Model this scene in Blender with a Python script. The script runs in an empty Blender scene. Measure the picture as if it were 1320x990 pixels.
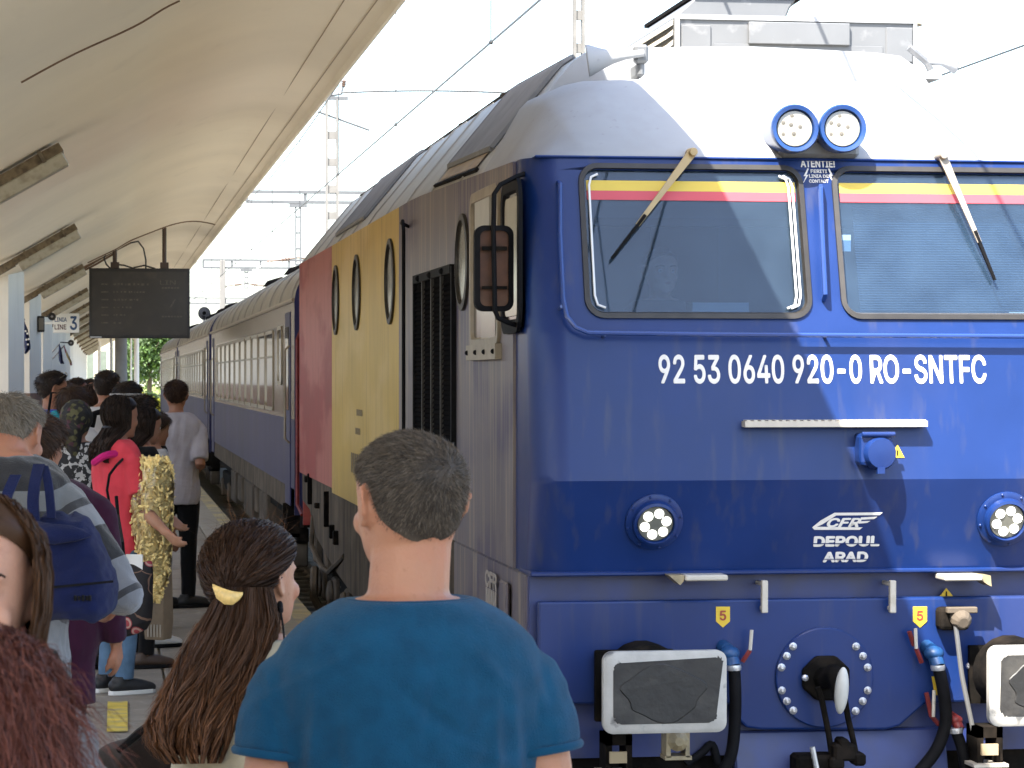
import bpy, bmesh, math, random
import numpy as np
from mathutils import Vector, Matrix, Euler, Quaternion, geometry

random.seed(7); rng = np.random.default_rng(7)
SC = bpy.context.scene
COL = SC.collection
PI = math.pi

# ---------------------------------------------------------------- camera, sky, sun, exposure
FPX = 3500.0
PSI = math.atan(525 / FPX)
PIT = -math.atan(10 / FPX)
CAMZ = 1.82
cam_d = bpy.data.cameras.new("camera")
cam = bpy.data.objects.new("camera", cam_d); COL.objects.link(cam)
cam.location = (0, 0, CAMZ)
cam.rotation_euler = (PI / 2 + PIT, 0, -PSI)
cam_d.sensor_width = 36; cam_d.lens = 36 * FPX / 1320
cam_d.clip_start = 0.2; cam_d.clip_end = 4000
cam_d.dof.use_dof = True; cam_d.dof.focus_distance = 11.0; cam_d.dof.aperture_fstop = 26
SC.camera = cam

SUN_D = Vector((0.50, 0.70, -1.14)).normalized()
world = bpy.data.worlds.new("World"); SC.world = world; world.use_nodes = True
wn = world.node_tree.nodes; wl = world.node_tree.links
sky = wn.new("ShaderNodeTexSky"); sky.sky_type = 'NISHITA'; sky.sun_disc = False
sky.sun_elevation = math.asin(-SUN_D.z); sky.sun_rotation = math.atan2(-SUN_D.x, -SUN_D.y)
sky.air_density = 1.0; sky.dust_density = 2.0; sky.ozone_density = 1.0
bg = wn["Background"]; wl.new(sky.outputs[0], bg.inputs[0]); bg.inputs[1].default_value = 0.10
sun_l = bpy.data.lights.new("sun", 'SUN'); sun_l.energy = 2.9; sun_l.angle = math.radians(0.5); sun_l.color = (1, .95, .87)
sun = bpy.data.objects.new("sun", sun_l); COL.objects.link(sun)
sun.rotation_euler = SUN_D.to_track_quat('-Z', 'Y').to_euler(); sun.location = (-20, -20, 40)

SC.view_settings.view_transform = 'Standard'; SC.view_settings.look = 'None'
SC.view_settings.exposure = 2.75; SC.view_settings.gamma = 1.0
SC.render.engine = 'CYCLES'
SC.cycles.use_denoising = True
SC.cycles.max_bounces = 8; SC.cycles.diffuse_bounces = 5; SC.cycles.transparent_max_bounces = 12
SC.cycles.caustics_reflective = False; SC.cycles.caustics_refractive = False
SC.cycles.sample_clamp_indirect = 6

# ---------------------------------------------------------------- pixel -> place helpers (photo pixels, 1320 x 990)
FW = np.array([math.sin(PSI) * math.cos(PIT), math.cos(PSI) * math.cos(PIT), math.sin(PIT)])
RT = np.array([math.cos(PSI), -math.sin(PSI), 0.0])
UP = np.cross(RT, FW)
C0 = np.array([0, 0, CAMZ])
def ray(px, py): return FW + RT * (px - 660) / FPX + UP * (495 - py) / FPX
def on_y(px, py, y): d = ray(px, py); return d * (y / d[1]) + C0
def on_x(px, py, x): d = ray(px, py); return d * (x / d[0]) + C0
def on_d(px, py, zc): return ray(px, py) * zc + C0            # at depth zc
def ground(px, zc): p = on_d(px, 485, zc); return (float(p[0]), float(p[1]), 0.0)

# ---------------------------------------------------------------- materials
MATS = {}
def pm(name, base, rough=.6, metal=0., var=.12, vs=4., vstretch=(1, 1, 1), bump=0., bs=60., bstretch=(1, 1, 1), dirt=None, coat=0., spec=.5,
       sheen=0., rnd=0., emit=None, sss=0., dirt2=None, rvar=0.):
    if name in MATS: return MATS[name]
    m = bpy.data.materials.new(name); m.use_nodes = True; MATS[name] = m
    nt = m.node_tree; N = nt.nodes; L = nt.links
    b = N["Principled BSDF"]
    b.inputs["Roughness"].default_value = rough; b.inputs["Metallic"].default_value = metal
    b.inputs["Specular IOR Level"].default_value = spec
    b.inputs["Coat Weight"].default_value = coat; b.inputs["Coat Roughness"].default_value = .12
    b.inputs["Sheen Weight"].default_value = sheen
    if sss: b.inputs["Subsurface Weight"].default_value = sss; b.inputs["Subsurface Radius"].default_value = (.012, .005, .003)
    tc = N.new("ShaderNodeTexCoord")
    def mapped(st):
        mp = N.new("ShaderNodeMapping"); mp.inputs["Scale"].default_value = st; L.new(tc.outputs["Object"], mp.inputs[0]); return mp
    def noise(scale, st, detail=4):
        n = N.new("ShaderNodeTexNoise"); n.inputs["Scale"].default_value = scale; n.inputs["Detail"].default_value = detail
        L.new(mapped(st).outputs[0], n.inputs["Vector"]); return n
    def mix(fac, a, c):
        mx = N.new("ShaderNodeMix"); mx.data_type = 'RGBA'
        for i, v in ((0, fac), (6, a), (7, c)):
            if hasattr(v, "is_output"): L.new(v, mx.inputs[i])
            elif i == 0: mx.inputs[0].default_value = v
            else: mx.inputs[i].default_value = (*v, 1)
        return mx.outputs[2]
    lo = tuple(max(0, c * (1 - var)) for c in base); hi = tuple(min(1, c * (1 + var)) for c in base)
    n1 = noise(vs, vstretch)
    mr = N.new("ShaderNodeMapRange"); mr.inputs[1].default_value = .3; mr.inputs[2].default_value = .7; L.new(n1.outputs[0], mr.inputs[0])
    col = mix(mr.outputs[0], lo, hi)
    if rnd:
        oi = N.new("ShaderNodeObjectInfo"); mm = N.new("ShaderNodeMapRange"); mm.inputs[3].default_value = 1 - rnd; mm.inputs[4].default_value = 1 + rnd
        L.new(oi.outputs["Random"], mm.inputs[0]); hs = N.new("ShaderNodeHueSaturation"); L.new(mm.outputs[0], hs.inputs["Value"]); L.new(col, hs.inputs["Color"]); col = hs.outputs[0]
    for dd in (dirt, dirt2):
        if dd:
            dcol, amt, scale, st, lo_, hi_ = dd
            n2 = noise(scale, st, 6); m2 = N.new("ShaderNodeMapRange"); m2.inputs[1].default_value = lo_; m2.inputs[2].default_value = hi_; m2.inputs[4].default_value = amt
            L.new(n2.outputs[0], m2.inputs[0]); col = mix(m2.outputs[0], col, dcol)
    L.new(col, b.inputs["Base Color"])
    if rvar:
        m3 = N.new("ShaderNodeMapRange"); m3.inputs[3].default_value = max(.02, rough - rvar); m3.inputs[4].default_value = rough + rvar
        L.new(n1.outputs[0], m3.inputs[0]); L.new(m3.outputs[0], b.inputs["Roughness"])
    if bump:
        n3 = noise(bs, bstretch, 3); bp = N.new("ShaderNodeBump"); bp.inputs["Strength"].default_value = bump; bp.inputs["Distance"].default_value = .01
        L.new(n3.outputs[0], bp.inputs["Height"]); L.new(bp.outputs[0], b.inputs["Normal"])
    if emit: b.inputs["Emission Color"].default_value = (*emit[0], 1); b.inputs["Emission Strength"].default_value = emit[1]
    return m

def glass(name, tint, film, film_amt, rough=.02):
    """dusty glass: clear tinted body, thin dust film, mirror reflection by fresnel"""
    if name in MATS: return MATS[name]
    m = bpy.data.materials.new(name); m.use_nodes = True; MATS[name] = m
    N = m.node_tree.nodes; L = m.node_tree.links
    N.remove(N["Principled BSDF"]); out = N["Material Output"]
    tr = N.new("ShaderNodeBsdfTransparent"); tr.inputs[0].default_value = (*tint, 1)
    di = N.new("ShaderNodeBsdfDiffuse"); di.inputs[0].default_value = (*film, 1)
    gl = N.new("ShaderNodeBsdfGlossy"); gl.inputs["Roughness"].default_value = rough
    fr = N.new("ShaderNodeFresnel"); fr.inputs[0].default_value = 1.5
    tc = N.new("ShaderNodeTexCoord"); nz = N.new("ShaderNodeTexNoise"); nz.inputs["Scale"].default_value = 5; nz.inputs["Detail"].default_value = 6
    L.new(tc.outputs["Object"], nz.inputs["Vector"])
    mr = N.new("ShaderNodeMapRange"); mr.inputs[1].default_value = .3; mr.inputs[2].default_value = .75; mr.inputs[3].default_value = film_amt * .7; mr.inputs[4].default_value = film_amt * 1.3
    L.new(nz.outputs[0], mr.inputs[0])
    a = N.new("ShaderNodeMixShader"); L.new(mr.outputs[0], a.inputs[0]); L.new(tr.outputs[0], a.inputs[1]); L.new(di.outputs[0], a.inputs[2])
    c = N.new("ShaderNodeMixShader"); L.new(fr.outputs[0], c.inputs[0]); L.new(a.outputs[0], c.inputs[1]); L.new(gl.outputs[0], c.inputs[2])
    L.new(c.outputs[0], out.inputs[0]); return m

def attr_mat(name, stops, attr="tone", rough=.55, spec=.4, sheen=0., const=False, bump=0., bs=80., noise=.0):
    """colour runs along a vertex attribute that was laid down with the shape (bands knitted in a sweater, tone of a hair strand)"""
    if name in MATS: return MATS[name]
    m = bpy.data.materials.new(name); m.use_nodes = True; MATS[name] = m
    N = m.node_tree.nodes; L = m.node_tree.links; b = N["Principled BSDF"]
    b.inputs["Roughness"].default_value = rough; b.inputs["Specular IOR Level"].default_value = spec; b.inputs["Sheen Weight"].default_value = sheen
    at = N.new("ShaderNodeAttribute"); at.attribute_name = attr
    cr = N.new("ShaderNodeValToRGB"); cr.color_ramp.interpolation = 'CONSTANT' if const else 'LINEAR'
    e = cr.color_ramp.elements
    while len(e) < len(stops): e.new(.5)
    for el, (p, c) in zip(e, stops): el.position = p; el.color = (*c, 1)
    L.new(at.outputs["Fac"], cr.inputs[0]); L.new(cr.outputs[0], b.inputs["Base Color"])
    if bump:
        tc = N.new("ShaderNodeTexCoord"); n3 = N.new("ShaderNodeTexNoise"); n3.inputs["Scale"].default_value = bs
        L.new(tc.outputs["Object"], n3.inputs["Vector"]); bp = N.new("ShaderNodeBump"); bp.inputs["Strength"].default_value = bump; bp.inputs["Distance"].default_value = .01
        L.new(n3.outputs[0], bp.inputs["Height"]); L.new(bp.outputs[0], b.inputs["Normal"])
    return m

def pattern_mat(name, cols, scale, rough=.8, feature='F1', randomness=1., warp=0.):
    """printed cloth: cells of several colours"""
    if name in MATS: return MATS[name]
    m = bpy.data.materials.new(name); m.use_nodes = True; MATS[name] = m
    N = m.node_tree.nodes; L = m.node_tree.links; b = N["Principled BSDF"]; b.inputs["Roughness"].default_value = rough
    tc = N.new("ShaderNodeTexCoord"); v = N.new("ShaderNodeTexVoronoi"); v.inputs["Scale"].default_value = scale; v.inputs["Randomness"].default_value = randomness
    nz = N.new("ShaderNodeTexNoise"); nz.inputs["Scale"].default_value = scale * .7; L.new(tc.outputs["Object"], nz.inputs["Vector"])
    ad = N.new("ShaderNodeMix"); ad.data_type = 'VECTOR'; ad.inputs[0].default_value = warp
    L.new(tc.outputs["Object"], ad.inputs[4]); L.new(nz.outputs["Color"], ad.inputs[5])
    L.new(ad.outputs[1] if warp else tc.outputs["Object"], v.inputs["Vector"])
    cr = N.new("ShaderNodeValToRGB"); cr.color_ramp.interpolation = 'CONSTANT'; e = cr.color_ramp.elements
    while len(e) < len(cols): e.new(.5)
    if feature == 'cell':
        sp = N.new("ShaderNodeSeparateColor"); L.new(v.outputs["Color"], sp.inputs[0]); src = sp.outputs[0]
    else: src = v.outputs["Distance"]
    for el, (p, c) in zip(e, cols): el.position = p; el.color = (*c, 1)
    L.new(src, cr.inputs[0]); L.new(cr.outputs[0], b.inputs["Base Color"]); return m

# ---------------------------------------------------------------- mesh building
class MB:
    def __init__(s): s.v = []; s.f = []; s.mi = []
    def add(s, vs, fs, mi=0):
        o = len(s.v); s.v.extend([tuple(map(float, p)) for p in vs]); s.f.extend([tuple(i + o for i in f) for f in fs]); s.mi.extend([mi] * len(fs)); return s
    def box(s, x0, x1, y0, y1, z0, z1, mi=0):
        return s.add([(x0, y0, z0), (x1, y0, z0), (x1, y1, z0), (x0, y1, z0), (x0, y0, z1), (x1, y0, z1), (x1, y1, z1), (x0, y1, z1)],
                     [(0, 3, 2, 1), (4, 5, 6, 7), (0, 1, 5, 4), (1, 2, 6, 5), (2, 3, 7, 6), (3, 0, 4, 7)], mi)
    def cbox(s, c, sz, mi=0): return s.box(c[0] - sz[0] / 2, c[0] + sz[0] / 2, c[1] - sz[1] / 2, c[1] + sz[1] / 2, c[2] - sz[2] / 2, c[2] + sz[2] / 2, mi)
    def prism(s, poly, axis, a, b, mi=0):
        """poly: 2D outline in the other two axes (order x,y,z without axis) pushed along axis from a to b"""
        n = len(poly); vs = []
        for t in (a, b):
            for (p, q) in poly:
                vs.append((t, p, q) if axis == 'x' else (p, t, q) if axis == 'y' else (p, q, t))
        fs = [tuple(range(n))[::-1], tuple(range(n, 2 * n))] + [(i, (i + 1) % n, n + (i + 1) % n, n + i) for i in range(n)]
        return s.add(vs, fs, mi)
    def tube(s, pts, r, seg=8, mi=0, cap=True, round_ends=False):
        pts = [Vector(p) for p in pts]; n = len(pts); rs = list(r) if hasattr(r, '__len__') else [r] * n
        if round_ends:
            d0 = (pts[0] - pts[1]).normalized(); d1 = (pts[-1] - pts[-2]).normalized(); a, b_ = rs[0], rs[-1]
            pts = [pts[0] + d0 * a * .98, pts[0] + d0 * a * .7] + pts + [pts[-1] + d1 * b_ * .7, pts[-1] + d1 * b_ * .98]
            rs = [a * .15, a * .7] + rs + [b_ * .7, b_ * .15]; n += 4
        vs = []; ref = None
        for i, p in enumerate(pts):
            t = (pts[min(i + 1, n - 1)] - pts[max(i - 1, 0)]).normalized()
            if ref is None: ref = Vector((0, 0, 1)) if abs(t.z) < .9 else Vector((1, 0, 0))
            u = t.cross(ref)
            if u.length < 1e-4: u = t.orthogonal()
            u.normalize(); w = t.cross(u).normalized(); ref = -t.cross(u).normalized() if False else u.cross(t)
            for k in range(seg):
                a = 2 * PI * k / seg; vs.append(p + (u * math.cos(a) + w * math.sin(a)) * rs[i])
        fs = [(i * seg + k, i * seg + (k + 1) % seg, (i + 1) * seg + (k + 1) % seg, (i + 1) * seg + k) for i in range(n - 1) for k in range(seg)]
        if cap: fs += [tuple(range(seg))[::-1], tuple(range((n - 1) * seg, n * seg))]
        return s.add(vs, fs, mi)
    def lathe(s, c, axis, prof, seg=20, mi=0):
        """prof: (radius, distance along axis) list"""
        ax = Vector(axis).normalized(); u = ax.orthogonal().normalized(); w = ax.cross(u); vs = []; c = Vector(c); n = len(prof)
        for r, d in prof:
            for k in range(seg):
                a = 2 * PI * k / seg; vs.append(c + ax * d + (u * math.cos(a) + w * math.sin(a)) * max(r, 1e-4))
        fs = [(i * seg + k, i * seg + (k + 1) % seg, (i + 1) * seg + (k + 1) % seg, (i + 1) * seg + k) for i in range(n - 1) for k in range(seg)]
        fs += [tuple(range(seg))[::-1], tuple(range((n - 1) * seg, n * seg))]
        return s.add(vs, fs, mi)
    def ball(s, c, r, seg=14, rings=9, rot=None, mi=0):
        r = (r, r, r) if not hasattr(r, '__len__') else r; vs = []; c = Vector(c); R = rot.to_matrix() if rot else Matrix.Identity(3)
        for i in range(rings + 1):
            t = PI * i / rings; q = max(math.sin(t), .02)
            for k in range(seg):
                a = 2 * PI * k / seg; vs.append(c + R @ Vector((r[0] * q * math.cos(a), r[1] * q * math.sin(a), r[2] * math.cos(t))))
        fs = [(i * seg + k, (i + 1) * seg + k, (i + 1) * seg + (k + 1) % seg, i * seg + (k + 1) % seg) for i in range(rings) for k in range(seg)]
        fs += [tuple(range(seg)), tuple(range(rings * seg, (rings + 1) * seg))[::-1]]
        return s.add(vs, fs, mi)
    def rings(s, rows, closed=True, cap=True, mi=0):
        """rows: equal-length lists of points, lofted"""
        n = len(rows[0]); vs = [p for r in rows for p in r]; m = n if closed else n - 1
        fs = [(i * n + k, i * n + (k + 1) % n, (i + 1) * n + (k + 1) % n, (i + 1) * n + k) for i in range(len(rows) - 1) for k in range(m)]
        if cap and closed: fs += [tuple(range(n))[::-1], tuple(range((len(rows) - 1) * n, len(rows) * n))]
        return s.add(vs, fs, mi)
    def mesh(s, name):
        me = bpy.data.meshes.new(name); me.from_pydata(s.v, [], s.f); me.update(); return me

def root_matrix(o):
    while o.parent is not None: o = o.parent
    return Matrix.Translation(o.location) @ o.rotation_euler.to_matrix().to_4x4()

def obj(name, src, mats, parent=None, smooth=False, bevel=0., world=True, bseg=1, fix=True):
    me = src.mesh(name) if isinstance(src, MB) else src
    o = bpy.data.objects.new(name, me); COL.objects.link(o)
    if fix and isinstance(src, MB):
        bm = bmesh.new(); bm.from_mesh(me); bmesh.ops.recalc_face_normals(bm, faces=bm.faces)
        bm.to_mesh(me); bm.free()
    if isinstance(src, MB) and len(src.mi) == len(me.polygons): me.polygons.foreach_set("material_index", src.mi)
    for m in (mats if isinstance(mats, (list, tuple)) else [mats]): me.materials.append(m)
    if smooth:
        me.polygons.foreach_set("use_smooth", [True] * len(me.polygons))
        try: me.set_sharp_from_angle(angle=math.radians(smooth if smooth is not True else 40))
        except Exception: pass
    if parent is not None:
        if world: me.transform(root_matrix(parent).inverted())
        o.parent = parent
    if bevel:
        b = o.modifiers.new("bevel", 'BEVEL'); b.width = bevel; b.segments = bseg; b.limit_method = 'ANGLE'; b.angle_limit = math.radians(35)
        b.harden_normals = False
    return o

def tag(o, label=None, cat=None, group=None, kind=None):
    if label: o['label'] = label
    if cat: o['category'] = cat
    if group: o['group'] = group
    if kind: o['kind'] = kind
    return o
def thing(name, label, cat, loc=(0, 0, 0), rotz=0., group=None):
    o = bpy.data.objects.new(name, None); COL.objects.link(o); o.location = loc; o.rotation_euler = (0, 0, rotz); o.empty_display_size = .1
    return tag(o, label, cat, group)
def dup(o, parent=None, loc=None, rotz=None):
    c = o.copy(); COL.objects.link(c)
    if parent is not None: c.parent = parent
    if loc is not None: c.location = loc
    if rotz is not None: c.rotation_euler = (0, 0, rotz)
    for ch in list(o.children): dup(ch, c)
    return c
def struct(name, mb, m, bevel=0., smooth=False): return tag(obj(name, mb, m, bevel=bevel, smooth=smooth), kind='structure')

try:
    FONT = bpy.data.fonts.load(bpy.utils.system_resource('DATAFILES', path="fonts") + "/Inter.woff2")   # the plain sans that ships with Blender
except Exception:
    FONT = None
def text_mesh(s, w, h, depth=.004, bold=.0, shear=0., align='center', spacing=1.0):
    """flat raised lettering in the local x-z plane (reads from -y), centred, w x h"""
    cu = bpy.data.curves.new("t", 'FONT'); cu.body = s; cu.size = 1; cu.font = FONT or cu.font; cu.extrude = .5; cu.offset = 0 if FONT else bold; cu.shear = shear; cu.resolution_u = 3
    cu.space_character = spacing; cu.space_line = .85
    cu.align_x = {'center': 'CENTER', 'left': 'LEFT'}[align]
    o = bpy.data.objects.new("t", cu); COL.objects.link(o)
    cu.extrude = 0; cu.fill_mode = 'NONE'
    dg = bpy.context.evaluated_depsgraph_get(); dg.update(); wm = bpy.data.meshes.new_from_object(o.evaluated_get(dg)); bpy.data.objects.remove(o)
    # outlines -> each outer contour filled with the holes that lie in it
    nb = {}
    for e in wm.edges: nb.setdefault(e.vertices[0], []).append(e.vertices[1]); nb.setdefault(e.vertices[1], []).append(e.vertices[0])
    seen, loops = set(), []
    ordered = sorted(nb)
    for v0 in ordered:
        if v0 in seen: continue
        lp, v, prev = [], v0, None
        while v not in seen:
            seen.add(v); lp.append(v); nx = [x for x in nb[v] if x != prev and x not in seen]
            if prev is None and v + 1 in nb[v]: nx = [v + 1]
            prev = v
            if not nx: break
            v = nx[0]
        loops.append([tuple(wm.vertices[i].co[:2]) for i in lp])
    bpy.data.meshes.remove(wm)
    def sarea(p): return sum(p[i - 1][0] * p[i][1] - p[i][0] * p[i - 1][1] for i in range(len(p))) / 2
    def inside(pt, p):
        x, y = pt; r = False
        for i in range(len(p)):
            (x1, y1), (x2, y2) = p[i - 1], p[i]
            if (y1 > y) != (y2 > y) and x < (x2 - x1) * (y - y1) / (y2 - y1) + x1: r = not r
        return r
    loops = [l for l in loops if len(l) > 2]; sg = 1 if sarea(max(loops, key=lambda l: abs(sarea(l)))) > 0 else -1
    outs = [l for l in loops if sarea(l) * sg > 0]; holes = [l for l in loops if sarea(l) * sg <= 0]; fill = MB()
    for io, ol in enumerate(outs):
        hs = [h for h in holes if inside(h[0], ol) and inside(h[len(h) // 2], ol)]
        hs = [h for h in hs if not any(o2 is not ol and inside(h[0], o2) and abs(sarea(o2)) < abs(sarea(ol)) for o2 in outs)]
        polys = [ol] + hs; flat = [p for l in polys for p in l]
        tris = geometry.tessellate_polygon([[Vector((x, y, 0)) for x, y in l] for l in polys])
        dz = -.03 * (io % 2)
        for k, (ax, by) in enumerate(((0, 0), (1, 0), (-1, 0), (0, 1), (0, -1), (.7, .7), (-.7, .7), (.7, -.7), (-.7, -.7)) if bold else ((0, 0),)):
            fill.add([(x + ax * bold, y + by * bold, .5 + dz - k * .06) for x, y in flat], [tuple(t) for t in tris])
            base = 0
            for l in polys:
                m_ = len(l); fill.add([(x + ax * bold, y + by * bold, .5 + dz - k * .06) for x, y in l] + [(x + ax * bold, y + by * bold, -.5) for x, y in l], [(i, (i + 1) % m_, m_ + (i + 1) % m_, m_ + i) for i in range(m_)])
    me = fill.mesh("t")
    n = len(me.vertices); co = np.empty(n * 3); me.vertices.foreach_get("co", co); co = co.reshape(-1, 3)
    lo, hi = co.min(0), co.max(0); d = hi - lo
    out = np.empty_like(co); out[:, 0] = ((co[:, 0] - (lo[0] + hi[0]) / 2) / d[0]) * w
    out[:, 2] = ((co[:, 1] - (lo[1] + hi[1]) / 2) / d[1]) * h; out[:, 1] = -(co[:, 2] / max(d[2], 1e-6)) * depth
    me.vertices.foreach_set("co", out.ravel()); me.update(); return me
def place_mesh(me, loc, rx=0., rz=0.):
    me.transform(Matrix.Translation(Vector(loc)) @ Matrix.Rotation(rz, 4, 'Z') @ Matrix.Rotation(rx, 4, 'X')); return me

def snoise(p, s=1.0, seed=0):
    """smooth pseudo noise, numpy points (n,3) -> (n,)"""
    r = np.random.default_rng(seed); out = np.zeros(len(p))
    for k in range(6):
        d = r.normal(size=3) * s * (1 + k * .45); out += np.sin(p @ d + r.uniform(0, 6.28)) / (1 + k * .5)
    return out / 3.0

def rrect(w, h, r, n=6):
    """rounded rectangle outline centred on 0"""
    pts = []
    for cx, cy, a0 in ((w / 2 - r, h / 2 - r, 0), (-w / 2 + r, h / 2 - r, PI / 2), (-w / 2 + r, -h / 2 + r, PI), (w / 2 - r, -h / 2 + r, 1.5 * PI)):
        for k in range(n + 1): a = a0 + PI / 2 * k / n; pts.append((cx + r * math.cos(a), cy + r * math.sin(a)))
    return pts
# ================================================================ SETTING
XE = 1.58            # platform edge
XC, YF, RZ = 3.41, 12.5, -0.66   # train centre line, loco front, rail top
XS = 1.985           # train side

M_conc = pm("concrete_slab", (.235, .21, .17), .85, var=.16, vs=3, bump=.35, bs=45, rnd=.10, dirt=((.10, .09, .075), .6, 2.2, (1, 1, 1), .5, .75), dirt2=((.42, .39, .33), .4, 14, (1, 1, 1), .58, .7))
M_cope = pm("coping_concrete", (.32, .295, .245), .85, var=.15, vs=3, bump=.35, bs=45, rnd=.08, dirt=((.13, .115, .09), .55, 3, (1, 1, 1), .5, .72))
M_base = pm("platform_base", (.13, .12, .10), .9, bump=.3)
M_asph = pm("ground_soil", (.22, .20, .15), .95, var=.3, vs=.4, bump=.5, bs=8)
M_ball = pm("ballast", (.15, .135, .115), .95, var=.5, vs=18, bump=1.0, bs=22)
M_rail = pm("rail_steel", (.25, .2, .16), .4, metal=.8)
M_sleeper = pm("sleeper", (.22, .21, .19), .9)
M_shell = pm("canopy_plaster", (.86, .765, .605), .85, var=.07, vs=.35, bump=.12, bs=30, dirt=((.74, .63, .47), .5, .28, (1.6, .5, 1), .52, .75), dirt2=((.52, .44, .33), .18, 3.5, (1, .35, 1), .62, .8))
M_lip = pm("canopy_edge_paint", (.84, .76, .62), .8, var=.05, vs=2, dirt=((.6, .5, .38), .4, 3, (1, .2, 1), .55, .75))
M_crack = pm("joint_dark", (.16, .095, .055), .9)
M_white = pm("wall_white", (.76, .71, .62), .8, var=.04, vs=1.2, bump=.06, dirt=((.5, .46, .4), .3, 1.5, (2, 2, .6), .55, .8))
M_dado = pm("dado_brown", (.17, .085, .05), .55, var=.12, vs=3)

g = MB()
g.add([(-900, -60, -.85), (900, -60, -.85), (900, 1600, -.85), (-900, 1600, -.85)], [(0, 1, 2, 3)])
struct("ground", g, M_asph)
bb = MB(); bb.box(1.62, 12.6, -30, 420, -1.1, -.80); struct("ballast_bed", bb, M_ball)
pb = MB(); pb.box(-4.74, XE - .10, -14, 215, -.9, -.03); pb.box(-4.74, XE - .01, -14, 12.0, -.03, 0); pb.box(-4.74, XE - .01, 44.4, 215, -.03, 0); pb.box(-4.74, -1.22, 12.0, 44.4, -.03, 0)
platform = struct("platform", pb, M_base); platform.data.materials.clear(); platform.data.materials.append(M_conc)
M_bounce = pm("bounce_concrete", (.46, .43, .37), .85, var=.12, vs=2, bump=.2, bs=40, dirt=((.3, .27, .22), .5, 1.5, (1, 1, 1), .5, .75))
q = MB(); q.box(-4.735, -2.2, -13.9, 214, .002, .010); q.box(-2.2, XE - .03, -13.9, 1.9, .002, .010); struct("bounce_paving", q, M_bounce)  # pale sheets added out of view to bounce sunlight up under the canopy
# paving slabs and coping stones, one object each
def slab_proto(x, y, z, m, name):
    s = MB(); s.box(-x / 2 + .006, x / 2 - .006, -y / 2 + .006, y / 2 - .006, -z, 0); return obj(name, s, m, None, bevel=.008)
protos = {}
for i in range(27):
    y = 12.0 + .6 + i * 1.2
    for k in range(4):
        w = (1.137, .78, .78, .78)
        if k == 0: nm, x, wx, mt, key = "coping_stone", (1.137 + XE) / 2, XE - 1.137, M_cope, 'c'
        else: nm, x, wx, mt, key = "slab", 1.137 - .39 - (k - 1) * .78, .78, M_conc, 's'
        yy = y + (0 if k % 2 == 0 else .6 if i < 26 else 0)
        if key not in protos: o = protos[key] = slab_proto(wx, 1.2, .10, mt, nm); o.parent = platform
        else: o = protos[key].copy(); COL.objects.link(o)
        o.location = (x, yy, random.uniform(-.004, .002)); o.rotation_euler = (random.uniform(-.003, .003), random.uniform(-.003, .003), 0)
ye = MB(); ye.add([(1.40, 12.6, .0065), (1.56, 12.6, .0065), (1.56, 160, .0065), (1.40, 160, .0065)], [(0, 1, 2, 3)])
M_yel = pm("worn_yellow_line", (.50, .42, .22), .85, var=.2, vs=4, dirt=((.30, .275, .225), .95, 3.0, (1.5, .6, 1), .40, .62))
tag(obj("platform_edge_line", ye, M_yel), kind='structure')
p0 = ground(151, 14.4); ym = MB(); ym.add([(p0[0] - .055, p0[1] - .55, .007), (p0[0] + .05, p0[1] - .55, .007), (p0[0] + .06, p0[1] + .75, .007), (p0[0] - .05, p0[1] + .75, .007)], [(0, 1, 2, 3)])
M_yel2 = pm("yellow_paint_mark", (.62, .47, .06), .7, var=.2, vs=9, dirt=((.30, .27, .2), .8, 8, (1, 1, 1), .5, .7))
tag(obj("floor_marking", ym, M_yel2), kind='structure')

# tracks
for tc_ in (XC, 8.6):
    tr = MB()
    for s in (-.7525, .7525):
        x = tc_ + s
        tr.prism([(x - .075, -.80), (x + .075, -.80), (x + .012, -.76), (x + .036, -.70), (x + .036, -.66), (x - .036, -.66), (x - .036, -.70), (x - .012, -.76)], 'y', -30, 400)
    t = struct("railway_track", tr, M_rail)
    sl = MB()
    for k in range(240): sl.box(tc_ - 1.25, tc_ + 1.25, -10 + k * .65, -9.75 + k * .65, -.95, -.765)
    o = obj("sleeper", sl, M_sleeper, t); tag(o, kind='stuff')

# ---------------------------------------------------------------- canopy: curved shell along the platform
PROF = [(2.055, 4.455), (1.90, 4.525), (1.53, 4.585), (1.08, 4.50), (.48, 4.27), (.18, 4.10), (-.41, 3.80), (-1.19, 3.35), (-1.57, 3.22)]
def catmull(P, n=6):
    P = [Vector(p) for p in P]; out = []
    for i in range(len(P) - 1):
        a, b, c, d = P[max(i - 1, 0)], P[i], P[i + 1], P[min(i + 2, len(P) - 1)]
        for k in range(n):
            t = k / n; out.append(.5 * ((2 * b) + (c - a) * t + (2 * a - 5 * b + 4 * c - d) * t * t + (3 * b - a - 3 * c + d) * t ** 3))
    return out + [P[-1]]
PC = catmull(PROF)
XP = -1.57            # line of piers; unseen far wing added, its open side lets bounced sunlight in
BAY, YJ = 10.75, 27.2
def shell_z(x, z, y):
    u = ((y - YJ) / BAY) % 1.0; fold = abs(math.sin(PI * u)) ** .55
    amt = max(0, min(1, (1.9 - x) / 1.2)); return z + (fold - .75) * .075 * amt
canopy = thing("platform_canopy", "long curved cream plaster canopy roof over the platform", "canopy", (0, 0, 0))
cy = [-1.6 + .36 * k for k in range(int(198 / .36))]
PF = PC + [Vector((2 * XP - p.x, p.y)) for p in PC[::-1][1:]]
sh = MB(); rows = [[(p.x, y, shell_z(min(p.x, 1.9) if p.x > XP else 2 * XP - p.x, p.y, y)) for p in PF] for y in cy]
sh.rings(rows, closed=False, cap=False)
top = MB(); rows = [[(p.x, y, p.y + .16) for p in PF[::2]] for y in (cy[0], cy[-1])]; top.rings(rows, closed=False, cap=False)
obj("shell", sh, M_shell, canopy, smooth=True, fix=False); obj("roof_deck", top, M_base, canopy, smooth=True)
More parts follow.
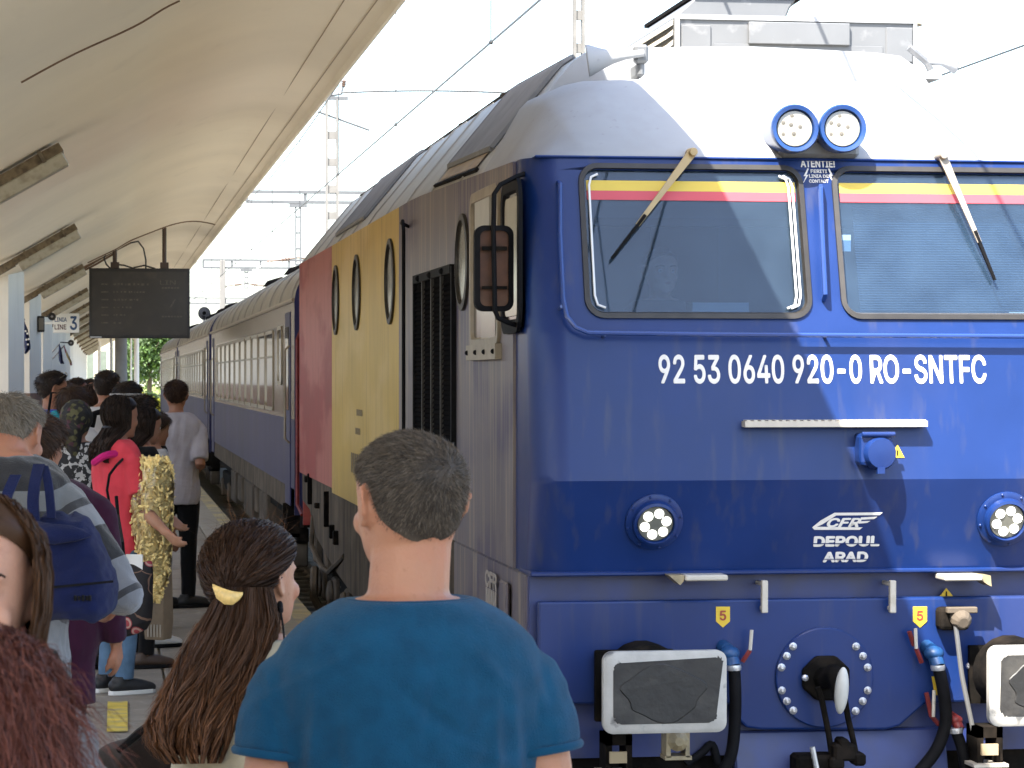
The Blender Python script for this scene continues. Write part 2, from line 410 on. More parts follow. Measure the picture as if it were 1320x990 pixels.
lp = MB(); lp.prism([(2.045, 4.436), (2.07, 4.43), (2.075, 4.72), (2.0, 4.72), (2.0, 4.50)], 'y', cy[0], cy[-1])
lp.prism([(2 * XP - x, z) for x, z in ((2.045, 4.436), (2.07, 4.43), (2.075, 4.72), (2.0, 4.72), (2.0, 4.50))], "y", cy[0], cy[-1])
obj("edge_lip", lp, M_lip, canopy)
gv = MB(); gv.tube([(1.73, cy[0], 4.566), (1.73, cy[-1], 4.566)], .005, 4); gv.tube([(1.93, cy[0], 4.512), (1.93, cy[-1], 4.512)], .004, 4); obj("drip_groove", gv, pm("groove_shade", (.38, .29, .19), .9), canopy)
for yj, r, x0, x1 in ((17.75, .011, .52, -.62), (17.75, .006, 1.2, .52), (48.4, .02, 1.95, -.3), (17.75, .004, -.6, -1.6)):
    pts = []
    for p in PC:
        if x1 <= p.x <= x0: pts.append((p.x, yj + .03 * math.sin(p.x * 9), shell_z(p.x, p.y, yj) - .001))
    if len(pts) > 1:
        j = MB(); j.tube(pts, r, 6); obj("expansion_joint", j, M_crack, canopy)

def shell_at(x, y):
    for a, b in zip(PC, PC[1:]):
        if b.x <= x <= a.x or a.x <= x <= b.x:
            t = (x - a.x) / (b.x - a.x + 1e-9); return shell_z(x, a.y + (b.y - a.y) * t, y)
    return 3.2
# piers
pier0 = None
ORD = 'first second third fourth fifth sixth seventh eighth ninth tenth eleventh twelfth thirteenth fourteenth'.split()
for k in range(0, 14):
    y = 39.6 + .3 + 11 * k
    if pier0 is None:
        pier0 = thing("canopy_pier", "white canopy pier with brown painted base", "pier", (0, 0, 0), group="white piers along the platform")
        ol = [(-1.78, -.5), (-1.36, -.5), (-1.19, .45), (-1.19, 1.3), (-1.95, 1.3), (-1.95, .45)]
        a = MB(); a.prism(ol, 'z', 1.51, 3.40); obj("shaft", a, M_white, pier0)
        b = MB(); b.prism([(-1.79, -.52), (-1.35, -.52), (-1.175, .45), (-1.175, 1.32), (-1.965, 1.32), (-1.965, .45)], 'z', 0, 1.51); obj("base", b, M_dado, pier0)
        pier0.location = (0, y, 0); o = pier0
    else: o = dup(pier0, loc=(0, y, 0))
    names = {0: "white pier nearest the camera beside the first flag", 1: "second white pier carrying the box loudspeaker", 2: "third white pier behind the line number sign"}
    o['label'] = names.get(k, ORD[k] + " white canopy pier of the row along the platform, counted from the nearest")

# fluorescent fittings, one a bay
M_fit = pm("fitting_enamel", (.20, .15, .09), .6, var=.35, vs=9, dirt=((.07, .05, .03), .8, 12, (1, 1, 1), .45, .62))
M_dif = pm("fitting_diffuser", (.50, .45, .34), .35, var=.2, vs=9, dirt=((.22, .18, .12), .7, 9, (1, 1, 1), .45, .65))
lamp0 = None
for k in range(0, 14):
    yl = (23.4 + 12.1 * k) - .0; y = yl * 1.0
    xr = -.385
    # fitting follows the slope of the shell, right end toward the edge
    slope = (shell_at(-.4, y) - shell_at(-1.1, y)) / .7
    if lamp0 is None:
        lamp0 = thing("fluorescent_lamp", "long dusty unlit fluorescent fitting fixed across the canopy underside", "ceiling lamp", (0, 0, 0), group="fluorescent lamps in a row under the canopy")
        a = MB(); a.prism([(-.14, 0), (.14, 0), (.165, -.085), (-.165, -.085)], 'x', -.92, 0); obj("housing", a, M_fit, lamp0, bevel=.006)
        b = MB(); b.prism([(-.16, -.085), (.16, -.085), (.105, -.20), (-.105, -.20)], 'x', -.88, -.015); obj("diffuser", b, M_dif, lamp0, bevel=.01)
        c = MB(); c.box(-1.25, -.92, -.08, .08, -.10, 0); c.tube([(-1.25, 0, -.03), (-1.6, 0, -.02)], .016, 6); obj("ballast_box", c, M_fit, lamp0)
        d = MB(); d.box(-.2, -.17, -.175, .175, -.095, .012); obj("clip", d, M_fit, lamp0)
        d = MB(); d.box(-.75, -.72, -.175, .175, -.095, .012); obj("clip", d, M_fit, lamp0)
        o = lamp0
    else: o = dup(lamp0)
    o.location = (xr, y, shell_at(xr, y) - .03); o.rotation_euler = (0, -math.atan(slope), 0)
    o['label'] = ("first and largest dusty lamp fitting, at the edge of the picture", "second dusty lamp fitting from the front", "third dusty lamp fitting, between second pier and departure board")[k] if k < 3 else ORD[k] + " dusty lamp fitting of the row under the canopy, counted from the nearest"

# unseen building added to darken the train side and its reflections
block_bld = thing("light_block_building", "long plain beige building added out of view to cut light from behind the piers", "building", (-9.5, 0, -.85))
M_block_bld = pm("light_block_render", (.42, .37, .29), .9, var=.08, vs=.6)
q = MB(); q.box(-8, 0, -6, 190, 0, 4.0); obj("wall", q, M_block_bld, block_bld, world=False)
q = MB(); q.prism([(-8.6, 4.0), (.35, 4.0), (-4, 5.3)], 'y', -6.5, 190.5); obj("roof", q, M_dado, block_bld, world=False)
for k in range(22):
    q = MB(); q.box(.002, .06, 2 + k * 8, 4.2 + k * 8, .9, 3.2); w_ = obj("window", q, M_white, block_bld, world=False)
    q = MB(); q.box(.061, .07, 2.12 + k * 8, 4.08 + k * 8, 1.0, 3.1); obj("pane", q, pm("light_block_pane", (.04, .045, .05), .1), w_, world=False)

# ---------------------------------------------------------------- departure board
ZB = 48.3
bl, br, bt, bm_ = on_d(115, 346, ZB), on_d(245, 345, ZB), 0, on_d(115, 436, ZB)
bw = br[0] - bl[0]; bh = bl[2] - bm_[2]; bc = ((bl[0] + br[0]) / 2, (bl[1] + br[1]) / 2, (bl[2] + bm_[2]) / 2)
M_blk = pm("board_black", (.018, .015, .013), .55, var=.2, vs=6)
M_bscr = pm("board_screen", (.022, .018, .016), .3, var=.15, vs=4, dirt=((.06, .045, .035), .5, 5, (1, 1, 1), .5, .75))
M_led = pm("unlit_led_rows", (.085, .07, .055), .6, var=.5, vs=30)
board = thing("departure_board", "black electronic departure board hanging from the canopy on two poles", "departure board", (bc[0], bc[1], bc[2] - bh / 2), -.02)
def B(mbx): return mbx
q = MB(); q.box(-bw / 2, bw / 2, -.06, .16, 0, bh); obj("cabinet", q, M_blk, board, world=False, bevel=.012)
q = MB(); q.box(-bw / 2 + .05, bw / 2 - .05, -.068, -.0605, .06, bh - .06); obj("screen", q, M_bscr, board, world=False)
for (s, u, v, w, h) in (("LIN", .78, .80, .17, .07), ("/", .83, .50, .07, .13)):
    me = text_mesh(s, w * bw / 1.1, h * 1.1, .003); place_mesh(me, (-bw / 2 + u * bw, -.0685, v * bh)); obj("lettering", me, M_led, board, world=False)
for v, n in ((.72, 6), (.31, 7)):
    q = MB()
    for k in range(n): q.box(-bw / 2 + (.72 + .03 * k) * bw, -bw / 2 + (.742 + .03 * k) * bw, -.071, -.068, v * bh - .012, v * bh + .014)
    obj("text_row", q, M_led, board, world=False)
for i, v in enumerate((.77, .66, .55, .44, .33, .22)):
    q = MB(); x = .13
    q.box(-bw / 2 + .12 * bw, -bw / 2 + .19 * bw, -.071, -.068, v * bh - .012, v * bh + .012); xx = .24
    rr = random.Random(i)
    while xx < (.58 - .05 * i): w = rr.uniform(.012, .03); q.box(-bw / 2 + xx * bw, -bw / 2 + (xx + w) * bw, -.071, -.068, v * bh - rr.uniform(.008, .02), v * bh + rr.uniform(.008, .02)); xx += w + rr.uniform(.006, .03)
    obj("text_row", q, M_led, board, world=False)
q = MB(); q.box(-bw / 2 + .02, -bw / 2 + .22, -.066, -.06, .008, .028); obj("maker_plate", q, pm("plate_grey", (.5, .5, .5), .5), board, world=False)
for px, pt in ((148, 318), (212, 297)):
    p = on_d(px, 345, ZB); x = p[0] - bc[0]; zt = on_d(px, pt - 4, ZB)[2] - (bc[2] - bh / 2)
    q = MB(); q.tube([(x, .05, bh - .01), (x, .05, zt)], .04, 10); q.cbox((x, .05, bh + .05), (.15, .12, .12)); obj("pole", q, pm("pole_brown", (.055, .032, .022), .6), board, world=False)
def bpt(px, py): p = on_d(px, py, ZB); return (p[0] - bc[0], .04, p[2] - (bc[2] - bh / 2))
for pts in (((168, 313), (178, 311), (185, 320), (188, 335), (188, 346)), ((137, 325), (134, 333), (137, 341), (143, 347)), ((150, 341), (160, 342), (172, 346)), ((172, 345), (186, 342), (200, 346))):
    q = MB(); q.tube([tuple(c) for c in [bpt(*p) for p in pts]], .016, 6); obj("cable", q, M_blk, board, world=False, smooth=True)
# conduit on the shell that feeds it
q = MB(); q.tube([on_d(106, 346, 48.9), on_d(125, 335, 48.9), on_d(148, 322, 48.9), on_d(168, 312, 48.9)], .035, 6); q.tube([on_d(106, 350, 48.9), on_d(125, 340, 48.9), on_d(147, 327, 48.9)], .02, 6)
tag(obj("cable_conduit", q, M_crack), "dark cable conduit running along the canopy to the departure board", "conduit")

# ---------------------------------------------------------------- line sign, loudspeakers, flags
ZS = 60.2
def sgn(px, py, z=ZS): return on_d(px, py, z)
a, b = sgn(69, 429), sgn(102, 404); c = ((a[0] + b[0]) / 2, (a[1] + b[1]) / 2, (a[2] + b[2]) / 2); sw, shh = b[0] - a[0], b[2] - a[2]
sign = thing("track_sign", "white track sign reading LINIA LINE 3 beside the piers", "sign", (c[0], c[1], c[2] - shh / 2))
M_sw = pm("sign_white", (.80, .77, .70), .5, var=.03); M_sb = pm("sign_blue", (.03, .07, .16), .6); M_sr = pm("sign_brown", (.10, .035, .03), .6)
q = MB(); q.box(-sw / 2, sw / 2, 0, .05, 0, shh); obj("panel", q, M_sw, sign, world=False, bevel=.01)
q = MB(); q.box(-sw / 2 - .35, -sw / 2, .01, .04, shh * .45, shh * .55); q.box(-sw / 2 - .35, -sw / 2, .01, .04, shh * .8, shh * .88); obj("bracket", q, M_sw, sign, world=False)
for s, u, v, w, h, m in (("3", .78, .5, .28, .72, M_sb), ("LINIA", .28, .68, .48, .22, M_sb), ("LINE", .27, .30, .46, .26, M_sr)):
    me = text_mesh(s, w * sw, h * shh, .004, bold=.02); place_mesh(me, (-sw / 2 + u * sw, -.001, v * shh)); obj("lettering", me, m, sign, world=False)
M_spk = pm("speaker_dark", (.03, .028, .026), .5); M_grey = pm("mid_grey", (.25, .24, .23), .5)
for px, py, z, r, lab in ((67, 408, 58.8, .085, "round dark horn loudspeaker beside the line number sign"), (91.5, 442, 78, .085, "small round loudspeaker beyond the line number sign")):
    p = on_d(px, py, z); t = thing("horn_loudspeaker", lab, "loudspeaker", (p[0], p[1], p[2]))
    q = MB(); q.lathe((0, 0, 0), (0, -1, 0), [(.03, -.2), (.05, -.12), (r * .75, -.02), (r, .03), (r * 1.04, .04), (r * .8, .03), (.03, -.02)], 16); obj("horn", q, M_spk, t, world=False, smooth=True)
    q = MB(); q.lathe((0, 0, 0), (0, -1, 0), [(.028, -.05), (.03, .02), (.012, .035)], 10); obj("driver_cone", q, M_grey, t, world=False, smooth=True)
    q = MB(); q.tube([(0, .12, 0), (-.35, .15, .02)], .02, 6); obj("bracket", q, M_spk, t, world=False)
p = on_d(52.5, 417, 50.4); t = thing("box_loudspeaker", "dark box loudspeaker fixed on the second white pier", "loudspeaker", (p[0], p[1], p[2]))
q = MB(); q.box(-.06, .07, -.07, .1, -.16, .14); obj("cabinet", q, M_spk, t, world=False, bevel=.015); q = MB(); q.box(-.035, .055, -.078, -.07, -.12, .10); obj("speaker_mesh", q, pm("grille_tan", (.22, .19, .15), .6), t, world=False)
q = MB(); q.box(-.2, -.06, 0, .04, -.02, .02); obj("bracket", q, M_spk, t, world=False)
p = on_d(68, 466, 72.5); q = MB(); q.box(p[0] - .05, p[0] + .05, p[1], p[1] + .5, p[2] - .33, p[2] + .25)
tag(obj("notice_board", q, pm("notice_dark", (.06, .07, .09), .4), bevel=.01), "narrow dark notice board on a far white pier", "notice board")

def flag(pts_out, pole_px, z, m, label, yoff=0, extra=None):
    p = on_d(*pole_px, z); t = thing("wall_flag", label, "flag", tuple(p), group=None)
    def L(px, py): a = on_d(px, py, z); return (a[0] - p[0], a[1] - p[1], a[2] - p[2])
    rows = []
    for i, (lx, rx, y) in enumerate(pts_out):
        A, Bq = Vector(L(lx, y)), Vector(L(rx, y)); r = []
        for k in range(9): u = k / 8; r.append(A.lerp(Bq, u) + Vector((0, .05 * math.sin(u * 9 + i * .4), 0)))
        rows.append(r)
    q = MB(); q.rings(rows, closed=False, cap=False); o = obj("cloth", q, m, t, world=False, smooth=True, fix=False)
    so = o.modifiers.new("s", 'SOLIDIFY'); so.thickness = .006
    q = MB(); q.tube([(-.3, .25, -.35), (.02, 0, .02)], .015, 6); obj("flagpole", q, M_grey, t, world=False); return t
M_navy = pm("flag_navy", (.014, .022, .075), .8, var=.3, vs=9)
star = None
t = flag([(30, 31, 413), (30, 33, 418), (29.5, 36, 425), (31, 38, 435), (31.5, 39.5, 445), (32, 39.5, 450), (32, 34, 456)], (30, 413), 43.0, M_navy, "navy blue flag with pale stars on the nearest white pier")
for px, py in ((33, 427), (35.5, 430), (34, 438), (37, 437), (36, 444)):
    d_ = on_d(px, py, 43.0); q = MB(); q.cbox((d_[0] - t.location.x, d_[1] - t.location.y - .055, d_[2] - t.location.z), (.028, .008, .028)); obj("star", q, M_sw, t, world=False)
flag([(76, 77, 444), (75.5, 79, 450), (75.5, 80.5, 458), (76, 81, 464), (78, 83, 469)], (76, 444), 64, M_navy, "folded navy blue flag below the line number sign")
M_tri = pattern_mat("flag_tricolour", [(0, (.02, .03, .10)), (.34, (.35, .27, .12)), (.5, (.22, .05, .06))], 2.2, feature='cell')
flag([(82, 83, 446), (83.5, 86, 453), (86, 89.5, 460), (89, 92.5, 466), (91, 93, 471)], (82, 446), 64, M_tri, "faded tricolour flag hanging beside the folded navy flag")

# ---------------------------------------------------------------- overhead line: masts, portals, wires
M_cm = pm("mast_concrete", (.15, .145, .135), .9, var=.12, vs=3); M_steel = pm("galvanised", (.085, .09, .095), .6, var=.1); M_wire = pm("wire", (.03, .03, .03), .5); M_ins = pm("insulator_brown", (.12, .08, .06), .3)
def mast(px, ptop, zc, label, w=.2, arms=True):
    p = on_d(px, ptop, zc); x, y, zt = p; t = thing("overhead_line_mast", label, "mast", (x, y, -.85)); H = zt + .85
    for s in (-1, 1): q = MB(); q.prism([(s * w * 1.0 - .035, -.1), (s * w * 1.0 + .035, -.1), (s * w * 1.0 + .035, .1), (s * w * 1.0 - .035, .1)], 'z', 0, H); obj("chord", q, M_cm, t, world=False)
    q = MB(); n = int(H / .75)
    for k in range(n): q.box(-w * .86, w * .86, -.06, .06, .3 + k * .75, .52 + k * .75)
    obj("rung", q, M_cm, t, world=False); return t, H
t, H = mast(428, 128, 76, "tall concrete ladder mast of the overhead line beside the canopy edge", .15)
q = MB(); q.box(-.25, .45, -.05, .05, H - .02, H + .08); q.tube([(-.1, 0, H + .1), (.25, 0, H + .15), (.35, 0, H + .5)], .04, 6); obj("cross_arm", q, M_steel, t, world=False)
q = MB(); q.tube([(-.4, 0, H - .35), (1.05, 0, H - .85)], .035, 6); obj("stay_rod", q, M_steel, t, world=False)
q = MB(); q.lathe((.32, 0, H + .35), (.1, 0, 1), [(.03, 0), (.09, .03), (.04, .06), (.09, .09), (.04, .12), (.09, .15), (.03, .2)], 10); obj("insulator", q, M_ins, t, world=False)
mast(746, -60, 62, "slim lattice mast standing behind the locomotive roof", .10)
def portal(zc, xl, xr, yt, yb, label, posts, hang=()):
    a, b_ = on_d(xl, yt, zc), on_d(xr, yb, zc); t = thing("overhead_portal", label, "portal gantry", (a[0], a[1], -.85)); Z0 = -.85
    zt, zb = a[2] - Z0, b_[2] - Z0; W = b_[0] - a[0]
    for z in (zt, zb): q = MB(); q.box(0, W, -.08, .08, z - .05, z + .05); obj("chord", q, M_steel, t, world=False)
    q = MB(); n = max(2, int(W / (1.6 if zc < 100 else 1.3)))
    for k in range(n + 1): x = W * k / n; q = MB(); q.box(x - .05, x + .05, -.05, .05, zb, zt); obj("web_post", q, M_steel, t, world=False)
    for px in posts:
        x = on_d(px, yt, zc)[0] - a[0]; q = MB(); q.box(x - .13, x + .13, -.15, .15, 0, zt); obj("post", q, M_cm, t, world=False, bevel=.02)
    for px, yy in hang:
        x = on_d(px, yt, zc)[0] - a[0]; z = on_d(px, yy, zc)[2] - Z0
        q = MB(); q.box(x - .10, x - .05, -.05, .05, z, zb - .05); q.box(x + .05, x + .10, -.05, .05, z, zb - .05)
        for k in range(4): q.box(x - .06, x + .06, -.04, .04, z + k * (zb - z) / 4, z + .06 + k * (zb - z) / 4)
        q.box(x - .28, x + .28, -.08, .08, zb - .16, zb - .06); obj("drop_post", q, M_steel, t, world=False)
        for s in (-1, 1):
            q = MB(); q.tube([(x, 0, z + .25), (x + s * 1.0, 0, z + .12)], .03, 6); q.lathe((x + s * .25, 0, z + .21), (s, 0, -.13), [(.02, 0), (.07, .05), (.03, .1), (.07, .15), (.03, .2), (.07, .25), (.02, .3)], 8); q.tube([(x + s * .8, 0, z + .15), (x + s * 1.3, 0, z - .1)], .02, 6)
            obj("steady_arm", q, M_ins, t, world=False)
    return t
portal(86, 318, 700, 247, 260, "nearest steel portal gantry carrying the overhead line", (690,), ((385, 342),))
portal(128, 262, 560, 335, 345, "second steel portal gantry, with a raised cantilever post", (287, 555), ((318, 372),))
portal(190, 240, 420, 384, 391, "farthest small portal gantry just above the coach roofs", (288, 415))
def wire(pts, r=.011): q = MB(); q.tube(pts, r, 5); return q
cw = thing("overhead_wire", "overhead contact wire with droppers above the train", "wire", (XC, 0, 5.0))
sag = lambda y: 5.95 + .75 * (((y - 24) % 62) / 31 - 1) ** 2
q = wire([(XC, 6 + k * 15, 4.80) for k in range(26)]); obj("contact_wire", q, M_wire, cw)
q = wire([(XC, y, sag(y)) for y in range(0, 340, 4)]); obj("messenger_wire", q, M_wire, cw)
for y in range(8, 300, 8): q = MB(); q.tube([(XC, y, sag(y)), (XC, y, 4.80)], .006, 4); q.ball((XC, y, 4.80), .022, 6, 4); obj("dropper", q, M_wire, cw)
cw2 = thing("overhead_wire", "overhead wire pair above the neighbouring track", "wire", (8.6, 0, 5.0))
q = wire([(8.6, y, 4.95) for y in range(0, 340, 20)]); obj("contact_wire", q, M_wire, cw2)
q = wire([(8.6, y, sag(y) + .2) for y in range(0, 340, 4)]); obj("messenger_wire", q, M_wire, cw2)
for y in range(5, 300, 9): q = MB(); q.tube([(8.6, y, sag(y) + .2), (8.6, y, 4.95)], .006, 4); obj("dropper", q, M_wire, cw2)
q = wire([on_d(x, 117 + .0008 * (x - 545) ** 2 * .3, 76) for x in range(440, 760, 20)], .028); tag(obj("span_wire", q, M_wire), "thick span wire stretched between mast top and locomotive roof", "wire")
M_black_sig = pm("signal_black", (.010, .011, .014), .7, spec=.1)
# shunting signal beyond the coach roofs
p = on_d(263, 404, 170); t = thing("railway_signal", "dark hooded railway signal above the far coach roof", "signal", (p[0], p[1], -.85)); zz = p[2] + .85
q = MB(); q.tube([(0, 0, 0), (0, 0, zz - .4)], .09, 8); obj("post", q, M_steel, t, world=False)
q = MB(); q.lathe((0, 0, zz), (.3, -1, 0), [(.40, 0), (.42, .06), (.2, .1)], 16); obj("backboard", q, M_black_sig, t, world=False)
q = MB(); q.lathe((0, -.1, zz), (0, -1, 0), [(.16, 0), (.17, .35), (.13, .35), (.12, .05)], 12); q.lathe((.22, -.1, zz - .30), (0, -1, 0), [(.16, 0), (.17, .35), (.13, .35), (.12, .05)], 12); obj("hood", q, M_black_sig, t, world=False)

# ---------------------------------------------------------------- far end: building, poles, trees, meadow
fb = thing("far_building", "pale sunlit building with tall pilasters at the far platform end", "building", (0, 236, -.85))
M_fbw = pm("far_wall", (.42, .39, .30), .85); M_fgl = pm("far_glass", (.12, .14, .12), .2)
q = MB(); q.box(-6.5, 1.2, 0, 8, 0, 6.5); obj("wall", q, M_fbw, fb, world=False)
q = MB(); q.prism([(-6.8, 6.5), (1.5, 6.5), (-2.6, 8.4)], 'y', -.3, 8.3); obj("roof", q, M_dado, fb, world=False)
for k in range(7): q = MB(); q.box(-6.3 + k * 1.1, -6.05 + k * 1.1, -.25, -.002, 0, 6.2); obj("pilaster", q, M_white, fb, world=False)
for k in range(6):
    q = MB(); q.box(-5.95 + k * 1.1, -5.3 + k * 1.1, -.06, -.003, 1.8, 4.9); w_ = obj("window", q, M_white, fb, world=False)
    q = MB(); q.box(-5.9 + k * 1.1, -5.35 + k * 1.1, -.075, -.061, 1.85, 4.85); obj("pane", q, M_fgl, w_, world=False)
for px, w, zc, h, lab in ((156, .52, 105, 6.2, "thick pale concrete post at the far end of the platform"), (176, .25, 120, 6, "slim white post beside the far trees"), (169, .10, 125, 6, "thin white pipe post between two far posts"), (143, .14, 150, 6, "thin dark pole before the far building"), (128, .2, 160, 6, "white lamp post before the far building")):
    p = ground(px, zc); t = thing("platform_post", lab, "post", p); q = MB(); q.tube([(0, 0, 0), (0, 0, .4), (0, 0, h)], [w * .6, w / 2, w / 2 * .9], 10); obj("shaft", q, M_cm if w > .3 else M_grey if 'dark' in lab else M_white, t, world=False, smooth=True)
    q = MB(); q.lathe((0, 0, h - .02), (0, 0, 1), [(w * .62, 0), (w * .62, .1), (w * .3, .16)], 10); obj("cap_plate", q, M_grey, t, world=False)

def leaf_cloud(n, c, r, s, seed, clumps=14):
    rr = np.random.default_rng(seed); cl = rr.normal(size=(clumps, 3)); cl /= np.linalg.norm(cl, axis=1)[:, None]; cl *= rr.uniform(.35, .95, (clumps, 1)); rad = rr.uniform(.25, .5, clumps)
    k = rr.integers(0, clumps, n); p = cl[k] + rr.normal(size=(n, 3)) * rad[k][:, None] * .55; p = p * np.array(r) + np.array(c)
    a = rr.normal(size=(n, 3)); a /= np.linalg.norm(a, axis=1)[:, None]; b = np.cross(a, rr.normal(size=(n, 3))); b /= np.linalg.norm(b, axis=1)[:, None]
    sz = s * rr.uniform(.6, 1.4, (n, 1)); v = np.stack([p - a * sz, p + b * sz * .5, p + a * sz, p - b * sz * .5], 1).reshape(-1, 3)
    me = bpy.data.meshes.new("leaves"); me.vertices.add(len(v)); me.vertices.foreach_set("co", v.ravel()); me.loops.add(4 * n); me.loops.foreach_set("vertex_index", np.arange(4 * n))
    me.polygons.add(n); me.polygons.foreach_set("loop_start", np.arange(0, 4 * n, 4)); me.update(calc_edges=True); return me
M_leaf = [pm("leaf_green", (.055, .10, .022), .6, var=.5, vs=.9), pm("leaf_light", (.10, .15, .03), .6, var=.4, vs=.9), pm("leaf_dark", (.035, .07, .018), .6, var=.5, vs=.9)]
M_bark = pm("bark", (.10, .07, .05), .9)
for i, (px, zc, h, r, mi, lab) in enumerate(((192, 262, 9, 3.2, 0, "rounded green tree beyond the end of the train"), (172, 275, 8, 3.0, 2, "darker green tree behind the far white posts"), (212, 300, 8.5, 3.4, 1, "pale green tree partly behind the last coach"), (235, 330, 7.5, 3.5, 2, "low dark tree behind the coach roofs"), (150, 290, 7, 2.8, 1, "light green tree behind the far building corner"))):
    p = ground(px, zc); t = thing("leafy_tree", lab, "tree", (p[0], p[1], -.85), group="trees beyond the far platform end")
    q = MB(); q.tube([(0, 0, 0), (.1, 0, h * .3), (0, .1, h * .7)], [.28, .2, .08], 8)
    for a in range(5): q.tube([(0, 0, h * .35 + a * .3), (math.cos(a * 1.3) * r * .6, math.sin(a * 1.3) * r * .6, h * .5 + a * .35)], [.1, .03], 5)
    obj("trunk", q, M_bark, t, world=False); obj("crown", leaf_cloud(5000, (0, 0, h * .62), (r, r, h * .40), .22, 30 + i), M_leaf[mi], t, world=False)
M_flow = pm("flower_yellow", (.55, .50, .02), .6, var=.3, vs=2)
for i, (px, zc, r, m, lab) in enumerate(((196, 172, 1.15, M_flow, "bright yellow flowering shrub at the far platform end"), (206, 180, 1.1, M_leaf[1], "green shrub beside the yellow flowering shrub"), (187, 196, 1.3, M_leaf[1], "light green shrub behind the yellow shrub"), (176, 205, 1.2, M_flow, "yellow shrub below the far white posts"))):
    p = ground(px, zc); t = thing("low_shrub", lab, "shrub", (p[0], p[1], -.85)); q = MB()
    for a in range(6): q.tube([(0, 0, 0), (math.cos(a) * r * .5, math.sin(a) * r * .5, .8)], [.04, .015], 5)
    obj("stem", q, M_bark, t, world=False); obj("foliage", leaf_cloud(2200, (0, 0, .75), (r, r, .7), .10, 60 + i), m, t, world=False)
M_mead = pm("meadow_grass", (.16, .19, .035), .9, var=.35, vs=.8)
q = MB(); q.add([(1.7, 215.2, -.79), (60, 215.2, -.79), (60, 700, -.79), (-60, 700, -.79), (-60, 225, -.79), (-6, 215.2, -.79)], [(0, 1, 2, 3, 4, 5)]); struct("meadow", q, M_mead)
tag(obj("meadow_grass", leaf_cloud(26000, (8, 235, -.72), (12, 26, .10), .09, 99, 60), M_mead), "bright green grass at the far end of the platform", "grass", kind='stuff')
# ================================================================ LOCOMOTIVE
M_blue = pm("loco_blue", (.0075, .027, .125), .33, var=.10, vs=2.5, spec=.3, bump=.05, bs=3.5, dirt=((.035, .045, .12), .5, 1.4, (1.3, 1.3, .35), .48, .72), dirt2=((.055, .06, .10), .5, 5, (3, 3, .25), .56, .75), rvar=.1)
M_bluel = pm("loco_blue_trim", (.018, .05, .20), .3, var=.1, coat=.3)
M_blued = pm("loco_plough_blue", (.02, .035, .14), .45, var=.25, vs=4, dirt=((.05, .045, .05), .6, 4, (1, 1, .5), .45, .7))
streak = (9, 9, .55)
M_side = pm("loco_side_grey_blue", (.155, .135, .145), .42, var=.16, vs=1.2, vstretch=(1, 1, .35), bump=.05, bs=4, spec=.12, dirt=((.060, .052, .105), .8, 1.3, (.5, .5, 1.1), .47, .62), dirt2=((.30, .25, .19), .8, 1.6, streak, .50, .70))
M_yellow = pm("loco_side_yellow", (.52, .345, .060), .40, var=.12, vs=1.2, spec=.12, bump=.05, bs=4, dirt=((.62, .44, .15), .6, 1.1, (.4, .4, 1.2), .5, .62), dirt2=((.30, .17, .025), .7, 1.8, streak, .54, .74))
M_red = pm("loco_side_red", (.27, .016, .022), .40, var=.12, vs=1.2, spec=.12, bump=.05, bs=4, dirt=((.42, .12, .10), .8, 1.2, (.4, .4, 1.3), .48, .58), dirt2=((.16, .012, .016), .7, 1.8, streak, .54, .74))
M_roof = pm("loco_roof_white", (.30, .295, .275), .45, var=.08, vs=2, dirt=((.17, .155, .13), .7, 1.1, (1, 5, 1), .50, .72), dirt2=((.22, .2, .165), .6, 4, (1, 6, 1), .55, .75))
M_roofv = pm("loco_visor_white", (.34, .35, .36), .65, spec=.2, var=.06, vs=3, dirt=((.30, .30, .30), .5, 4, (1.5, 1, 1), .52, .75), dirt2=((.25, .25, .25), .5, 22, (1, 1, 1), .66, .72))
M_acgrey = pm("roof_unit_grey", (.135, .14, .145), .5, var=.06, dirt=((.3, .3, .3), .5, 9, (1, 1, 1), .6, .75))
M_under = pm("underframe_grime", (.13, .105, .08), .85, spec=.06, var=.25, vs=3, bump=.2, bs=30, dirt=((.05, .043, .036), .85, 1.8, (2, 2, .6), .46, .68))
M_dark = pm("bogie_black", (.008, .007, .006), .85, spec=.05, var=.4, vs=8, dirt=((.03, .023, .018), .6, 7, (1, 1, 1), .5, .7), bump=.3, bs=30)
M_black = pm("rubber_black", (.006, .006, .007), .7, var=.3, vs=14, spec=.12)
M_louv = pm("louvre_black", (.004, .0035, .004), .9, var=.3, spec=.02)
M_seal = pm("window_seal", (.022, .019, .016), .5, var=.3, vs=10)
M_cream = pm("frame_cream", (.27, .225, .16), .5, var=.15, vs=10, dirt=((.25, .2, .15), .5, 9, (1, 1, 1), .5, .7))
M_wpaint = pm("chipped_white", (.42, .40, .36), .6, var=.1, vs=14, dirt=((.10, .10, .10), .9, 9, (1, 1, 1), .60, .68), bump=.15)
M_wclean = pm("white_bar_paint", (.50, .46, .39), .5, var=.06, vs=14, dirt=((.35, .3, .22), .5, 14, (1, 1, 1), .6, .7))
M_letter = pm("letter_white", (.74, .71, .66), .5, var=.06, vs=20, dirt=((.4, .4, .42), .4, 16, (1, 1, 1), .6, .7))
M_rust = pm("mirror_rust", (.075, .030, .014), .7, var=.35, vs=12, dirt=((.15, .08, .04), .5, 8, (1, 1, .6), .55, .7))
M_lens = pm("led_lens", (.30, .285, .24), .15, var=.05, coat=.6)
M_ledon = pm("led_lit", (.9, .9, .85), .3, emit=((1, .97, .88), .4)); M_ledoff = pm("led_dim", (.13, .12, .10), .3)
M_steelb = pm("bolt_steel", (.55, .56, .58), .35, metal=.6); M_tagy = pm("tag_yellow", (.68, .46, .03), .55, var=.06)
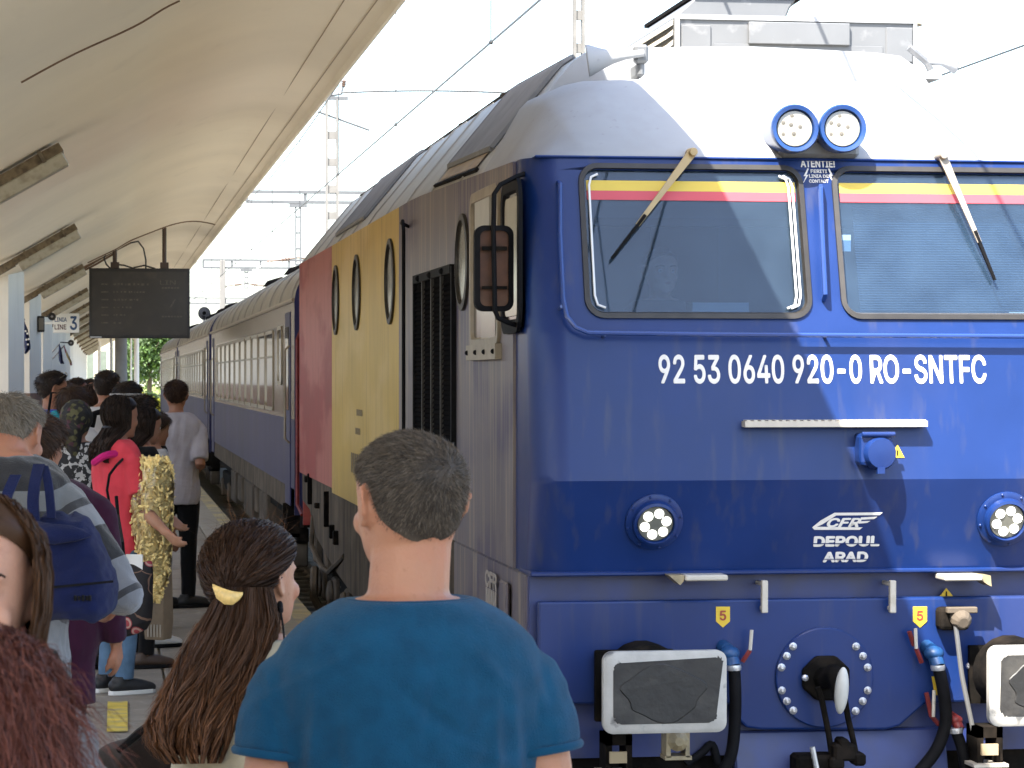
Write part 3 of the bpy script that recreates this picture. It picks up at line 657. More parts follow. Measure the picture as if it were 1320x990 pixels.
M_redp = pm("cock_red", (.17, .02, .018), .5, var=.3, vs=20); M_cockb = pm("cock_blue", (.010, .055, .16), .45, var=.2, vs=30); M_bray = pm("brass_dirty", (.30, .24, .14), .5, var=.25, vs=20)
M_glassf = glass("windscreen_glass", (.50, .62, .74), (.15, .24, .35), .11)
M_glasss = glass("side_glass", (.25, .24, .2), (.3, .28, .22), .35)
M_port = pm("porthole_glass", (.035, .028, .02), .12, spec=.8)
M_cab = pm("cab_lining", (.085, .115, .15), .7); M_cabd = pm("cab_dark", (.035, .045, .06), .7); M_paper = pm("paper", (.85, .84, .80), .8)

loco = thing("diesel_locomotive", "large blue diesel locomotive with white roof and dirty yellow and red side panels", "locomotive", (XC, YF, RZ))
HW = XC - XS; LEN = 15.3; YR = YF + LEN
FPROF = [(-2, .14), (.885, .14), (1.33, 0), (2.02, .10), (2.90, .36), (4, .7)]
def fy(z):
    for (a, b), (c, d) in zip(FPROF, FPROF[1:]):
        if z <= c: return YF + b + (d - b) * (z - a) / (c - a)
def ft(z):
    for (a, b), (c, d) in zip(FPROF, FPROF[1:]):
        if z <= c: return math.atan((d - b) / (c - a))
def F(px, py, off=0.):
    y = YF
    for _ in range(12): p = on_y(px, py, y); y = fy(p[2]) + off
    return on_y(px, py, y)
def ztop(y): return 2.86 + .105 * min(1, max(0, (y - YF - .3) / 4.5))

CR = .17
def corner(z, side):
    y0 = fy(z); pts = []
    for k in range(9):
        a = PI / 2 * k / 8; pts.append((XC + side * (HW - CR + CR * math.sin(a)), y0 + CR - CR * math.cos(a), z))
    pts.append((XC + side * HW, max(y0 + CR + .02, YF + .62), z)); return pts
zs = [.885, 1.0, 1.15, 1.31, 1.33, 1.36, 1.6, 1.85, 2.02, 2.04, 2.81, 2.87]
q = MB()
for side in (-1, 1): q.rings([corner(z, side) for z in zs], closed=False, cap=False)
xl, xr = XC - HW + CR, XC + HW - CR
zl = [z for z in zs if z <= 2.04]
q.rings([[(xl + (xr - xl) * k / 12, fy(z), z) for k in range(13)] for z in zl], closed=False, cap=False)
xcf = F(1059, 300)[0]
wl0, wl1 = F(752, 310)[0], F(1038, 310)[0]; wz0, wz1 = F(895, 408)[2], F(895, 214)[2]
wr0 = F(1080, 310)[0]; wr1 = 2 * xcf - wl0
def win_panel(q, X0, X1, Z0, Z1, hx0, hx1, hz0, hz1, r):
    n = 6; inner = [((hx0 + hx1) / 2 + a, (hz0 + hz1) / 2 + b) for a, b in rrect(hx1 - hx0, hz1 - hz0, r, n)]
    cor = [(X1, Z1), (X0, Z1), (X0, Z0), (X1, Z0)]
    vs = [(x, fy(z), z) for x, z in inner] + [(x, fy(z), z) for x, z in cor]; m = len(inner); fs = []
    for c in range(4):
        b = c * (n + 1)
        for k in range(n): fs.append((b + k, b + k + 1, m + c))
        fs.append((b + n, (b + n + 1) % m, m + (c + 1) % 4, m + c))
    q.add(vs, fs)
WR = .085
win_panel(q, xl, xcf, 2.04, 2.81, wl0, wl1, wz0, wz1, WR); win_panel(q, xcf, xr, 2.04, 2.81, wr0, wr1, wz0, wz1, WR)
q.rings([[(xl + (xr - xl) * k / 12, fy(z), z) for k in range(13)] for z in (2.81, 2.87)], closed=False, cap=False)
cme = q.mesh("cab_front"); cbm = bmesh.new(); cbm.from_mesh(cme); bmesh.ops.remove_doubles(cbm, verts=cbm.verts, dist=.001); bmesh.ops.recalc_face_normals(cbm, faces=cbm.faces)
if sum(f.normal.y * f.calc_area() for f in cbm.faces) > 0: bmesh.ops.reverse_faces(cbm, faces=cbm.faces)
cbm.to_mesh(cme); cbm.free()
cabf = obj("cab_front", cme, M_blue, loco, smooth=22)
# belt ledge below the nose, trim line at roof edge
q = MB(); q.prism([(XC - HW - .004, .875), (XC + HW + .004, .875), (XC + HW + .004, .897), (XC - HW - .004, .897)], 'y', YF + .118, YF + .5)
obj("belt_ledge", q, M_blue, loco, bevel=.006)
q = MB(); q.box(XC - HW + .05, XC + HW - .05, fy(2.87) - .012, fy(2.87) + .2, 2.867, 2.88); obj("rain_gutter", q, M_blue, loco, bevel=.008)

# windscreens
for (a, b, hasdriver) in ((wl0, wl1, 1), (wr0, wr1, 0)):
    cx, cz = (a + b) / 2, (wz0 + wz1) / 2; W_, H_ = b - a, wz1 - wz0
    def loop(dw, off, r): return [(cx + x, fy(cz + z) + off, cz + z) for x, z in rrect(W_ + dw, H_ + dw, r)]
    q = MB(); q.rings([loop(.02, .004, WR + .01), loop(.018, -.014, WR + .01), loop(-.03, -.016, WR - .015), loop(-.045, .02, WR - .02)], cap=False)
    fr = obj("windscreen_frame", q, M_seal, loco, smooth=50)
    q = MB(); lp_ = loop(-.04, .012, WR - .02); q.add(lp_ + [(x, y + .008, z) for x, y, z in lp_], [tuple(range(len(lp_)))[::-1], tuple(range(len(lp_), 2 * len(lp_)))])
    obj("pane", q, M_glassf, fr)
    for (z0_, z1_, m, nm) in ((wz1 - .125, wz1 - .075, pm("strip_yellow", (.60, .44, .05), .5, var=.06), "yellow"), (wz1 - .170, wz1 - .1255, pm("strip_red", (.50, .06, .08), .5, var=.06), "red")):
        q = MB(); e = .03; q.add([(a + e, fy(z0_) - .001 + .010, z0_), (b - e, fy(z0_) + .009, z0_), (b - e, fy(z1_) + .009, z1_), (a + e, fy(z1_) + .009, z1_)], [(0, 1, 2, 3)])
        o = obj("sun_strip", q, m, fr); o['label'] = nm + " sun strip across the top of the windscreen"
    if hasdriver:
        for s, o1 in ((-1, .040), (1, .045), (1, .065)):
            pts = []; x = (a + o1) if s < 0 else (b - o1)
            pts = [(x + -s * .045, wz1 - .045), (x - s * .012, wz1 - .06), (x, wz1 - .10), (x, cz), (x, wz0 + .10), (x - s * .012, wz0 + .055), (x - s * .05, wz0 + .04)]
            q = MB(); q.tube([(u, fy(v) - .006, v) for u, v in pts], .006, 6); obj("seal_cord", q, M_wpaint if False else pm("seal_white", (.75, .76, .76), .5, var=.05), fr, smooth=True)
    else:
        q = MB(); n = 42
        for k in range(n):
            z0_ = wz0 + .03 + (wz1 - .19 - wz0 - .03) * k / n; z1_ = wz0 + .03 + (wz1 - .19 - wz0 - .03) * (k + 1) / n; zm = (z0_ + z1_) / 2
            q.add([(a + .11, fy(z0_) + .10, z0_), (b - .03, fy(z0_) + .10, z0_), (b - .03, fy(zm) + .088, zm), (a + .11, fy(zm) + .088, zm), (b - .03, fy(z1_) + .10, z1_), (a + .11, fy(z1_) + .10, z1_)], [(0, 1, 2, 3), (3, 2, 4, 5)])
        o = obj("sun_blind", q, pm("blind_grey", (.13, .165, .20), .6), fr)
        p = F(1092, 313); q = MB(); q.box(p[0] - .02, p[0] + .025, p[1] + .024, p[1] + .028, p[2] - .04, p[2] + .04); obj("sticker", q, M_paper, fr)
# wipers
for pv, el, tip, m in (((893, 196), (822, 290), (789, 333), pm("wiper_tan", (.36, .27, .13), .5, var=.2)), ((1215, 200), (1263, 312), (1283, 361), pm("wiper_grey", (.33, .29, .24), .5, var=.2))):
    A, B_, T = F(*pv, -.07), F(*el, -.05), F(*tip, -.025)
    q = MB(); q.lathe((A[0], A[1] - .01, A[2]), (0, 1, 0), [(.018, -.02), (.022, 0), (.024, .07), (.015, .12)], 12); wp = obj("wiper", q, m, loco, smooth=40)
    q = MB(); d_ = Vector(B_) - Vector(A); pp = d_.cross(Vector((0, 1, 0))).normalized()
    q.rings([[tuple(Vector(P) + pp * w_ * u + Vector((0, v, 0))) for u, v in ((-1, 0), (1, 0), (1, .014), (-1, .014))] for P, w_ in ((A, .022), (Vector(A) + d_ * .5, .014), (B_, .010))]); obj("wiper_arm", q, m, wp)
    B2 = Vector(B_) * 1.0 - (Vector(T) - Vector(B_)) * .3
    q = MB(); q.tube([tuple(B2), T], [.009, .006], 6); q.tube([tuple(B2 + Vector((0, .025, 0))), (T[0], T[1] + .012, T[2])], .007, 4); obj("wiper_blade", q, M_black, wp)
# handrails
path = [F(x, y, -.055) for x, y in ((722, 237), (722, 300), (726, 385), (731, 408), (742, 422), (758, 429), (900, 431), (1060, 432), (1320, 433.5))]
xm = 2 * XC - path[0][0]; path = [(path[0][0], path[0][1] + .05, path[0][2] + .01)] + [tuple(p) for p in path]
last = path[-1]; path += [(xm - .15, last[1], last[2])]
q = MB(); q.tube(path, .0115, 8); hr = obj("handrail", q, M_bluel, loco, smooth=True)
for x, y in ((724, 395), (780, 431), (1066, 432)): q = MB(); p = F(x, y, -.055); q.tube([tuple(p), (p[0], p[1] + .06, p[2] - .01)], .009, 6); obj("rail_bracket", q, M_bluel, hr)
q = MB(); q.tube([F(1058, 240, -.01), F(1058, 243, -.055), F(1060, 300, -.06), F(1064, 380, -.06), F(1062, 386, -.01)], .0125, 8); obj("grab_handle", q, M_bluel, loco, smooth=True)

# number, warning text, logo
def front_text(s, x0, x1, y0, y1, m=M_letter, bold=.0, shear=0., spacing=1., off=-.002, name="lettering"):
    a, b = F(x0, (y0 + y1) / 2), F(x1, (y0 + y1) / 2); t, u = F((x0 + x1) / 2, y0), F((x0 + x1) / 2, y1); c = F((x0 + x1) / 2, (y0 + y1) / 2, off)
    me = text_mesh(s, b[0] - a[0], t[2] - u[2], .003, bold=bold, shear=shear, spacing=spacing); place_mesh(me, c, rx=-ft(c[2])); return obj(name, me, m, loco)
front_text("92 53 0640 920-0 RO-SNTFC", 851, 1273, 457, 495, bold=.017, name="number_lettering")
front_text("ATENTIE!", 1032, 1076, 206, 216, bold=.025)
for i, s in enumerate(("FERITI", "LINIA DE", "CONTACT")): front_text(s, 1045 - (i > 0) * 2, 1066 + (i > 0) * 2, 218.5 + i * 6.4, 223 + i * 6.4, bold=.02)
def fpoly(pts, name, m, off=-.003, th=.003):
    v = [F(x, y, off) for x, y in pts]; n = len(v); q = MB(); q.add([tuple(p) for p in v] + [(p[0], p[1] + th, p[2]) for p in v], [tuple(range(n)), tuple(range(n, 2 * n))[::-1]] + [(i, (i + 1) % n, n + (i + 1) % n, n + i) for i in range(n)])
    return obj(name, q, m, loco)
for s, cx in ((1, 1039), (-1, 1071)): fpoly([(cx + s * 2, 217), (cx - s * 3, 227), (cx + s * 0, 227), (cx - s * 4, 237), (cx + s * 3, 225.5), (cx + s * .5, 225.5), (cx + s * 3.6, 217.5)], "lightning_bolt", M_letter)
front_text("CFR", 1066, 1110, 667.5, 680, bold=.03, shear=.3)
fpoly([(1076, 661), (1138, 660.5), (1134, 664), (1078, 664.5), (1060, 676), (1053, 679), (1112, 679.8), (1108, 683), (1050, 683), (1047, 680), (1058, 671)], "logo_outline", M_letter)
fpoly([(1110, 667), (1131, 666), (1127, 669), (1109, 670)], "logo_stripe", M_letter); fpoly([(1108, 672), (1122, 671.5), (1118, 674), (1107, 675)], "logo_stripe", M_letter)
front_text("DEPOUL", 1049, 1134, 690.5, 705, bold=.04); front_text("ARAD", 1061, 1119, 711, 725, bold=.04)
M_letblue = M_blue
for y0, y1, x0, x1 in ((700.2, 701.3, 1048, 1135), (720.4, 721.4, 1060, 1120)): fpoly([(x0, y0), (x1, y0), (x1, y1), (x0, y1)], "stencil_gap", M_blue, off=-.0064, th=.0008)
# white step bar, socket, warning triangles
a, b = F(956, 546), F(1190, 546)
q = MB(); q.box(a[0], b[0], a[1] - .075, a[1] + .05, a[2] - .016, a[2] + .012); n = 26
for k in range(n): x = a[0] + (b[0] - a[0]) * (k + .25) / n; q.box(x, x + (b[0] - a[0]) / n * .5, a[1] - .075, a[1] + .02, a[2] + .012, a[2] + .018)
obj("step_bar", q, M_wclean, loco)
c = F(1124, 581); q = MB(); q.box(c[0] - .085, c[0] + .075, c[1] - .10, c[1] + .04, c[2] - .07, c[2] + .085); so = obj("power_socket", q, M_blue, loco, bevel=.02, bseg=2)
q = MB(); q.lathe((c[0] + .01, c[1] - .09, c[2] - .01), (.1, -1, 0), [(.078, -.03), (.082, .01), (.07, .035), (.02, .04)], 20); obj("socket_lid", q, M_blue, so, smooth=35)
q = MB(); q.tube([(c[0] - .08, c[1] - .11, c[2] + .08), (c[0] + .08, c[1] - .11, c[2] + .08)], .012, 8); q.box(c[0] - .01, c[0] + .025, c[1] - .135, c[1] - .1, c[2] - .105, c[2] - .075); obj("lid_hinge", q, M_blue, so)
for pts, mk in (([(1157, 573), (1166, 590), (1148, 590)], (1157, 584)), ([(1220, 758), (1229, 769), (1211, 769)], (1220, 766))):
    t_ = fpoly(pts, "warning_triangle", M_tagy, off=-.004 if pts[0][1] < 700 else .065)
    q = MB(); p = F(mk[0], mk[1], -.006 if pts[0][1] < 700 else .062); q.box(p[0] - .003, p[0] + .003, p[1] - .002, p[1] + .001, p[2] - .012, p[2] + .014); obj("warning_mark", q, M_black, t_)
# headlights
xh = [F(843, 672)[0], 2 * XC - F(843, 672)[0] + .02]
for x in xh:
    z = F(843, 672)[2]; y = fy(z); c = (x, y, z); ax = Vector((0, -1, -.28)).normalized()
    q = MB(); q.lathe(c, ax, [(.138, -.03), (.138, .012), (.125, .02), (.11, .022), (.105, .05), (.092, .056), (.088, .03), (.02, .022)], 32); h = obj("headlight", q, M_blue, loco, smooth=35)
    q = MB(); q.lathe(Vector(c) + ax * .03, ax, [(.086, 0), (.084, .008), (.01, .012)], 28); obj("lens", q, pm("headlight_lens", (.12, .12, .10), .15, coat=.8), h, smooth=35)
    u = ax.orthogonal().normalized(); w_ = ax.cross(u)
    for k in range(6):
        a = k * PI / 3 + .5; p = Vector(c) + ax * .041 + (u * math.cos(a) + w_ * math.sin(a)) * .053
        q = MB(); q.lathe(p, ax, [(.0235, 0), (.023, .004), (.012, .008)], 14); obj("lit_led", q, M_ledon, h, smooth=True)
    for k in range(8):
        a = k * PI / 4 + .2; p = Vector(c) + ax * .018 + (u * math.cos(a) + w_ * math.sin(a)) * .127; q = MB(); q.ball(p, .008, 8, 5); obj("bolt", q, M_blue, h)
for px in (1024.5, 1086):
    c = F(px, 166, -.16); c = (c[0], c[1] + .02, c[2]); ax = Vector((-.03, -1, .02)).normalized()
    q = MB(); q.lathe(c, ax, [(.07, -.45), (.108, -.20), (.112, -.02), (.118, .03), (.112, .045), (.094, .04), (.088, .01), (.02, .008)], 30); h = obj("roof_headlight", q, M_bluel if False else pm("lamp_blue", (.012, .05, .19), .3, var=.12, coat=.3), loco, smooth=35)
    q = MB(); q.lathe(Vector(c) + ax * .012, ax, [(.088, 0), (.085, .012), (.01, .018)], 26); obj("lens", q, M_lens, h, smooth=35)
    u = Vector((1, 0, 0)); w_ = Vector((0, 0, 1))
    for k in range(10):
        r_, a = (.062, k * 2 * PI / 7) if k < 7 else (.026, k * 2 * PI / 3 + .3); p = Vector(c) + ax * .031 + (u * math.cos(a) + w_ * math.sin(a)) * r_ - ax * (.012 * r_ / .08)
        q = MB(); q.lathe(p, ax, [(.011, 0), (.010, .003), (.004, .004)], 8); obj("led_bead", q, M_ledoff, h)
c = F(1055, 196); q = MB(); q.box(c[0] - .20, c[0] + .20, c[1] - .03, c[1] + .4, c[2] - .03, c[2] + .06); obj("lamp_bracket", q, M_acgrey, loco, bevel=.02)

# roof: profile across, front visor
RP = [(1.0, 0), (.975, .06), (.86, .345), (.83, .39), (.70, .475), (.66, .488), (.3, .515), (0, .52)]
MP = [(1.0, 0), (.96, .085), (.81, .345), (.66, .605), (.60, .662), (.50, .678), (.25, .69), (0, .70)]   # main roof behind the cab: steep side, edge, flat top
YM = YF + 1.75
def main_row(y): zt = ztop(y); return [(XC - a * HW * 1.002, y, zt + b) for a, b in MP] + [(XC + a * HW * 1.002, y, zt + b) for a, b in MP[::-1][1:]]
RPc = [Vector(p) for p in RP]
def roof_row(y, h=1., zt=None):
    zt = ztop(y) if zt is None else zt
    L_ = [(XC - p.x * HW * 1.002, y, zt + p.y * h) for p in RPc]; R_ = [(XC + p.x * HW * 1.002, y, zt + p.y * h) for p in RPc[::-1][1:]]; return L_ + R_
q = MB(); rows = []
for s, h, dy in ((0, .02, 0), (.03, .10, .03), (.3, .50, .36), (.57, .86, .72), (.63, .92, .82), (.8, .975, 1.1), (1, 1, 1.42)):
    y = YF + .36 + dy
    zt = 2.872 + (ztop(y) - 2.872) * s; rw = roof_row(y, h, zt)
    # plan view: the sides of the visor start at the rounded corner
    rw = [(XC + (x - XC) * (1 - .07 * (1 - min(1, s * 1.3))), yy, z) for x, yy, z in rw]; rows.append(rw)
q.rings(rows, closed=False, cap=False); obj("roof_visor", q, M_roofv, loco, smooth=24, fix=False)
q = MB(); y0 = YM; rows = [main_row(y0 + (YR - y0) * k / 40) for k in range(41)]; q.rings(rows, closed=False, cap=False); roof = obj("roof", q, M_roof, loco, smooth=20, fix=False)
fr0 = main_row(YM); fr1 = [(x, YM - .10 * (z > ztop(YM) + .2), ztop(YM) - .02 + .0 * z) for x, y, z in fr0]
q = MB(); q.rings([fr0, [(x, YM - .02, ztop(YM) - .05) for x, y, z in fr0]], closed=False, cap=False); obj("roof_front_wall", q, M_roofv, loco, fix=False)
for y in np.arange(y0 + .9, YR, 1.35):
    rw = main_row(y); q = MB(); q.tube(rw, .010, 4, cap=False); obj("roof_seam", q, M_roof, roof)
def roof_pt(x, y):
    rw = main_row(y)
    for a, b in zip(rw, rw[1:]):
        if a[0] <= x <= b[0]: t = (x - a[0]) / (b[0] - a[0] + 1e-9); return a[2] + (b[2] - a[2]) * t
    return 3
def roof_grille(ya, yb, xa, xb, nrib, lab):
    q = MB()
    for y in (ya, yb): q.tube([(x, y, roof_pt(x, y) + .012) for x in np.linspace(xa, xb, 10)], .022, 5)
    for x in (xa, xb): q.tube([(x, y, roof_pt(x, y) + .012) for y in (ya, yb)], .022, 5)
    g_ = obj("roof_grille", q, M_acgrey, loco); g_['label'] = lab
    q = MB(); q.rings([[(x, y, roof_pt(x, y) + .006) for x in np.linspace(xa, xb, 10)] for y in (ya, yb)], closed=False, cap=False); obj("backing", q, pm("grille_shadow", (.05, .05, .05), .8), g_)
    for k in range(nrib):
        y = ya + (yb - ya) * (k + .5) / nrib; q = MB(); q.tube([(x, y, roof_pt(x, y) + .012) for x in np.linspace(xa, xb, 8)], .017, 4, cap=False); obj("slat", q, pm("slat_grey", (.20, .20, .20), .6), g_)
roof_grille(14.65, 16.5, 2.09, 2.53, 17, "large ribbed roof grille behind the cab")
roof_grille(21.6, 24.3, 2.06, 2.52, 18, "rear ribbed roof grille above the yellow panel")
q = MB(); q.rings([[(2.075, y, roof_pt(2.075, y) + .012), (2.010, y, roof_pt(2.010, y) + .02)] for y in (14.7, 16.4)], closed=False, cap=False); o = obj("roof_vent", q, pm("vent_tan", (.30, .23, .15), .7), loco)
q = MB(); q.tube([(2.0, 14.6, roof_pt(2.0, 14.6) + .012), (2.0, 16.5, roof_pt(2.0, 16.5) + .012)], .014, 4); obj("vent_lip", q, M_dark, o)
q = MB(); q.tube([(2.57, y, roof_pt(2.57, y) + .015) for y in np.linspace(16.6, YR - .3, 20)], .018, 5); obj("roof_conduit", q, M_dark, roof)
for y in (18.4, 20.6): q = MB(); q.tube([(2.7, y, roof_pt(2.7, y)), (2.7, y, roof_pt(2.7, y) + .09), (2.75, y + .3, roof_pt(2.7, y) + .10)], .03, 6); obj("roof_bracket", q, M_dark, roof)
# air conditioning unit on the cab roof
a, b = on_y(871, 85, 14.5), on_y(1180, 26, 14.5); x0, x1, z0, z1 = a[0], b[0], a[2], b[2]
q = MB(); q.box(x0, x1, 14.5, 16.0, z0 - .2, z1); ac = obj("roof_unit", q, M_acgrey, loco, bevel=.008)
q = MB(); q.box(x0 - .01, x1 + .14, 14.47, 16, z0 - .05, z0 - .002); q.box(x0 - .006, x0 + .02, 14.486, 14.499, z0, z1); q.box(x1 - .014, x1 + .006, 14.486, 14.499, z0, z1); q.box(x0 + .02, x1 - .014, 14.486, 14.499, z1 - .02, z1 + .006); obj("unit_frame", q, M_roofv, ac)
def panel_px(xa, xb, ya, yb, dy): p, r = on_y(xa, yb, 14.5), on_y(xb, ya, 14.5); q = MB(); q.box(p[0], r[0], 14.5 - dy, 14.498, p[2], r[2]); return q
obj("unit_panel", panel_px(878, 916, 33, 81, .012), M_acgrey, ac, bevel=.004); obj("unit_panel", panel_px(964, 1094, 31, 57, .03), M_acgrey, ac, bevel=.004); obj("unit_panel", panel_px(1142, 1176, 36, 80, .010), M_acgrey, ac, bevel=.004); obj("unit_panel", panel_px(920, 1138, 60, 80, .006), M_acgrey, ac, bevel=.003)
for k in range(5): q = MB(); zz = z0 + (z1 - z0) * (k + .2) / 5; q.prism([(x0 - .004, zz), (x0 - .004, zz + .028), (x0 - .05, zz - .01), (x0 - .05, zz - .03)], 'y', 14.55, 15.95); obj("louvre_slat", q, pm("louvre_cream", (.50, .46, .38), .6), ac)
a2, b2 = on_y(880, 24, 16.5), on_y(1010, 10, 16.5); q = MB(); q.prism([(x0 - .25, z1 - .2), (x0 + .9, z1 - .1), (a2[0] + .58, b2[2] - .06), (b2[0] - .02, b2[2]), (a2[0], b2[2]), (a2[0] - .2, a2[2] - .1)], 'y', 16.1, 17.6); rc = obj("exhaust_cowl", q, M_acgrey, loco, bevel=.01)
q = MB(); q.box(a2[0] - .02, b2[0] + .02, 16.08, 17.62, b2[2] + .002, b2[2] + .025); obj("cowl_cover", q, M_dark, rc)
c = on_y(1160, 30, 15); q = MB(); q.lathe((c[0], c[1], z1), (0, 0, 1), [(.05, 0), (.05, .03), (.13, .035), (.10, .07), (.02, .08)], 14); obj("roof_vent_cap", q, M_bray, ac, smooth=40)
# horns
c = on_y(757, 78, 14.0); d_ = on_y(826, 70, 14.0); q = MB(); ax = (d_[0] - c[0], -.05, d_[2] - c[2])
q.lathe(c, ax, [(.030, .015), (.083, 0), (.085, .004), (.076, .03), (.058, .07), (.036, .13), (.022, .20), (.018, .30)], 20); h = obj("horn", q, M_roofv, loco, smooth=40); h['label'] = "long horn pointing towards the platform"
q = MB(); q.cbox((d_[0], d_[1], d_[2]), (.075, .07, .10)); q.box(d_[0] - .02, d_[0] + .02, 13.98, 14.2, d_[2] - .12, d_[2] - .04); obj("horn_mount", q, M_acgrey, h, bevel=.015)
c = on_y(1228, 80, 14.0); d_ = on_y(1195, 76, 14.0); q = MB(); q.lathe(c, (c[0] - d_[0], 0, 0), [(.018, -.14), (.022, -.06), (.045, -.02), (.065, .01), (.05, .02)], 16); h = obj("horn", q, M_roofv, loco, smooth=40); h['label'] = "short horn at the far side of the roof"
q = MB(); q.tube([(d_[0] - .1, 14, d_[2] + .06), (d_[0], 14, d_[2] - .02), (d_[0] + .02, 14, d_[2] - .06)], .02, 6); obj("horn_mount", q, M_acgrey, h)
# cab interior
q = MB(); q.box(XC - HW + .04, XC + HW - .04, YF + 1.70, YF + 1.745, 1.2, 2.86); q.box(XC - HW + .04, XC + HW - .04, YF + .4, YF + 1.8, 1.2, 1.25); q.box(XC - HW + .04, XC + HW - .04, YF + .75, YF + 1.745, 2.80, 2.84); cab = obj("cab_lining", q, M_cab, loco)
q = MB(); q.box(xcf - .55, xcf - .18, YF + 1.685, YF + 1.698, 1.25, 2.62); obj("cab_door", q, M_cabd, cab)
q = MB(); q.box(XC - HW + .15, XC + HW - .15, YF + .25, YF + .8, 1.9, 1.985); q.box(XC - HW + .15, XC + HW - .15, YF + .3, YF + .5, 1.3, 1.9); obj("control_desk", q, M_cabd, cab, bevel=.02)
q = MB(); c = on_y(928, 398, YF + .42); q.box(c[0] - .14, c[0] + .14, YF + .40, YF + .55, c[2] - .02, c[2] + .03); obj("paper_sheet", q, M_paper, cab)
q = MB(); q.box(XC - HW + .05, XC + HW - .05, YF + .62, YF + .72, 2.56, 2.60); obj("header_panel", q, M_cabd, cab)

# sides (platform side with its paint panels; far side plain)
def side_panel(ya, yb, m, lab, zlo=.885, n=8):
    q = MB(); q.rings([[(XS - .0, ya + (yb - ya) * k / n, z) for k in range(n + 1)] for z in (zlo, 1.3, 1.8, 2.3)] + [[(XS, ya + (yb - ya) * k / n, ztop(ya + (yb - ya) * k / n)) for k in range(n + 1)]], closed=False, cap=False)
    so_ = obj("side_panel", q, m, loco, fix=False); so_['label'] = lab; s = so_.modifiers.new("t", 'SOLIDIFY'); s.thickness = .03; s.offset = 0; return so_
ys_ = [on_x(517, 300, XS)[1], on_x(430, 400, XS)[1]]
spc = side_panel(YF + .6, ys_[0] - .004, M_side, "dirty grey blue cab side panel")
spy = side_panel(ys_[0] + .004, ys_[1] - .004, M_yellow, "streaked yellow side panel", .80); spr = side_panel(ys_[1] + .004, YR, M_red, "faded red side panel", .84)
q = MB(); q.box(XC + HW - .02, XC + HW + .01, YF + 1.65, YR, .885, 2.97); q.box(XC + HW - .02, XC + HW + .01, YF + .6, YF + 1.65, .885, 1.95); q.box(XC + HW - .02, XC + HW + .01, YF + .6, YF + 1.65, 2.68, 2.88); obj("far_side_panel", q, M_blue, loco)
q = MB(); q.box(XS + .02, XC + HW, YR - .05, YR, .3, 2.97); re_ = obj("rear_wall", q, M_red, loco)
q = MB(); q.tube([(2.0, YR + .02, .4), (1.96, YR + .14, .5), (1.96, YR + .14, 2.2), (2.0, YR + .02, 2.32)], .022, 6); q.tube([(2.15, YR + .02, .4), (2.12, YR + .2, .5), (2.12, YR + .2, 2.3), (2.15, YR + .02, 2.4)], .022, 6); obj("entry_handrail", q, M_redp, loco)
for px, py in ((436, 387), (463, 377), (506.5, 363)):
    c = on_x(px, py, XS); q = MB(); q.lathe((XS - .012, c[1], c[2]), (-1, 0, 0), [(.30, 0), (.30, .02), (.262, .024), (.258, .004), (.20, .002)], 28); ph = obj("porthole", q, M_seal, spy if px > 435 else spr, smooth=35)
    q = MB(); q.lathe((XS - .022, c[1], c[2]), (-1, 0, 0), [(.25, 0), (.01, .002)], 28); obj("porthole_glass", q, M_port, spy)
c = on_x(601, 338, XS); q = MB(); q.lathe((XS - .012, c[1], c[2]), (-1, 0, 0), [(.27, 0), (.27, .02), (.235, .024), (.23, .004), (.2, .002)], 28); obj("porthole", q, M_seal, spc, smooth=35)
q = MB(); q.lathe((XS - .022, c[1], c[2]), (-1, 0, 0), [(.225, 0), (.01, .002)], 28); obj("porthole_glass", q, M_port, spc)
# louvred equipment door
yl0, yl1 = on_x(591, 400, XS)[1], on_x(541.5, 400, XS)[1]; zt_ = on_x(566, 359, XS)[2]; zb_ = 1.0
q = MB(); q.box(XS - .045, XS - .016, yl0 - .03, yl0 + .012, zb_, zt_ + .04); q.box(XS - .045, XS - .016, yl1 - .012, yl1 + .03, zb_, zt_ + .04); q.box(XS - .05, XS - .016, yl0 + .012, yl1 - .012, zt_, zt_ + .05); q.box(XS - .05, XS - .016, yl0 + .012, yl1 - .012, zb_, zb_ + .04); ld = obj("equipment_door", q, M_black, spc)
wd_ = (yl1 - yl0 - .024) / 4
for k in range(4):
    y = yl0 + .012 + wd_ * k; q = MB(); q.box(XS - .026, XS - .017, y + .015, y + wd_ - .015, zb_ + .04, zt_)
    for j in range(46): z = zb_ + .05 + j * (zt_ - zb_ - .08) / 46; q.add([(XS - .027, y + .02, z + .02), (XS - .027, y + wd_ - .02, z + .02), (XS - .040, y + wd_ - .02, z), (XS - .040, y + .02, z)], [(0, 1, 2, 3)])
    obj("louvre_panel", q, M_louv, ld)
    if k: q = MB(); q.box(XS - .046, XS - .026, y - .012, y + .012, zb_ + .04, zt_); obj("door_bar", q, M_seal, ld)
for k in range(3): q = MB(); q.ball((XS - .052, yl0 + .35 + k * .6, zt_ + .022), .02, 8, 5); obj("bolt", q, M_black, ld)
yh = on_x(541, 400, XS)[1] + .12; zh = on_x(541, 283, XS)[2]
q = MB(); q.tube([(XS - .02, yh + .34, zh - .02), (XS - .07, yh + .3, zh), (XS - .09, yh + .05, zh), (XS - .09, yh, zh - .06), (XS - .09, yh, 1.05), (XS - .02, yh, 1.0)], .012, 8); obj("entry_handrail", q, M_black, spc, smooth=True)
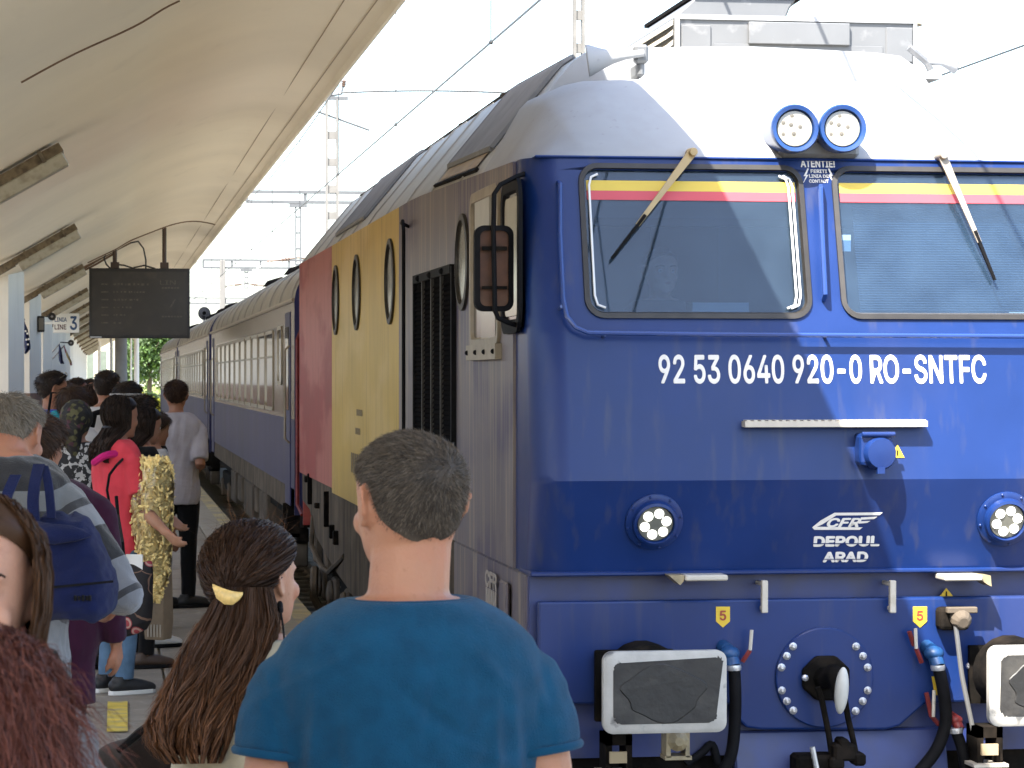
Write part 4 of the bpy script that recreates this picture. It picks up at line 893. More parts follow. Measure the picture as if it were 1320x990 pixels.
# cab side window and quarter light
def swin(pa, pb, pt, pbm, r, mframe, name, border):
    y0, y1 = sorted((on_x(pa, 340, XS)[1], on_x(pb, 340, XS)[1])); c = on_x((pa + pb) / 2, pt, XS)[2]; d = on_x((pa + pb) / 2, pbm, XS)[2]; cy_, cz_ = (y0 + y1) / 2, (c + d) / 2; W_, H_ = y1 - y0, c - d
    def lp2(dw, x, rr): return [(x, cy_ + a, cz_ + b) for a, b in rrect(W_ + dw, H_ + dw, max(.02, rr))]
    q = MB(); q.rings([lp2(0, XS - .016, r), lp2(0, XS - .035, r), lp2(-border, XS - .035, r - border / 2), lp2(-border - .02, XS - .017, r - border / 2)], cap=False); f_ = obj(name, q, mframe, spc, smooth=40)
    q = MB(); l_ = lp2(-border - .01, XS - .018, r - border / 2); q.add(l_, [tuple(range(len(l_)))]); obj("pane", q, M_port, f_, fix=False); return f_, cy_, cz_, W_, H_
f1, cy1, cz1, W1, H1 = swin(613, 650, 243, 449, .10, M_cream, "cab_side_window", .10)
q = MB(); q.box(XS - .03, XS - .018, cy1 - .2, cy1 + .35, cz1 + .18, cz1 + .42); obj("curtain", q, pm("curtain_grey", (.45, .44, .40), .8), f1)
q = MB(); q.box(XS - .03, XS - .019, cy1 - .42, cy1 + .1, cz1 - H1 / 2 + .05, cz1 - .1); obj("lower_pane", q, pm("pane_pale", (.2, .2, .165), .15, var=.3, vs=6), f1)
q = MB(); q.box(XS - .05, XS - .016, cy1 - W1 / 2 - .02, cy1 + W1 / 2 + .02, cz1 - H1 / 2 - .06, cz1 - H1 / 2 + .02); obj("sill", q, M_cream, f1)
for k in range(4): q = MB(); q.ball((XS - .052, cy1 - .5 + k * .33, cz1 - H1 / 2 - .02), .014, 6, 4); obj("bolt", q, M_black, f1)
f2, cy2, cz2, W2, H2 = swin(654, 678, 232, 430, .12, M_black, "quarter_window", .12)
q = MB(); l_ = [(XS - .027, cy2 + a, cz2 + b) for a, b in rrect(W2 - .17, H2 - .17, .06)]; q.add(l_, [tuple(range(len(l_)))]); obj("pale_pane", q, pm("pane_cream", (.33, .29, .20), .15, var=.12, vs=2), f2)
# rear view mirror with its arms
ym_ = YF + .38
def mp(px, py, dy=0): p = on_y(px, py, ym_ + dy); return tuple(p)
c = mp(637, 346); q = MB(); a = mp(612, 291); b = mp(662, 402); W_, H_ = b[0] - a[0], a[2] - b[2]
out_ = [(c[0] + x, c[2] + z) for x, z in rrect(W_, H_, .045)]; inn = [(c[0] + x, c[2] + z) for x, z in rrect(W_ - .05, H_ - .05, .03)]
q.rings([[(x, ym_ + .05, z) for x, z in out_], [(x, ym_ - .005, z) for x, z in out_], [(x, ym_ - .012, z) for x, z in inn], [(x, ym_ + .004, z) for x, z in inn]], cap=False); q.add([(x, ym_ + .05, z) for x, z in out_], [tuple(range(len(out_)))]); mi_ = obj("rear_mirror", q, M_black, loco, smooth=40)
q = MB(); q.add([(x, ym_ + .003, z) for x, z in inn], [tuple(range(len(inn)))]); obj("mirror_back", q, M_rust, mi_)
q = MB(); q.box(c[0] - .06, c[0] + .06, ym_ - .02, ym_ - .005, c[2] + .085, c[2] + .105); obj("clamp", q, M_dark, mi_)
q = MB(); q.box(c[0] - .06, c[0] + .06, ym_ - .02, ym_ - .005, c[2] - .10, c[2] - .085); obj("clamp", q, M_dark, mi_)
q = MB(); q.tube([mp(684, 221, .1), mp(665, 228, 0), mp(645, 238, -.02), mp(637, 250, -.03), mp(636, 300, -.03), mp(638, 400, -.03), mp(642, 410, -.03), mp(655, 416, -.02), mp(668, 420, 0), mp(682, 414, .1)], .012, 8); obj("mirror_arm", q, M_black, mi_, smooth=True)
q = MB(); p = mp(674, 440, .2); q.box(p[0] - .025, p[0] + .03, p[1], p[1] + .12, p[2] - .035, p[2] + .04); q.tube([(p[0], p[1] + .05, p[2] - .03), (p[0], p[1] + .05, p[2] - .09)], .014, 6); obj("arm_hinge", q, M_cream, mi_, bevel=.006)
q = MB(); p = mp(684, 221, .15); q.box(p[0] - .05, p[0] + .03, p[1], p[1] + .06, p[2] - .02, p[2] + .02); obj("arm_hinge", q, M_black, mi_)
# little marks on the side
def side_text(s, px, py, w, h, m): c = on_x(px, py, XS); me = text_mesh(s, w, h, .003, bold=.03); place_mesh(me, (XS - .018, c[1], c[2]), rz=-PI / 2); obj("lettering", me, m, loco)
M_mark = pm("side_mark", (.34, .30, .26), .6); M_marky = pm("side_mark_dark", (.20, .14, .05), .6)
side_text("CFR", 637, 748, .42, .09, M_mark)
for (px, py, w_, h_, m) in ((637, 775, .40, .12, M_mark), (466, 532, .5, .05, M_marky), (464, 556, .42, .05, M_marky), (462, 598, 1.0, .16, M_marky)):
    c = on_x(px, py, XS); q = MB(); n = 6
    for k in range(n): y = c[1] - w_ / 2 + w_ * k / n; q.box(XS - .020, XS - .0175, y, y + w_ / n * .62, c[2] - h_ / 2, c[2] + h_ / 2)
    obj("faded_marking", q, m, loco)
q = MB(); p = on_x(655, 778, XS); q.box(XS - .03, XS - .01, p[1] - .12, p[1] + .12, .42, .80); obj("side_hatch", q, M_side, loco, bevel=.01)
# underframe, bogies
q = MB(); q.box(XS + .002, XC + HW - .01, YF + .30, YF + 3.0, .25, .874); obj("cab_skirt", q, M_side, loco, bevel=.01)
q = MB(); q.prism([(YF + 3.0, .88), (YR, .88), (YR, .55), (YR - 1.0, .50), (YR - 1.8, .28), (YR - 3.8, .12), (YF + 9.5, .02), (YF + 6.3, .02), (YF + 5, .3), (YF + 3.0, .4)], 'x', XS + .015, XS + .12); obj("side_sill", q, M_under, loco, bevel=.008)
for y, z, w_, h_ in ((26.5, .72, .05, .30), (25.6, .60, .10, .05), (24.5, .62, .05, .32), (23.9, .45, .10, .12), (23.5, .42, .10, .12), (26.9, .8, .16, .06)):
    q = MB(); q.box(XS - .03, XS + .02, y - w_ / 2, y + w_ / 2, z - h_ / 2, z + h_ / 2); obj("sill_bracket", q, M_dark, loco, bevel=.006)
q = MB(); q.box(XS + .12, XC + HW - .12, YF + .5, YR - .1, .45, .86); obj("underframe", q, M_dark, loco)
q = MB(); q.box(XS + .1, XC + HW - .1, YF + 5.6, YF + 9.7, -.35, .45); obj("fuel_tank", q, M_under, loco, bevel=.03)
for yb_ in (YF + 3.6, YR - 3.3):
    q = MB(); q.prism([(yb_ - 1.9, .15), (yb_ - 1.75, .25), (yb_ - .4, .12), (yb_ + .4, .12), (yb_ + 1.75, .25), (yb_ + 1.9, .15), (yb_ + 1.9, -.05), (yb_ + .5, -.22), (yb_ - .5, -.22), (yb_ - 1.9, -.05)], 'x', XS + .10, XS + .24); bo = obj("bogie", q, M_dark, loco, bevel=.02)
    for s in (-1, 0, 1):
        y = yb_ + s * 1.35; q = MB()
        for sx in (XC - .80, XC + .62): q.lathe((sx, y, -.16), (1, 0, 0), [(.46, 0), (.5, .02), (.5, .12), (.53, .13), (.53, .17), (.1, .18)], 24)
        obj("wheel", q, M_rail, bo, smooth=40)
        q = MB(); q.box(XS + .05, XS + .24, y - .16, y + .16, -.30, .0); q.lathe((XS + .06, y, -.15), (-1, 0, 0), [(.13, 0), (.13, .05), (.03, .07)], 12); obj("axle_box", q, M_under, bo, bevel=.02)
        for d_ in (-.3, .3):
            q = MB(); q.tube([(XS + .16 + .055 * math.cos(t_ * 1.2), y + d_ + .055 * math.sin(t_ * 1.2), -.2 + t_ * .0105) for t_ in range(32)], .013, 5); obj("coil_spring", q, M_under, bo)
    q = MB(); q.tube([(XS + .02, yb_ + 1.9, .45), (XS - .03, yb_ + 1.5, .2), (XS, yb_ + .6, .05), (XS - .02, yb_ - .4, .08), (XS + .02, yb_ - 1.6, .3)], .025, 6); q.tube([(XS - .02, yb_ + 1.2, .0), (XS - .05, yb_ + .9, -.25), (XS + .05, yb_ + .7, -.45)], .04, 6); obj("sand_pipe", q, M_under, bo, smooth=True)
    for d_ in (-1.95, .7, 1.98): q = MB(); q.box(XS + .03, XS + .22, yb_ + d_ - .14, yb_ + d_ + .14, .0, .36); obj("sand_box", q, M_under, bo, bevel=.02)

# ---------------- buffer beam
YB = YF + .15
def Bp(px, py, y): p = on_y(px, py, y); return p
pl = [(Bp(x, y, YB)[0], Bp(x, y, YB)[2]) for x, y in ((694, 776), (694, 908), (944, 908), (950, 926), (962, 938), (980, 941), (1142, 941), (1160, 936), (1192, 908))]
xr_ = XC + HW - .01; pl += [(xr_, pl[1][1]), (xr_, pl[0][1])]
q = MB(); q.prism(pl, 'y', YB, YB + .06); bb_ = obj("buffer_beam", q, M_blue, loco, bevel=.012, bseg=2)
q = MB(); q.box(XC - HW + .01, xr_, YB + .09, YB + .4, -.0, .872); obj("beam_recess", q, M_blued, loco)
q = MB(); z0 = Bp(900, 943, YB)[2]; q.prism([(YB + .05, z0 - .01), (YB - .12, -.42), (YB - .08, -.50), (YB + .12, -.48), (YB + .14, z0 - .01)], 'x', Bp(948, 960, YB)[0], Bp(1222, 960, YB)[0]); obj("snow_plough", q, M_blued, loco, bevel=.01)
q = MB(); q.box(XC - HW + .06, XC + HW - .06, YB + .12, YB + .35, -.45, .1); obj("front_underframe", q, M_dark, loco)
for px in (985, 1150): a, b = Bp(px - 4, 790, YB - .05), Bp(px + 4, 748, YB - .05); q = MB(); q.box(a[0], b[0], YB - .07, YB - .04, a[2], b[2]); q.box(a[0] + .006, b[0] - .006, YB - .041, YB + .12, a[2] + .01, a[2] + .03); q.box(a[0] + .006, b[0] - .006, YB - .041, YB + .12, b[2] - .03, b[2] - .01); obj("beam_handle", q, M_wclean, loco, bevel=.004)
for x0, x1, s in ((880, 935, -1), (1213, 1262, -1)):
    a, b = Bp(x0, 748, YB - .1), Bp(x1, 740, YB - .1); q = MB(); q.box(a[0], b[0], YB - .16, YB + .0, a[2], b[2]); st = obj("foot_step", q, M_wclean, loco, bevel=.006)
    q = MB(); q.prism([(a[0] - .075, b[2] - .0), (a[0] - .002, b[2]), (a[0] - .002, a[2]), (a[0] - .02, a[2] - .02)] if x0 < 1000 else [(b[0] + .002, b[2]), (b[0] + .045, b[2] - .005), (b[0] + .05, a[2] - .03), (b[0] + .03, a[2] - .02), (b[0] + .002, a[2])], 'y', YB - .14, YB + .0); obj("step_bracket", q, M_bray, st)
# buffers
YBF = YF - .55
for i, px in enumerate((858, 1344)):
    c = Bp(858, 892.5, YBF); x = c[0] if i == 0 else 2 * XC - c[0] - .045; z = c[2]; a, b = Bp(779, 841, YBF), Bp(938, 944, YBF); W_, H_ = b[0] - a[0], a[2] - b[2]
    q = MB(); o_ = rrect(W_, H_, .045); i_ = rrect(W_ - .03, H_ - .03, .04)
    q.rings([[(x + u, YBF + .05, z + v) for u, v in o_], [(x + u, YBF + .008, z + v) for u, v in o_], [(x + u, YBF, z + v) for u, v in i_]]); bu = obj("buffer", q, M_wpaint, loco, smooth=40); bu['label'] = "rectangular buffer with chipped white border" + (" near the platform" if i == 0 else " at the picture edge")
    rr_ = np.random.default_rng(5 + i); q = MB(); poly = []
    for u, v in rrect(W_ - .095, H_ - .095, .035, 8):
        poly.append((x + u + rr_.normal() * .004, z + v + rr_.normal() * .004))
    # worn edge: the dark centre runs over the border at one corner
    poly = [(u + (.03 if (u > x + .15 and v > z + .05 and i == 0) else 0), v + (.022 if (u > x + .08 and v > z + .08 and i == 0) else 0)) for u, v in poly]
    q.add([(u, YBF - .002, v) for u, v in poly], [tuple(range(len(poly)))]); obj("buffer_centre", q, pm("buffer_iron", (.022, .020, .018), .6, var=.3, vs=7, bump=.4, bs=22, dirt=((.06, .055, .047), .8, 5, (1, 1, 1), .52, .7), dirt2=((.012, .011, .01), .7, 4, (1, 1, 1), .55, .7)), bu)
    pw = [(x - .01 + (.185 + .018 * math.sin(3 * t_ + i) + .012 * math.sin(7 * t_)) * math.cos(t_), z - .005 + (.125 + .012 * math.sin(4 * t_ + 1)) * math.sin(t_)) for t_ in np.linspace(0, 2 * PI, 41)[:-1]]
    q = MB(); q.rings([[(u, YBF - .0025, v) for u, v in pw], [(x + (u - x) * .97, YBF - .006, z + (v - z) * .97) for u, v in pw]]); obj("worn_face", q, pm("worn_iron", (.015, .014, .013), .5, var=.35, vs=9, bump=.3, bs=30, dirt=((.05, .045, .04), .7, 8, (1, 1, 1), .56, .7)), bu)
    q = MB(); q.lathe((x, YBF + .05, z), (0, 1, 0), [(.13, 0), (.13, .28), (.18, .30), (.18, .52)], 20); q.box(x - .16, x + .16, YB - .03, YB - .002, z - .16, z + .12); obj("buffer_shank", q, M_dark, bu, smooth=35)
    if i == 0: a, b = Bp(775, 925, YB - .06), Bp(790, 838, YB - .06); q = MB(); q.box(a[0] - .03, a[0] + .35, YB - .06, YB - .032, a[2] - .02, b[2]); obj("buffer_flange", q, M_dark, bu, bevel=.006)
    # bracket and step under the buffer
    dx = 0 if i == 0 else x - c[0]
    a, b = Bp(858, 976, YF - .2), Bp(888, 944, YF - .2); q = MB()
    q.box(a[0] + dx, a[0] + dx + .02, YF - .22, YF - .1, a[2], b[2]); q.box(b[0] + dx - .02, b[0] + dx, YF - .22, YF - .1, a[2], b[2]); q.box(a[0] + dx - .005, b[0] + dx + .01, YF - .22, YF - .1, a[2] - .012, a[2] + .006); q.lathe(((a[0] + b[0]) / 2 + dx, YF - .2, (a[2] + b[2]) / 2 + .02), (0, -1, 0), [(.05, 0), (.05, .02), (.02, .05)], 10); obj("lamp_bracket", q, M_bray, loco)
    a, b = Bp(780, 1010, YF - .05), Bp(814, 946, YF - .05); q = MB(); q.box(a[0] + dx, a[0] + dx + .03, YF - .07, YF + .1, a[2] - .2, b[2]); q.box(b[0] + dx - .03, b[0] + dx, YF - .07, YF + .1, a[2] - .2, b[2]); q.box(a[0] + dx, b[0] + dx, YF - .07, YF + .1, b[2] - .05, b[2]); sp_ = obj("step_ladder", q, M_dark, loco)
    a, b = Bp(786, 984, YF - .09), Bp(808, 969, YF - .09); q = MB(); q.box(a[0] + dx, b[0] + dx, YF - .095, YF - .075, a[2], b[2]); obj("step_tread", q, pm("tread_tan", (.42, .33, .20), .6), sp_)
    a = Bp(795, 985, YF - .09); q = MB(); q.box(a[0] + dx - .08, a[0] + dx + .09, YF - .12, YF + .05, a[2] - .05, a[2] - .035); obj("step_tread", q, M_wclean, sp_)
# yellow tags
for px, pyt in ((932, 782), (1186, 782)):
    q = MB(); v = [Bp(px + dx, pyt + dy, YB - .004) for dx, dy in ((-9, 0), (9, 0), (9, 19), (0, 27), (-9, 19))]; n = 5
    q.add([tuple(p) for p in v] + [(p[0], p[1] + .004, p[2]) for p in v], [(0, 1, 2, 3, 4), (9, 8, 7, 6, 5)] + [(i, (i + 1) % n, n + (i + 1) % n, n + i) for i in range(n)]); tg = obj("number_tag", q, M_tagy, loco)
    c = Bp(px, pyt + 11.5, YB - .006); me = text_mesh("5", .032, .048, .002, bold=.02); place_mesh(me, c); obj("lettering", me, pm("tag_red", (.32, .04, .02), .5), tg)
# coupling pocket disc, bolts, hook, screw coupling
c = Bp(1062, 873, YB); R_ = 66 / 3500 * 12.75
q = MB(); q.lathe((c[0], YB + .002, c[2]), (0, -1, 0), [(R_, 0), (R_, .018), (R_ - .006, .022), (.03, .022)], 48); ds = obj("coupling_plate", q, M_blue, loco, smooth=30)
for ux, uy in ((285, 393), (257, 436), (233, 487), (235, 590), (257, 638), (286, 680), (567, 393), (598, 436), (619, 487), (619, 590), (597, 638), (565, 682)):
    p = Bp(940 + ux / 3.474, 720 + uy / 3.474, YB - .02); q = MB(); q.lathe((p[0], YB - .019, p[2]), (0, -1, 0), [(.019, 0), (.019, .008), (.013, .010), (.013, .022), (.006, .028)], 6 if False else 10); obj("bolt", q, M_steelb, ds)
q = MB(); oc = [(c[0] + .125 * math.cos(PI / 8 + k * PI / 4), c[2] + .115 * math.sin(PI / 8 + k * PI / 4)) for k in range(8)]; q.prism(oc, 'y', YB - .05, YB - .019); obj("hook_plate", q, M_dark, ds, bevel=.008)
q = MB(); p = Bp(940 + 337 / 3.474, 720 + 533 / 3.474, YB - .05); q.lathe((p[0], YB - .05, p[2]), (0, -1, 0), [(.016, 0), (.016, .02), (.006, .026)], 8); obj("bolt", q, M_steelb, ds)
hx = c[0] - .01; hk = MB(); hz = c[2]
hk.tube([(hx, YB - .03, hz), (hx, YB - .12, hz + .005), (hx, YB - .20, hz + .035), (hx, YB - .27, hz + .03), (hx, YB - .31, hz - .02), (hx, YB - .31, hz - .07)], [.055, .05, .05, .045, .04, .03], 10, round_ends=True); hk_ = obj("draw_hook", hk, M_dark, loco, smooth=50)
p = Bp(1077, 889, YB - .26); q = MB(); q.ball((p[0] + .006, YB - .345, p[2] + .005), (.033, .035, .112), 16, 12, Euler((.1, .06, 0))); obj("white_link", q, pm("hook_white", (.50, .50, .46), .45, var=.06, vs=20, dirt=((.08, .08, .08), .9, 18, (1, 1, 1), .64, .68)), hk_, smooth=True)
for pts in (((1054, 886), (1060, 905), (1068, 945), (1074, 985)), ((1089, 900), (1093, 925), (1100, 955), (1106, 985))):
    q = MB(); q.tube([Bp(x, y, YB - .2 + .01 * i) for i, (x, y) in enumerate(pts)], .0145, 8); obj("shackle_arm", q, M_dark, hk_, smooth=True)
for px, py, w_, h_ in ((1085, 968, .11, .08), (1075, 982, .07, .06), (1104, 977, .06, .06), (1084, 957, .05, .05)): p = Bp(px, py, YB - .18); q = MB(); q.box(p[0] - w_ / 2, p[0] + w_ / 2, YB - .25, YB - .14, p[2] - h_ / 2, p[2] + h_ / 2); obj("coupling_nut", q, M_dark, hk_, bevel=.012)
q = MB(); q.tube([Bp(1047, 963, YB - .22), Bp(1053, 992, YB - .22)], .013, 8); q.tube([Bp(1053, 992, YB - .22), Bp(1056, 1006, YB - .22)], .016, 8); obj("coupling_handle", q, M_steelb, hk_)
q = MB(); p = Bp(1035, 985, YB - .12); q.box(p[0] - .05, p[0] + .15, YB - .2, YB - .05, p[2] - .06, p[2] + .05); obj("hook_rest", q, M_dark, loco, bevel=.015)
# brake cocks, hoses, levers
def cock(px, py, m, s=1.): p = Bp(px, py, YB - .05); q = MB(); q.ball((p[0], YB - .06, p[2]), (.05 * s, .05 * s, .036 * s), 12, 8); q.tube([(p[0] - .02 * s, YB + .02, p[2] + .03 * s), (p[0] - .01 * s, YB - .05, p[2] + .015 * s)], .035 * s, 10); q.tube([(p[0], YB - .06, p[2]), (p[0] + .012 * s, YB - .09, p[2] - .06 * s)], .036 * s, 10); return obj("brake_cock", q, m, loco, smooth=40)
def hose(pts, r, y=YB - .1): 
    P = [Vector(Bp(x, yy, y)) for x, yy in pts]; cc = catmull3(P, 5); q = MB(); q.tube(cc, r, 10); return obj("brake_hose", q, M_black, loco, smooth=True)
def catmull3(P, n=5):
    out = []
    for i in range(len(P) - 1):
        a, b, c_, d = P[max(i - 1, 0)], P[i], P[i + 1], P[min(i + 2, len(P) - 1)]
        for k in range(n): t = k / n; out.append(.5 * ((2 * b) + (c_ - a) * t + (2 * a - 5 * b + 4 * c_ - d) * t * t + (3 * b - a - 3 * c_ + d) * t ** 3))
    return out + [P[-1]]
cock(940, 842, M_cockb); hose(((946, 858), (948, 900), (946, 950), (940, 980), (925, 1005)), .029)
cock(1203, 842, M_cockb); hose(((1209, 858), (1216, 890), (1219, 930), (1208, 965), (1185, 995)), .03)
cock(1231, 928, M_redp, .7); hose(((1232, 942), (1240, 965), (1246, 1000)), .027)
for px, py in ((946, 860), (1209, 860), (1232, 941)): p = Bp(px, py, YB - .1); q = MB(); q.lathe((p[0], YB - .1, p[2] + .01), (.05, 0, -1), [(.034, 0), (.036, .012), (.033, .025)], 12); obj("hose_clip", q, M_steelb, loco, smooth=40)
hose(((885, 985), (905, 970), (918, 960), (925, 985)), .02, YB + .06)
for a, b in (((969, 812), (967, 838)), ((1180, 810), (1181, 836)), ((1204, 890), (1203, 924))): q = MB(); q.tube([Bp(*a, YB - .07), Bp(*b, YB - .07)], .009, 6); obj("cock_lever", q, M_wclean, loco)
for a, b in (((967, 838), (957, 853)), ((1172, 814), (1178, 832)), ((1181, 836), (1188, 854)), ((1194, 893), (1200, 922)), ((1200, 922), (1210, 934))): q = MB(); q.tube([Bp(*a, YB - .06), Bp(*b, YB - .05)], .012, 6); obj("lever_link", q, M_redp, loco)
v = [Bp(x, y, YB - .03) for x, y in ((1201, 872), (1208, 872), (1211, 896), (1205, 896))]; q = MB(); q.add([tuple(p) for p in v] + [(p[0], p[1] + .004, p[2]) for p in v], [(0, 1, 2, 3), (7, 6, 5, 4)]); obj("number_tag", q, M_tagy, loco)
p = Bp(1224, 796, YB); q = MB(); q.box(p[0] - .075, p[0] + .075, YB - .09, YB + .005, p[2] - .055, p[2] + .055); jb = obj("jumper_socket", q, M_dark, loco, bevel=.02, bseg=2)
q = MB(); q.box(p[0] - .05, p[0] + .10, YB - .13, YB - .09, p[2] + .03, p[2] + .06); q.lathe((p[0] + .02, YB - .08, p[2] + .01), (0, -1, -.3), [(.05, 0), (.05, .05), (.03, .08)], 12); obj("socket_lid", q, M_under, jb, bevel=.005)
P = [Vector(Bp(x, y, YB - .12)) for x, y in ((1232, 806), (1235, 830), (1240, 870), (1247, 905), (1256, 950), (1263, 1000))]; q = MB(); q.tube(catmull3(P), .012, 8); obj("jumper_cable", q, pm("cable_grey", (.12, .12, .12), .5), jb, smooth=True)
p = Bp(1248, 858, YB); q = MB(); q.ball((p[0], YB - .01, p[2]), .016, 8, 5); obj("bolt", q, M_steelb, loco)
for px, py in ((1030, 650), (995, 662), (930, 690)):
    pass

# ================================================================ COACHES
M_cu = pm("coach_upper", (.235, .19, .13), .26, metal=0., spec=.25, var=.14, vs=1.0, vstretch=(1, 1, .5), bump=.16, bs=2.2, bstretch=(1, 1, .35), coat=.06, dirt=((.19, .14, .09), .6, 1.4, (4, 4, .5), .5, .7))
M_cl = pm("coach_lower", (.034, .036, .095), .42, metal=0., spec=.08, var=.18, vs=1.0, vstretch=(1, 1, .5), bump=.16, bs=2.2, bstretch=(1, 1, .35), coat=0., dirt=((.09, .075, .07), .35, 1.6, (4, 4, .5), .5, .7))
M_cr = pm("coach_roof", (.34, .325, .28), .5, var=.15, vs=2, dirt=((.2, .175, .14), .6, 3, (1, 4, 1), .5, .7))
M_cw = pm("coach_glass", (.025, .022, .018), .05, spec=1.0, coat=.6)
M_cf = pm("coach_window_frame", (.30, .26, .19), .35, metal=.4)
CLEN = 22.6; CY0 = 28.75
CPROF = [(1.0, 0), (.975, .15), (.885, .35), (.70, .53), (.4, .69), (0, .77)]; CPc = catmull(CPROF, 4)
def coach(y0, label, small=False):
    ch = thing("passenger_coach", label, "railway coach", (XC, y0, RZ), group="coaches behind the locomotive"); y1 = y0 + CLEN; xs = XS
    q = MB(); q.rings([[(xs, y, z) for y in (y0, y1)] for z in (1.36, 2.62)], closed=False, cap=False); q.rings([[(XC + HW, y, z) for y in (y0, y1)] for z in (.4, 2.62)], closed=False, cap=False); obj("upper_side", q, M_cu, ch, fix=False)
    q = MB(); q.rings([[(xs, y, z) for y in (y0, y1)] for z in (.62, 1.36)], closed=False, cap=False); obj("lower_side", q, M_cl, ch, fix=False)
    q = MB(); q.box(xs + .004, xs + .03, y0 + 1.3, y1 - 1.3, .36, .62); obj("lower_sill", q, M_under, ch)
    q = MB(); rws = [[(XC - p.x * HW, y, 2.62 + p.y) for p in CPc] + [(XC + p.x * HW, y, 2.62 + p.y) for p in CPc[::-1][1:]] for y in np.linspace(y0, y1, 24)]; q.rings(rws, closed=False, cap=False); rf = obj("roof", q, M_cr, ch, smooth=50, fix=False)
    for y in np.linspace(y0 + .4, y1 - .4, 12):
        q = MB(); q.tube([(XC - p.x * (HW + .004), y, 2.62 + p.y + .004) for p in CPc], .012, 4); obj("roof_rib", q, M_cr, rf)
    for k, y in enumerate((y0 + 5, y0 + 9, y0 + 14)): q = MB(); q.lathe((2.7, y, 3.14), (-.3, 0, 1), [(.16, 0), (.16, .14), (.22, .15), (.12, .22)], 12); obj("roof_ventilator", q, M_dark, rf, smooth=40)
    q = MB(); q.tube([(xs - .012, y0, 2.63), (xs - .012, y1, 2.63)], .022, 6); obj("rain_gutter", q, M_cf, ch)
    for ye_ in (y0, y1):
        s = 1 if ye_ == y1 else -1; q = MB(); q.box(xs, XC + HW, ye_ - .02, ye_ + .02, .35, 2.62)
        pr = [(XC - p.x * HW, 2.62 + p.y) for p in CPc] + [(XC + p.x * HW, 2.62 + p.y) for p in CPc[::-1][1:]]; q.prism(pr, 'y', ye_ - .02, ye_ + .02); obj("end_wall", q, M_cl, ch)
        q = MB()
        for xx in (XC - .55, XC + .35): q.box(xx, xx + .2, min(ye_, ye_ + s * .5), max(ye_, ye_ + s * .5), .6, 2.75)
        q.box(XC - .55, XC + .55, min(ye_, ye_ + s * .5), max(ye_, ye_ + s * .5), 2.75, 2.95); obj("gangway_bellows", q, M_black, ch)
    # doors
    for yd in (y0 + .55, y1 - 1.35):
        q = MB(); q.box(xs - .012, xs + .01, yd, yd + .8, .42, 2.52); dr = obj("door", q, M_cl, ch, bevel=.01)
        q = MB(); q.box(xs - .02, xs - .0125, yd + .14, yd + .66, 1.45, 2.36); obj("door_glass", q, M_cw, dr, bevel=.004)
        q = MB(); q.tube([(xs - .02, yd - .08, 1.1), (xs - .07, yd - .08, 1.15), (xs - .07, yd - .08, 2.1), (xs - .02, yd - .08, 2.15)], .014, 6); obj("handle", q, M_cream, dr)
        q = MB(); q.box(xs - .10, xs + .1, yd + .05, yd + .75, .08, .12); q.box(xs - .04, xs + .1, yd + .05, yd + .09, .08, .42); q.box(xs - .04, xs + .1, yd + .71, yd + .75, .08, .42); obj("door_step", q, M_dark, dr)
    q = MB(); q.box(xs - .004, xs + .01, y0 + 1.8, y1 - 2.3, 1.40, 2.39); obj("window_band", q, pm("coach_band", (.095, .08, .06), .2, spec=.5, coat=.3, dirt=((.16, .13, .09), .5, 1.5, (4, 4, .5), .5, .7)), ch)
    # windows
    n = 10; wlen = 1.30; yy0 = y0 + 3.55; pitch = (y1 - 2.6 - yy0) / n
    specs = [(y0 + 1.95, .70, 1.75, 2.36)] + [(yy0 + k * pitch, wlen + .18, 1.44, 2.34) for k in range(n)]
    for (ya, wlen_, za, zb) in specs:
        cy_, cz_ = ya + wlen_ / 2, (za + zb) / 2
        def lp3(dw, x, r): return [(x, cy_ + a, cz_ + b) for a, b in rrect(wlen_ + dw, zb - za + dw, r, 3)]
        q = MB(); q.rings([lp3(.06, xs - .001, .09), lp3(.06, xs - .018, .09), lp3(-.02, xs - .018, .07), lp3(-.03, xs - .004, .07)], cap=False); wf = obj("window", q, M_cf, ch, smooth=40)
        q = MB(); l_ = lp3(-.02, xs - .006, .07); q.add(l_, [tuple(range(len(l_)))]); g_ = obj("pane", q, M_cw, wf, fix=False); g_.rotation_euler = (0, 0, 0)
        if wlen_ > 1: q = MB(); q.box(xs - .014, xs - .0065, ya + .03, ya + wlen_ - .03, zb - .30, zb - .275); obj("glazing_bar", q, M_cf, wf)
    # below the floor
    q = MB(); q.box(xs + .12, XC + HW - .12, y0 + .3, y1 - .3, .2, .62); obj("underframe", q, M_dark, ch)
    for ya, L_, zl_ in ((6.2, 1.6, -.15), (8.4, .5, -.05), (9.4, 2.4, -.2), (12.6, 1.1, -.1), (14.4, 1.5, -.2)): q = MB(); q.box(xs + .06, xs + .6, y0 + ya, y0 + ya + L_, zl_, .30); obj("equipment_box", q, M_under, ch, bevel=.02)
    for yb_ in (y0 + 3.2, y1 - 3.2):
        q = MB(); q.prism([(yb_ - 1.5, .12), (yb_ + 1.5, .12), (yb_ + 1.5, -.05), (yb_ + .5, -.2), (yb_ - .5, -.2), (yb_ - 1.5, -.05)], 'x', XS + .14, XS + .28); bo = obj("bogie", q, M_dark, ch, bevel=.02)
        for s in (-1, 1):
            q = MB()
            for sx in (XC - .80, XC + .62): q.lathe((sx, yb_ + s * 1.25, -.2), (1, 0, 0), [(.42, 0), (.46, .02), (.46, .12), (.49, .13), (.49, .17), (.1, .18)], 20)
            obj("wheel", q, M_rail, bo, smooth=40); q = MB(); q.box(XS + .10, XS + .28, yb_ + s * 1.25 - .15, yb_ + s * 1.25 + .15, -.33, -.02); obj("axle_box", q, M_under, bo, bevel=.02)
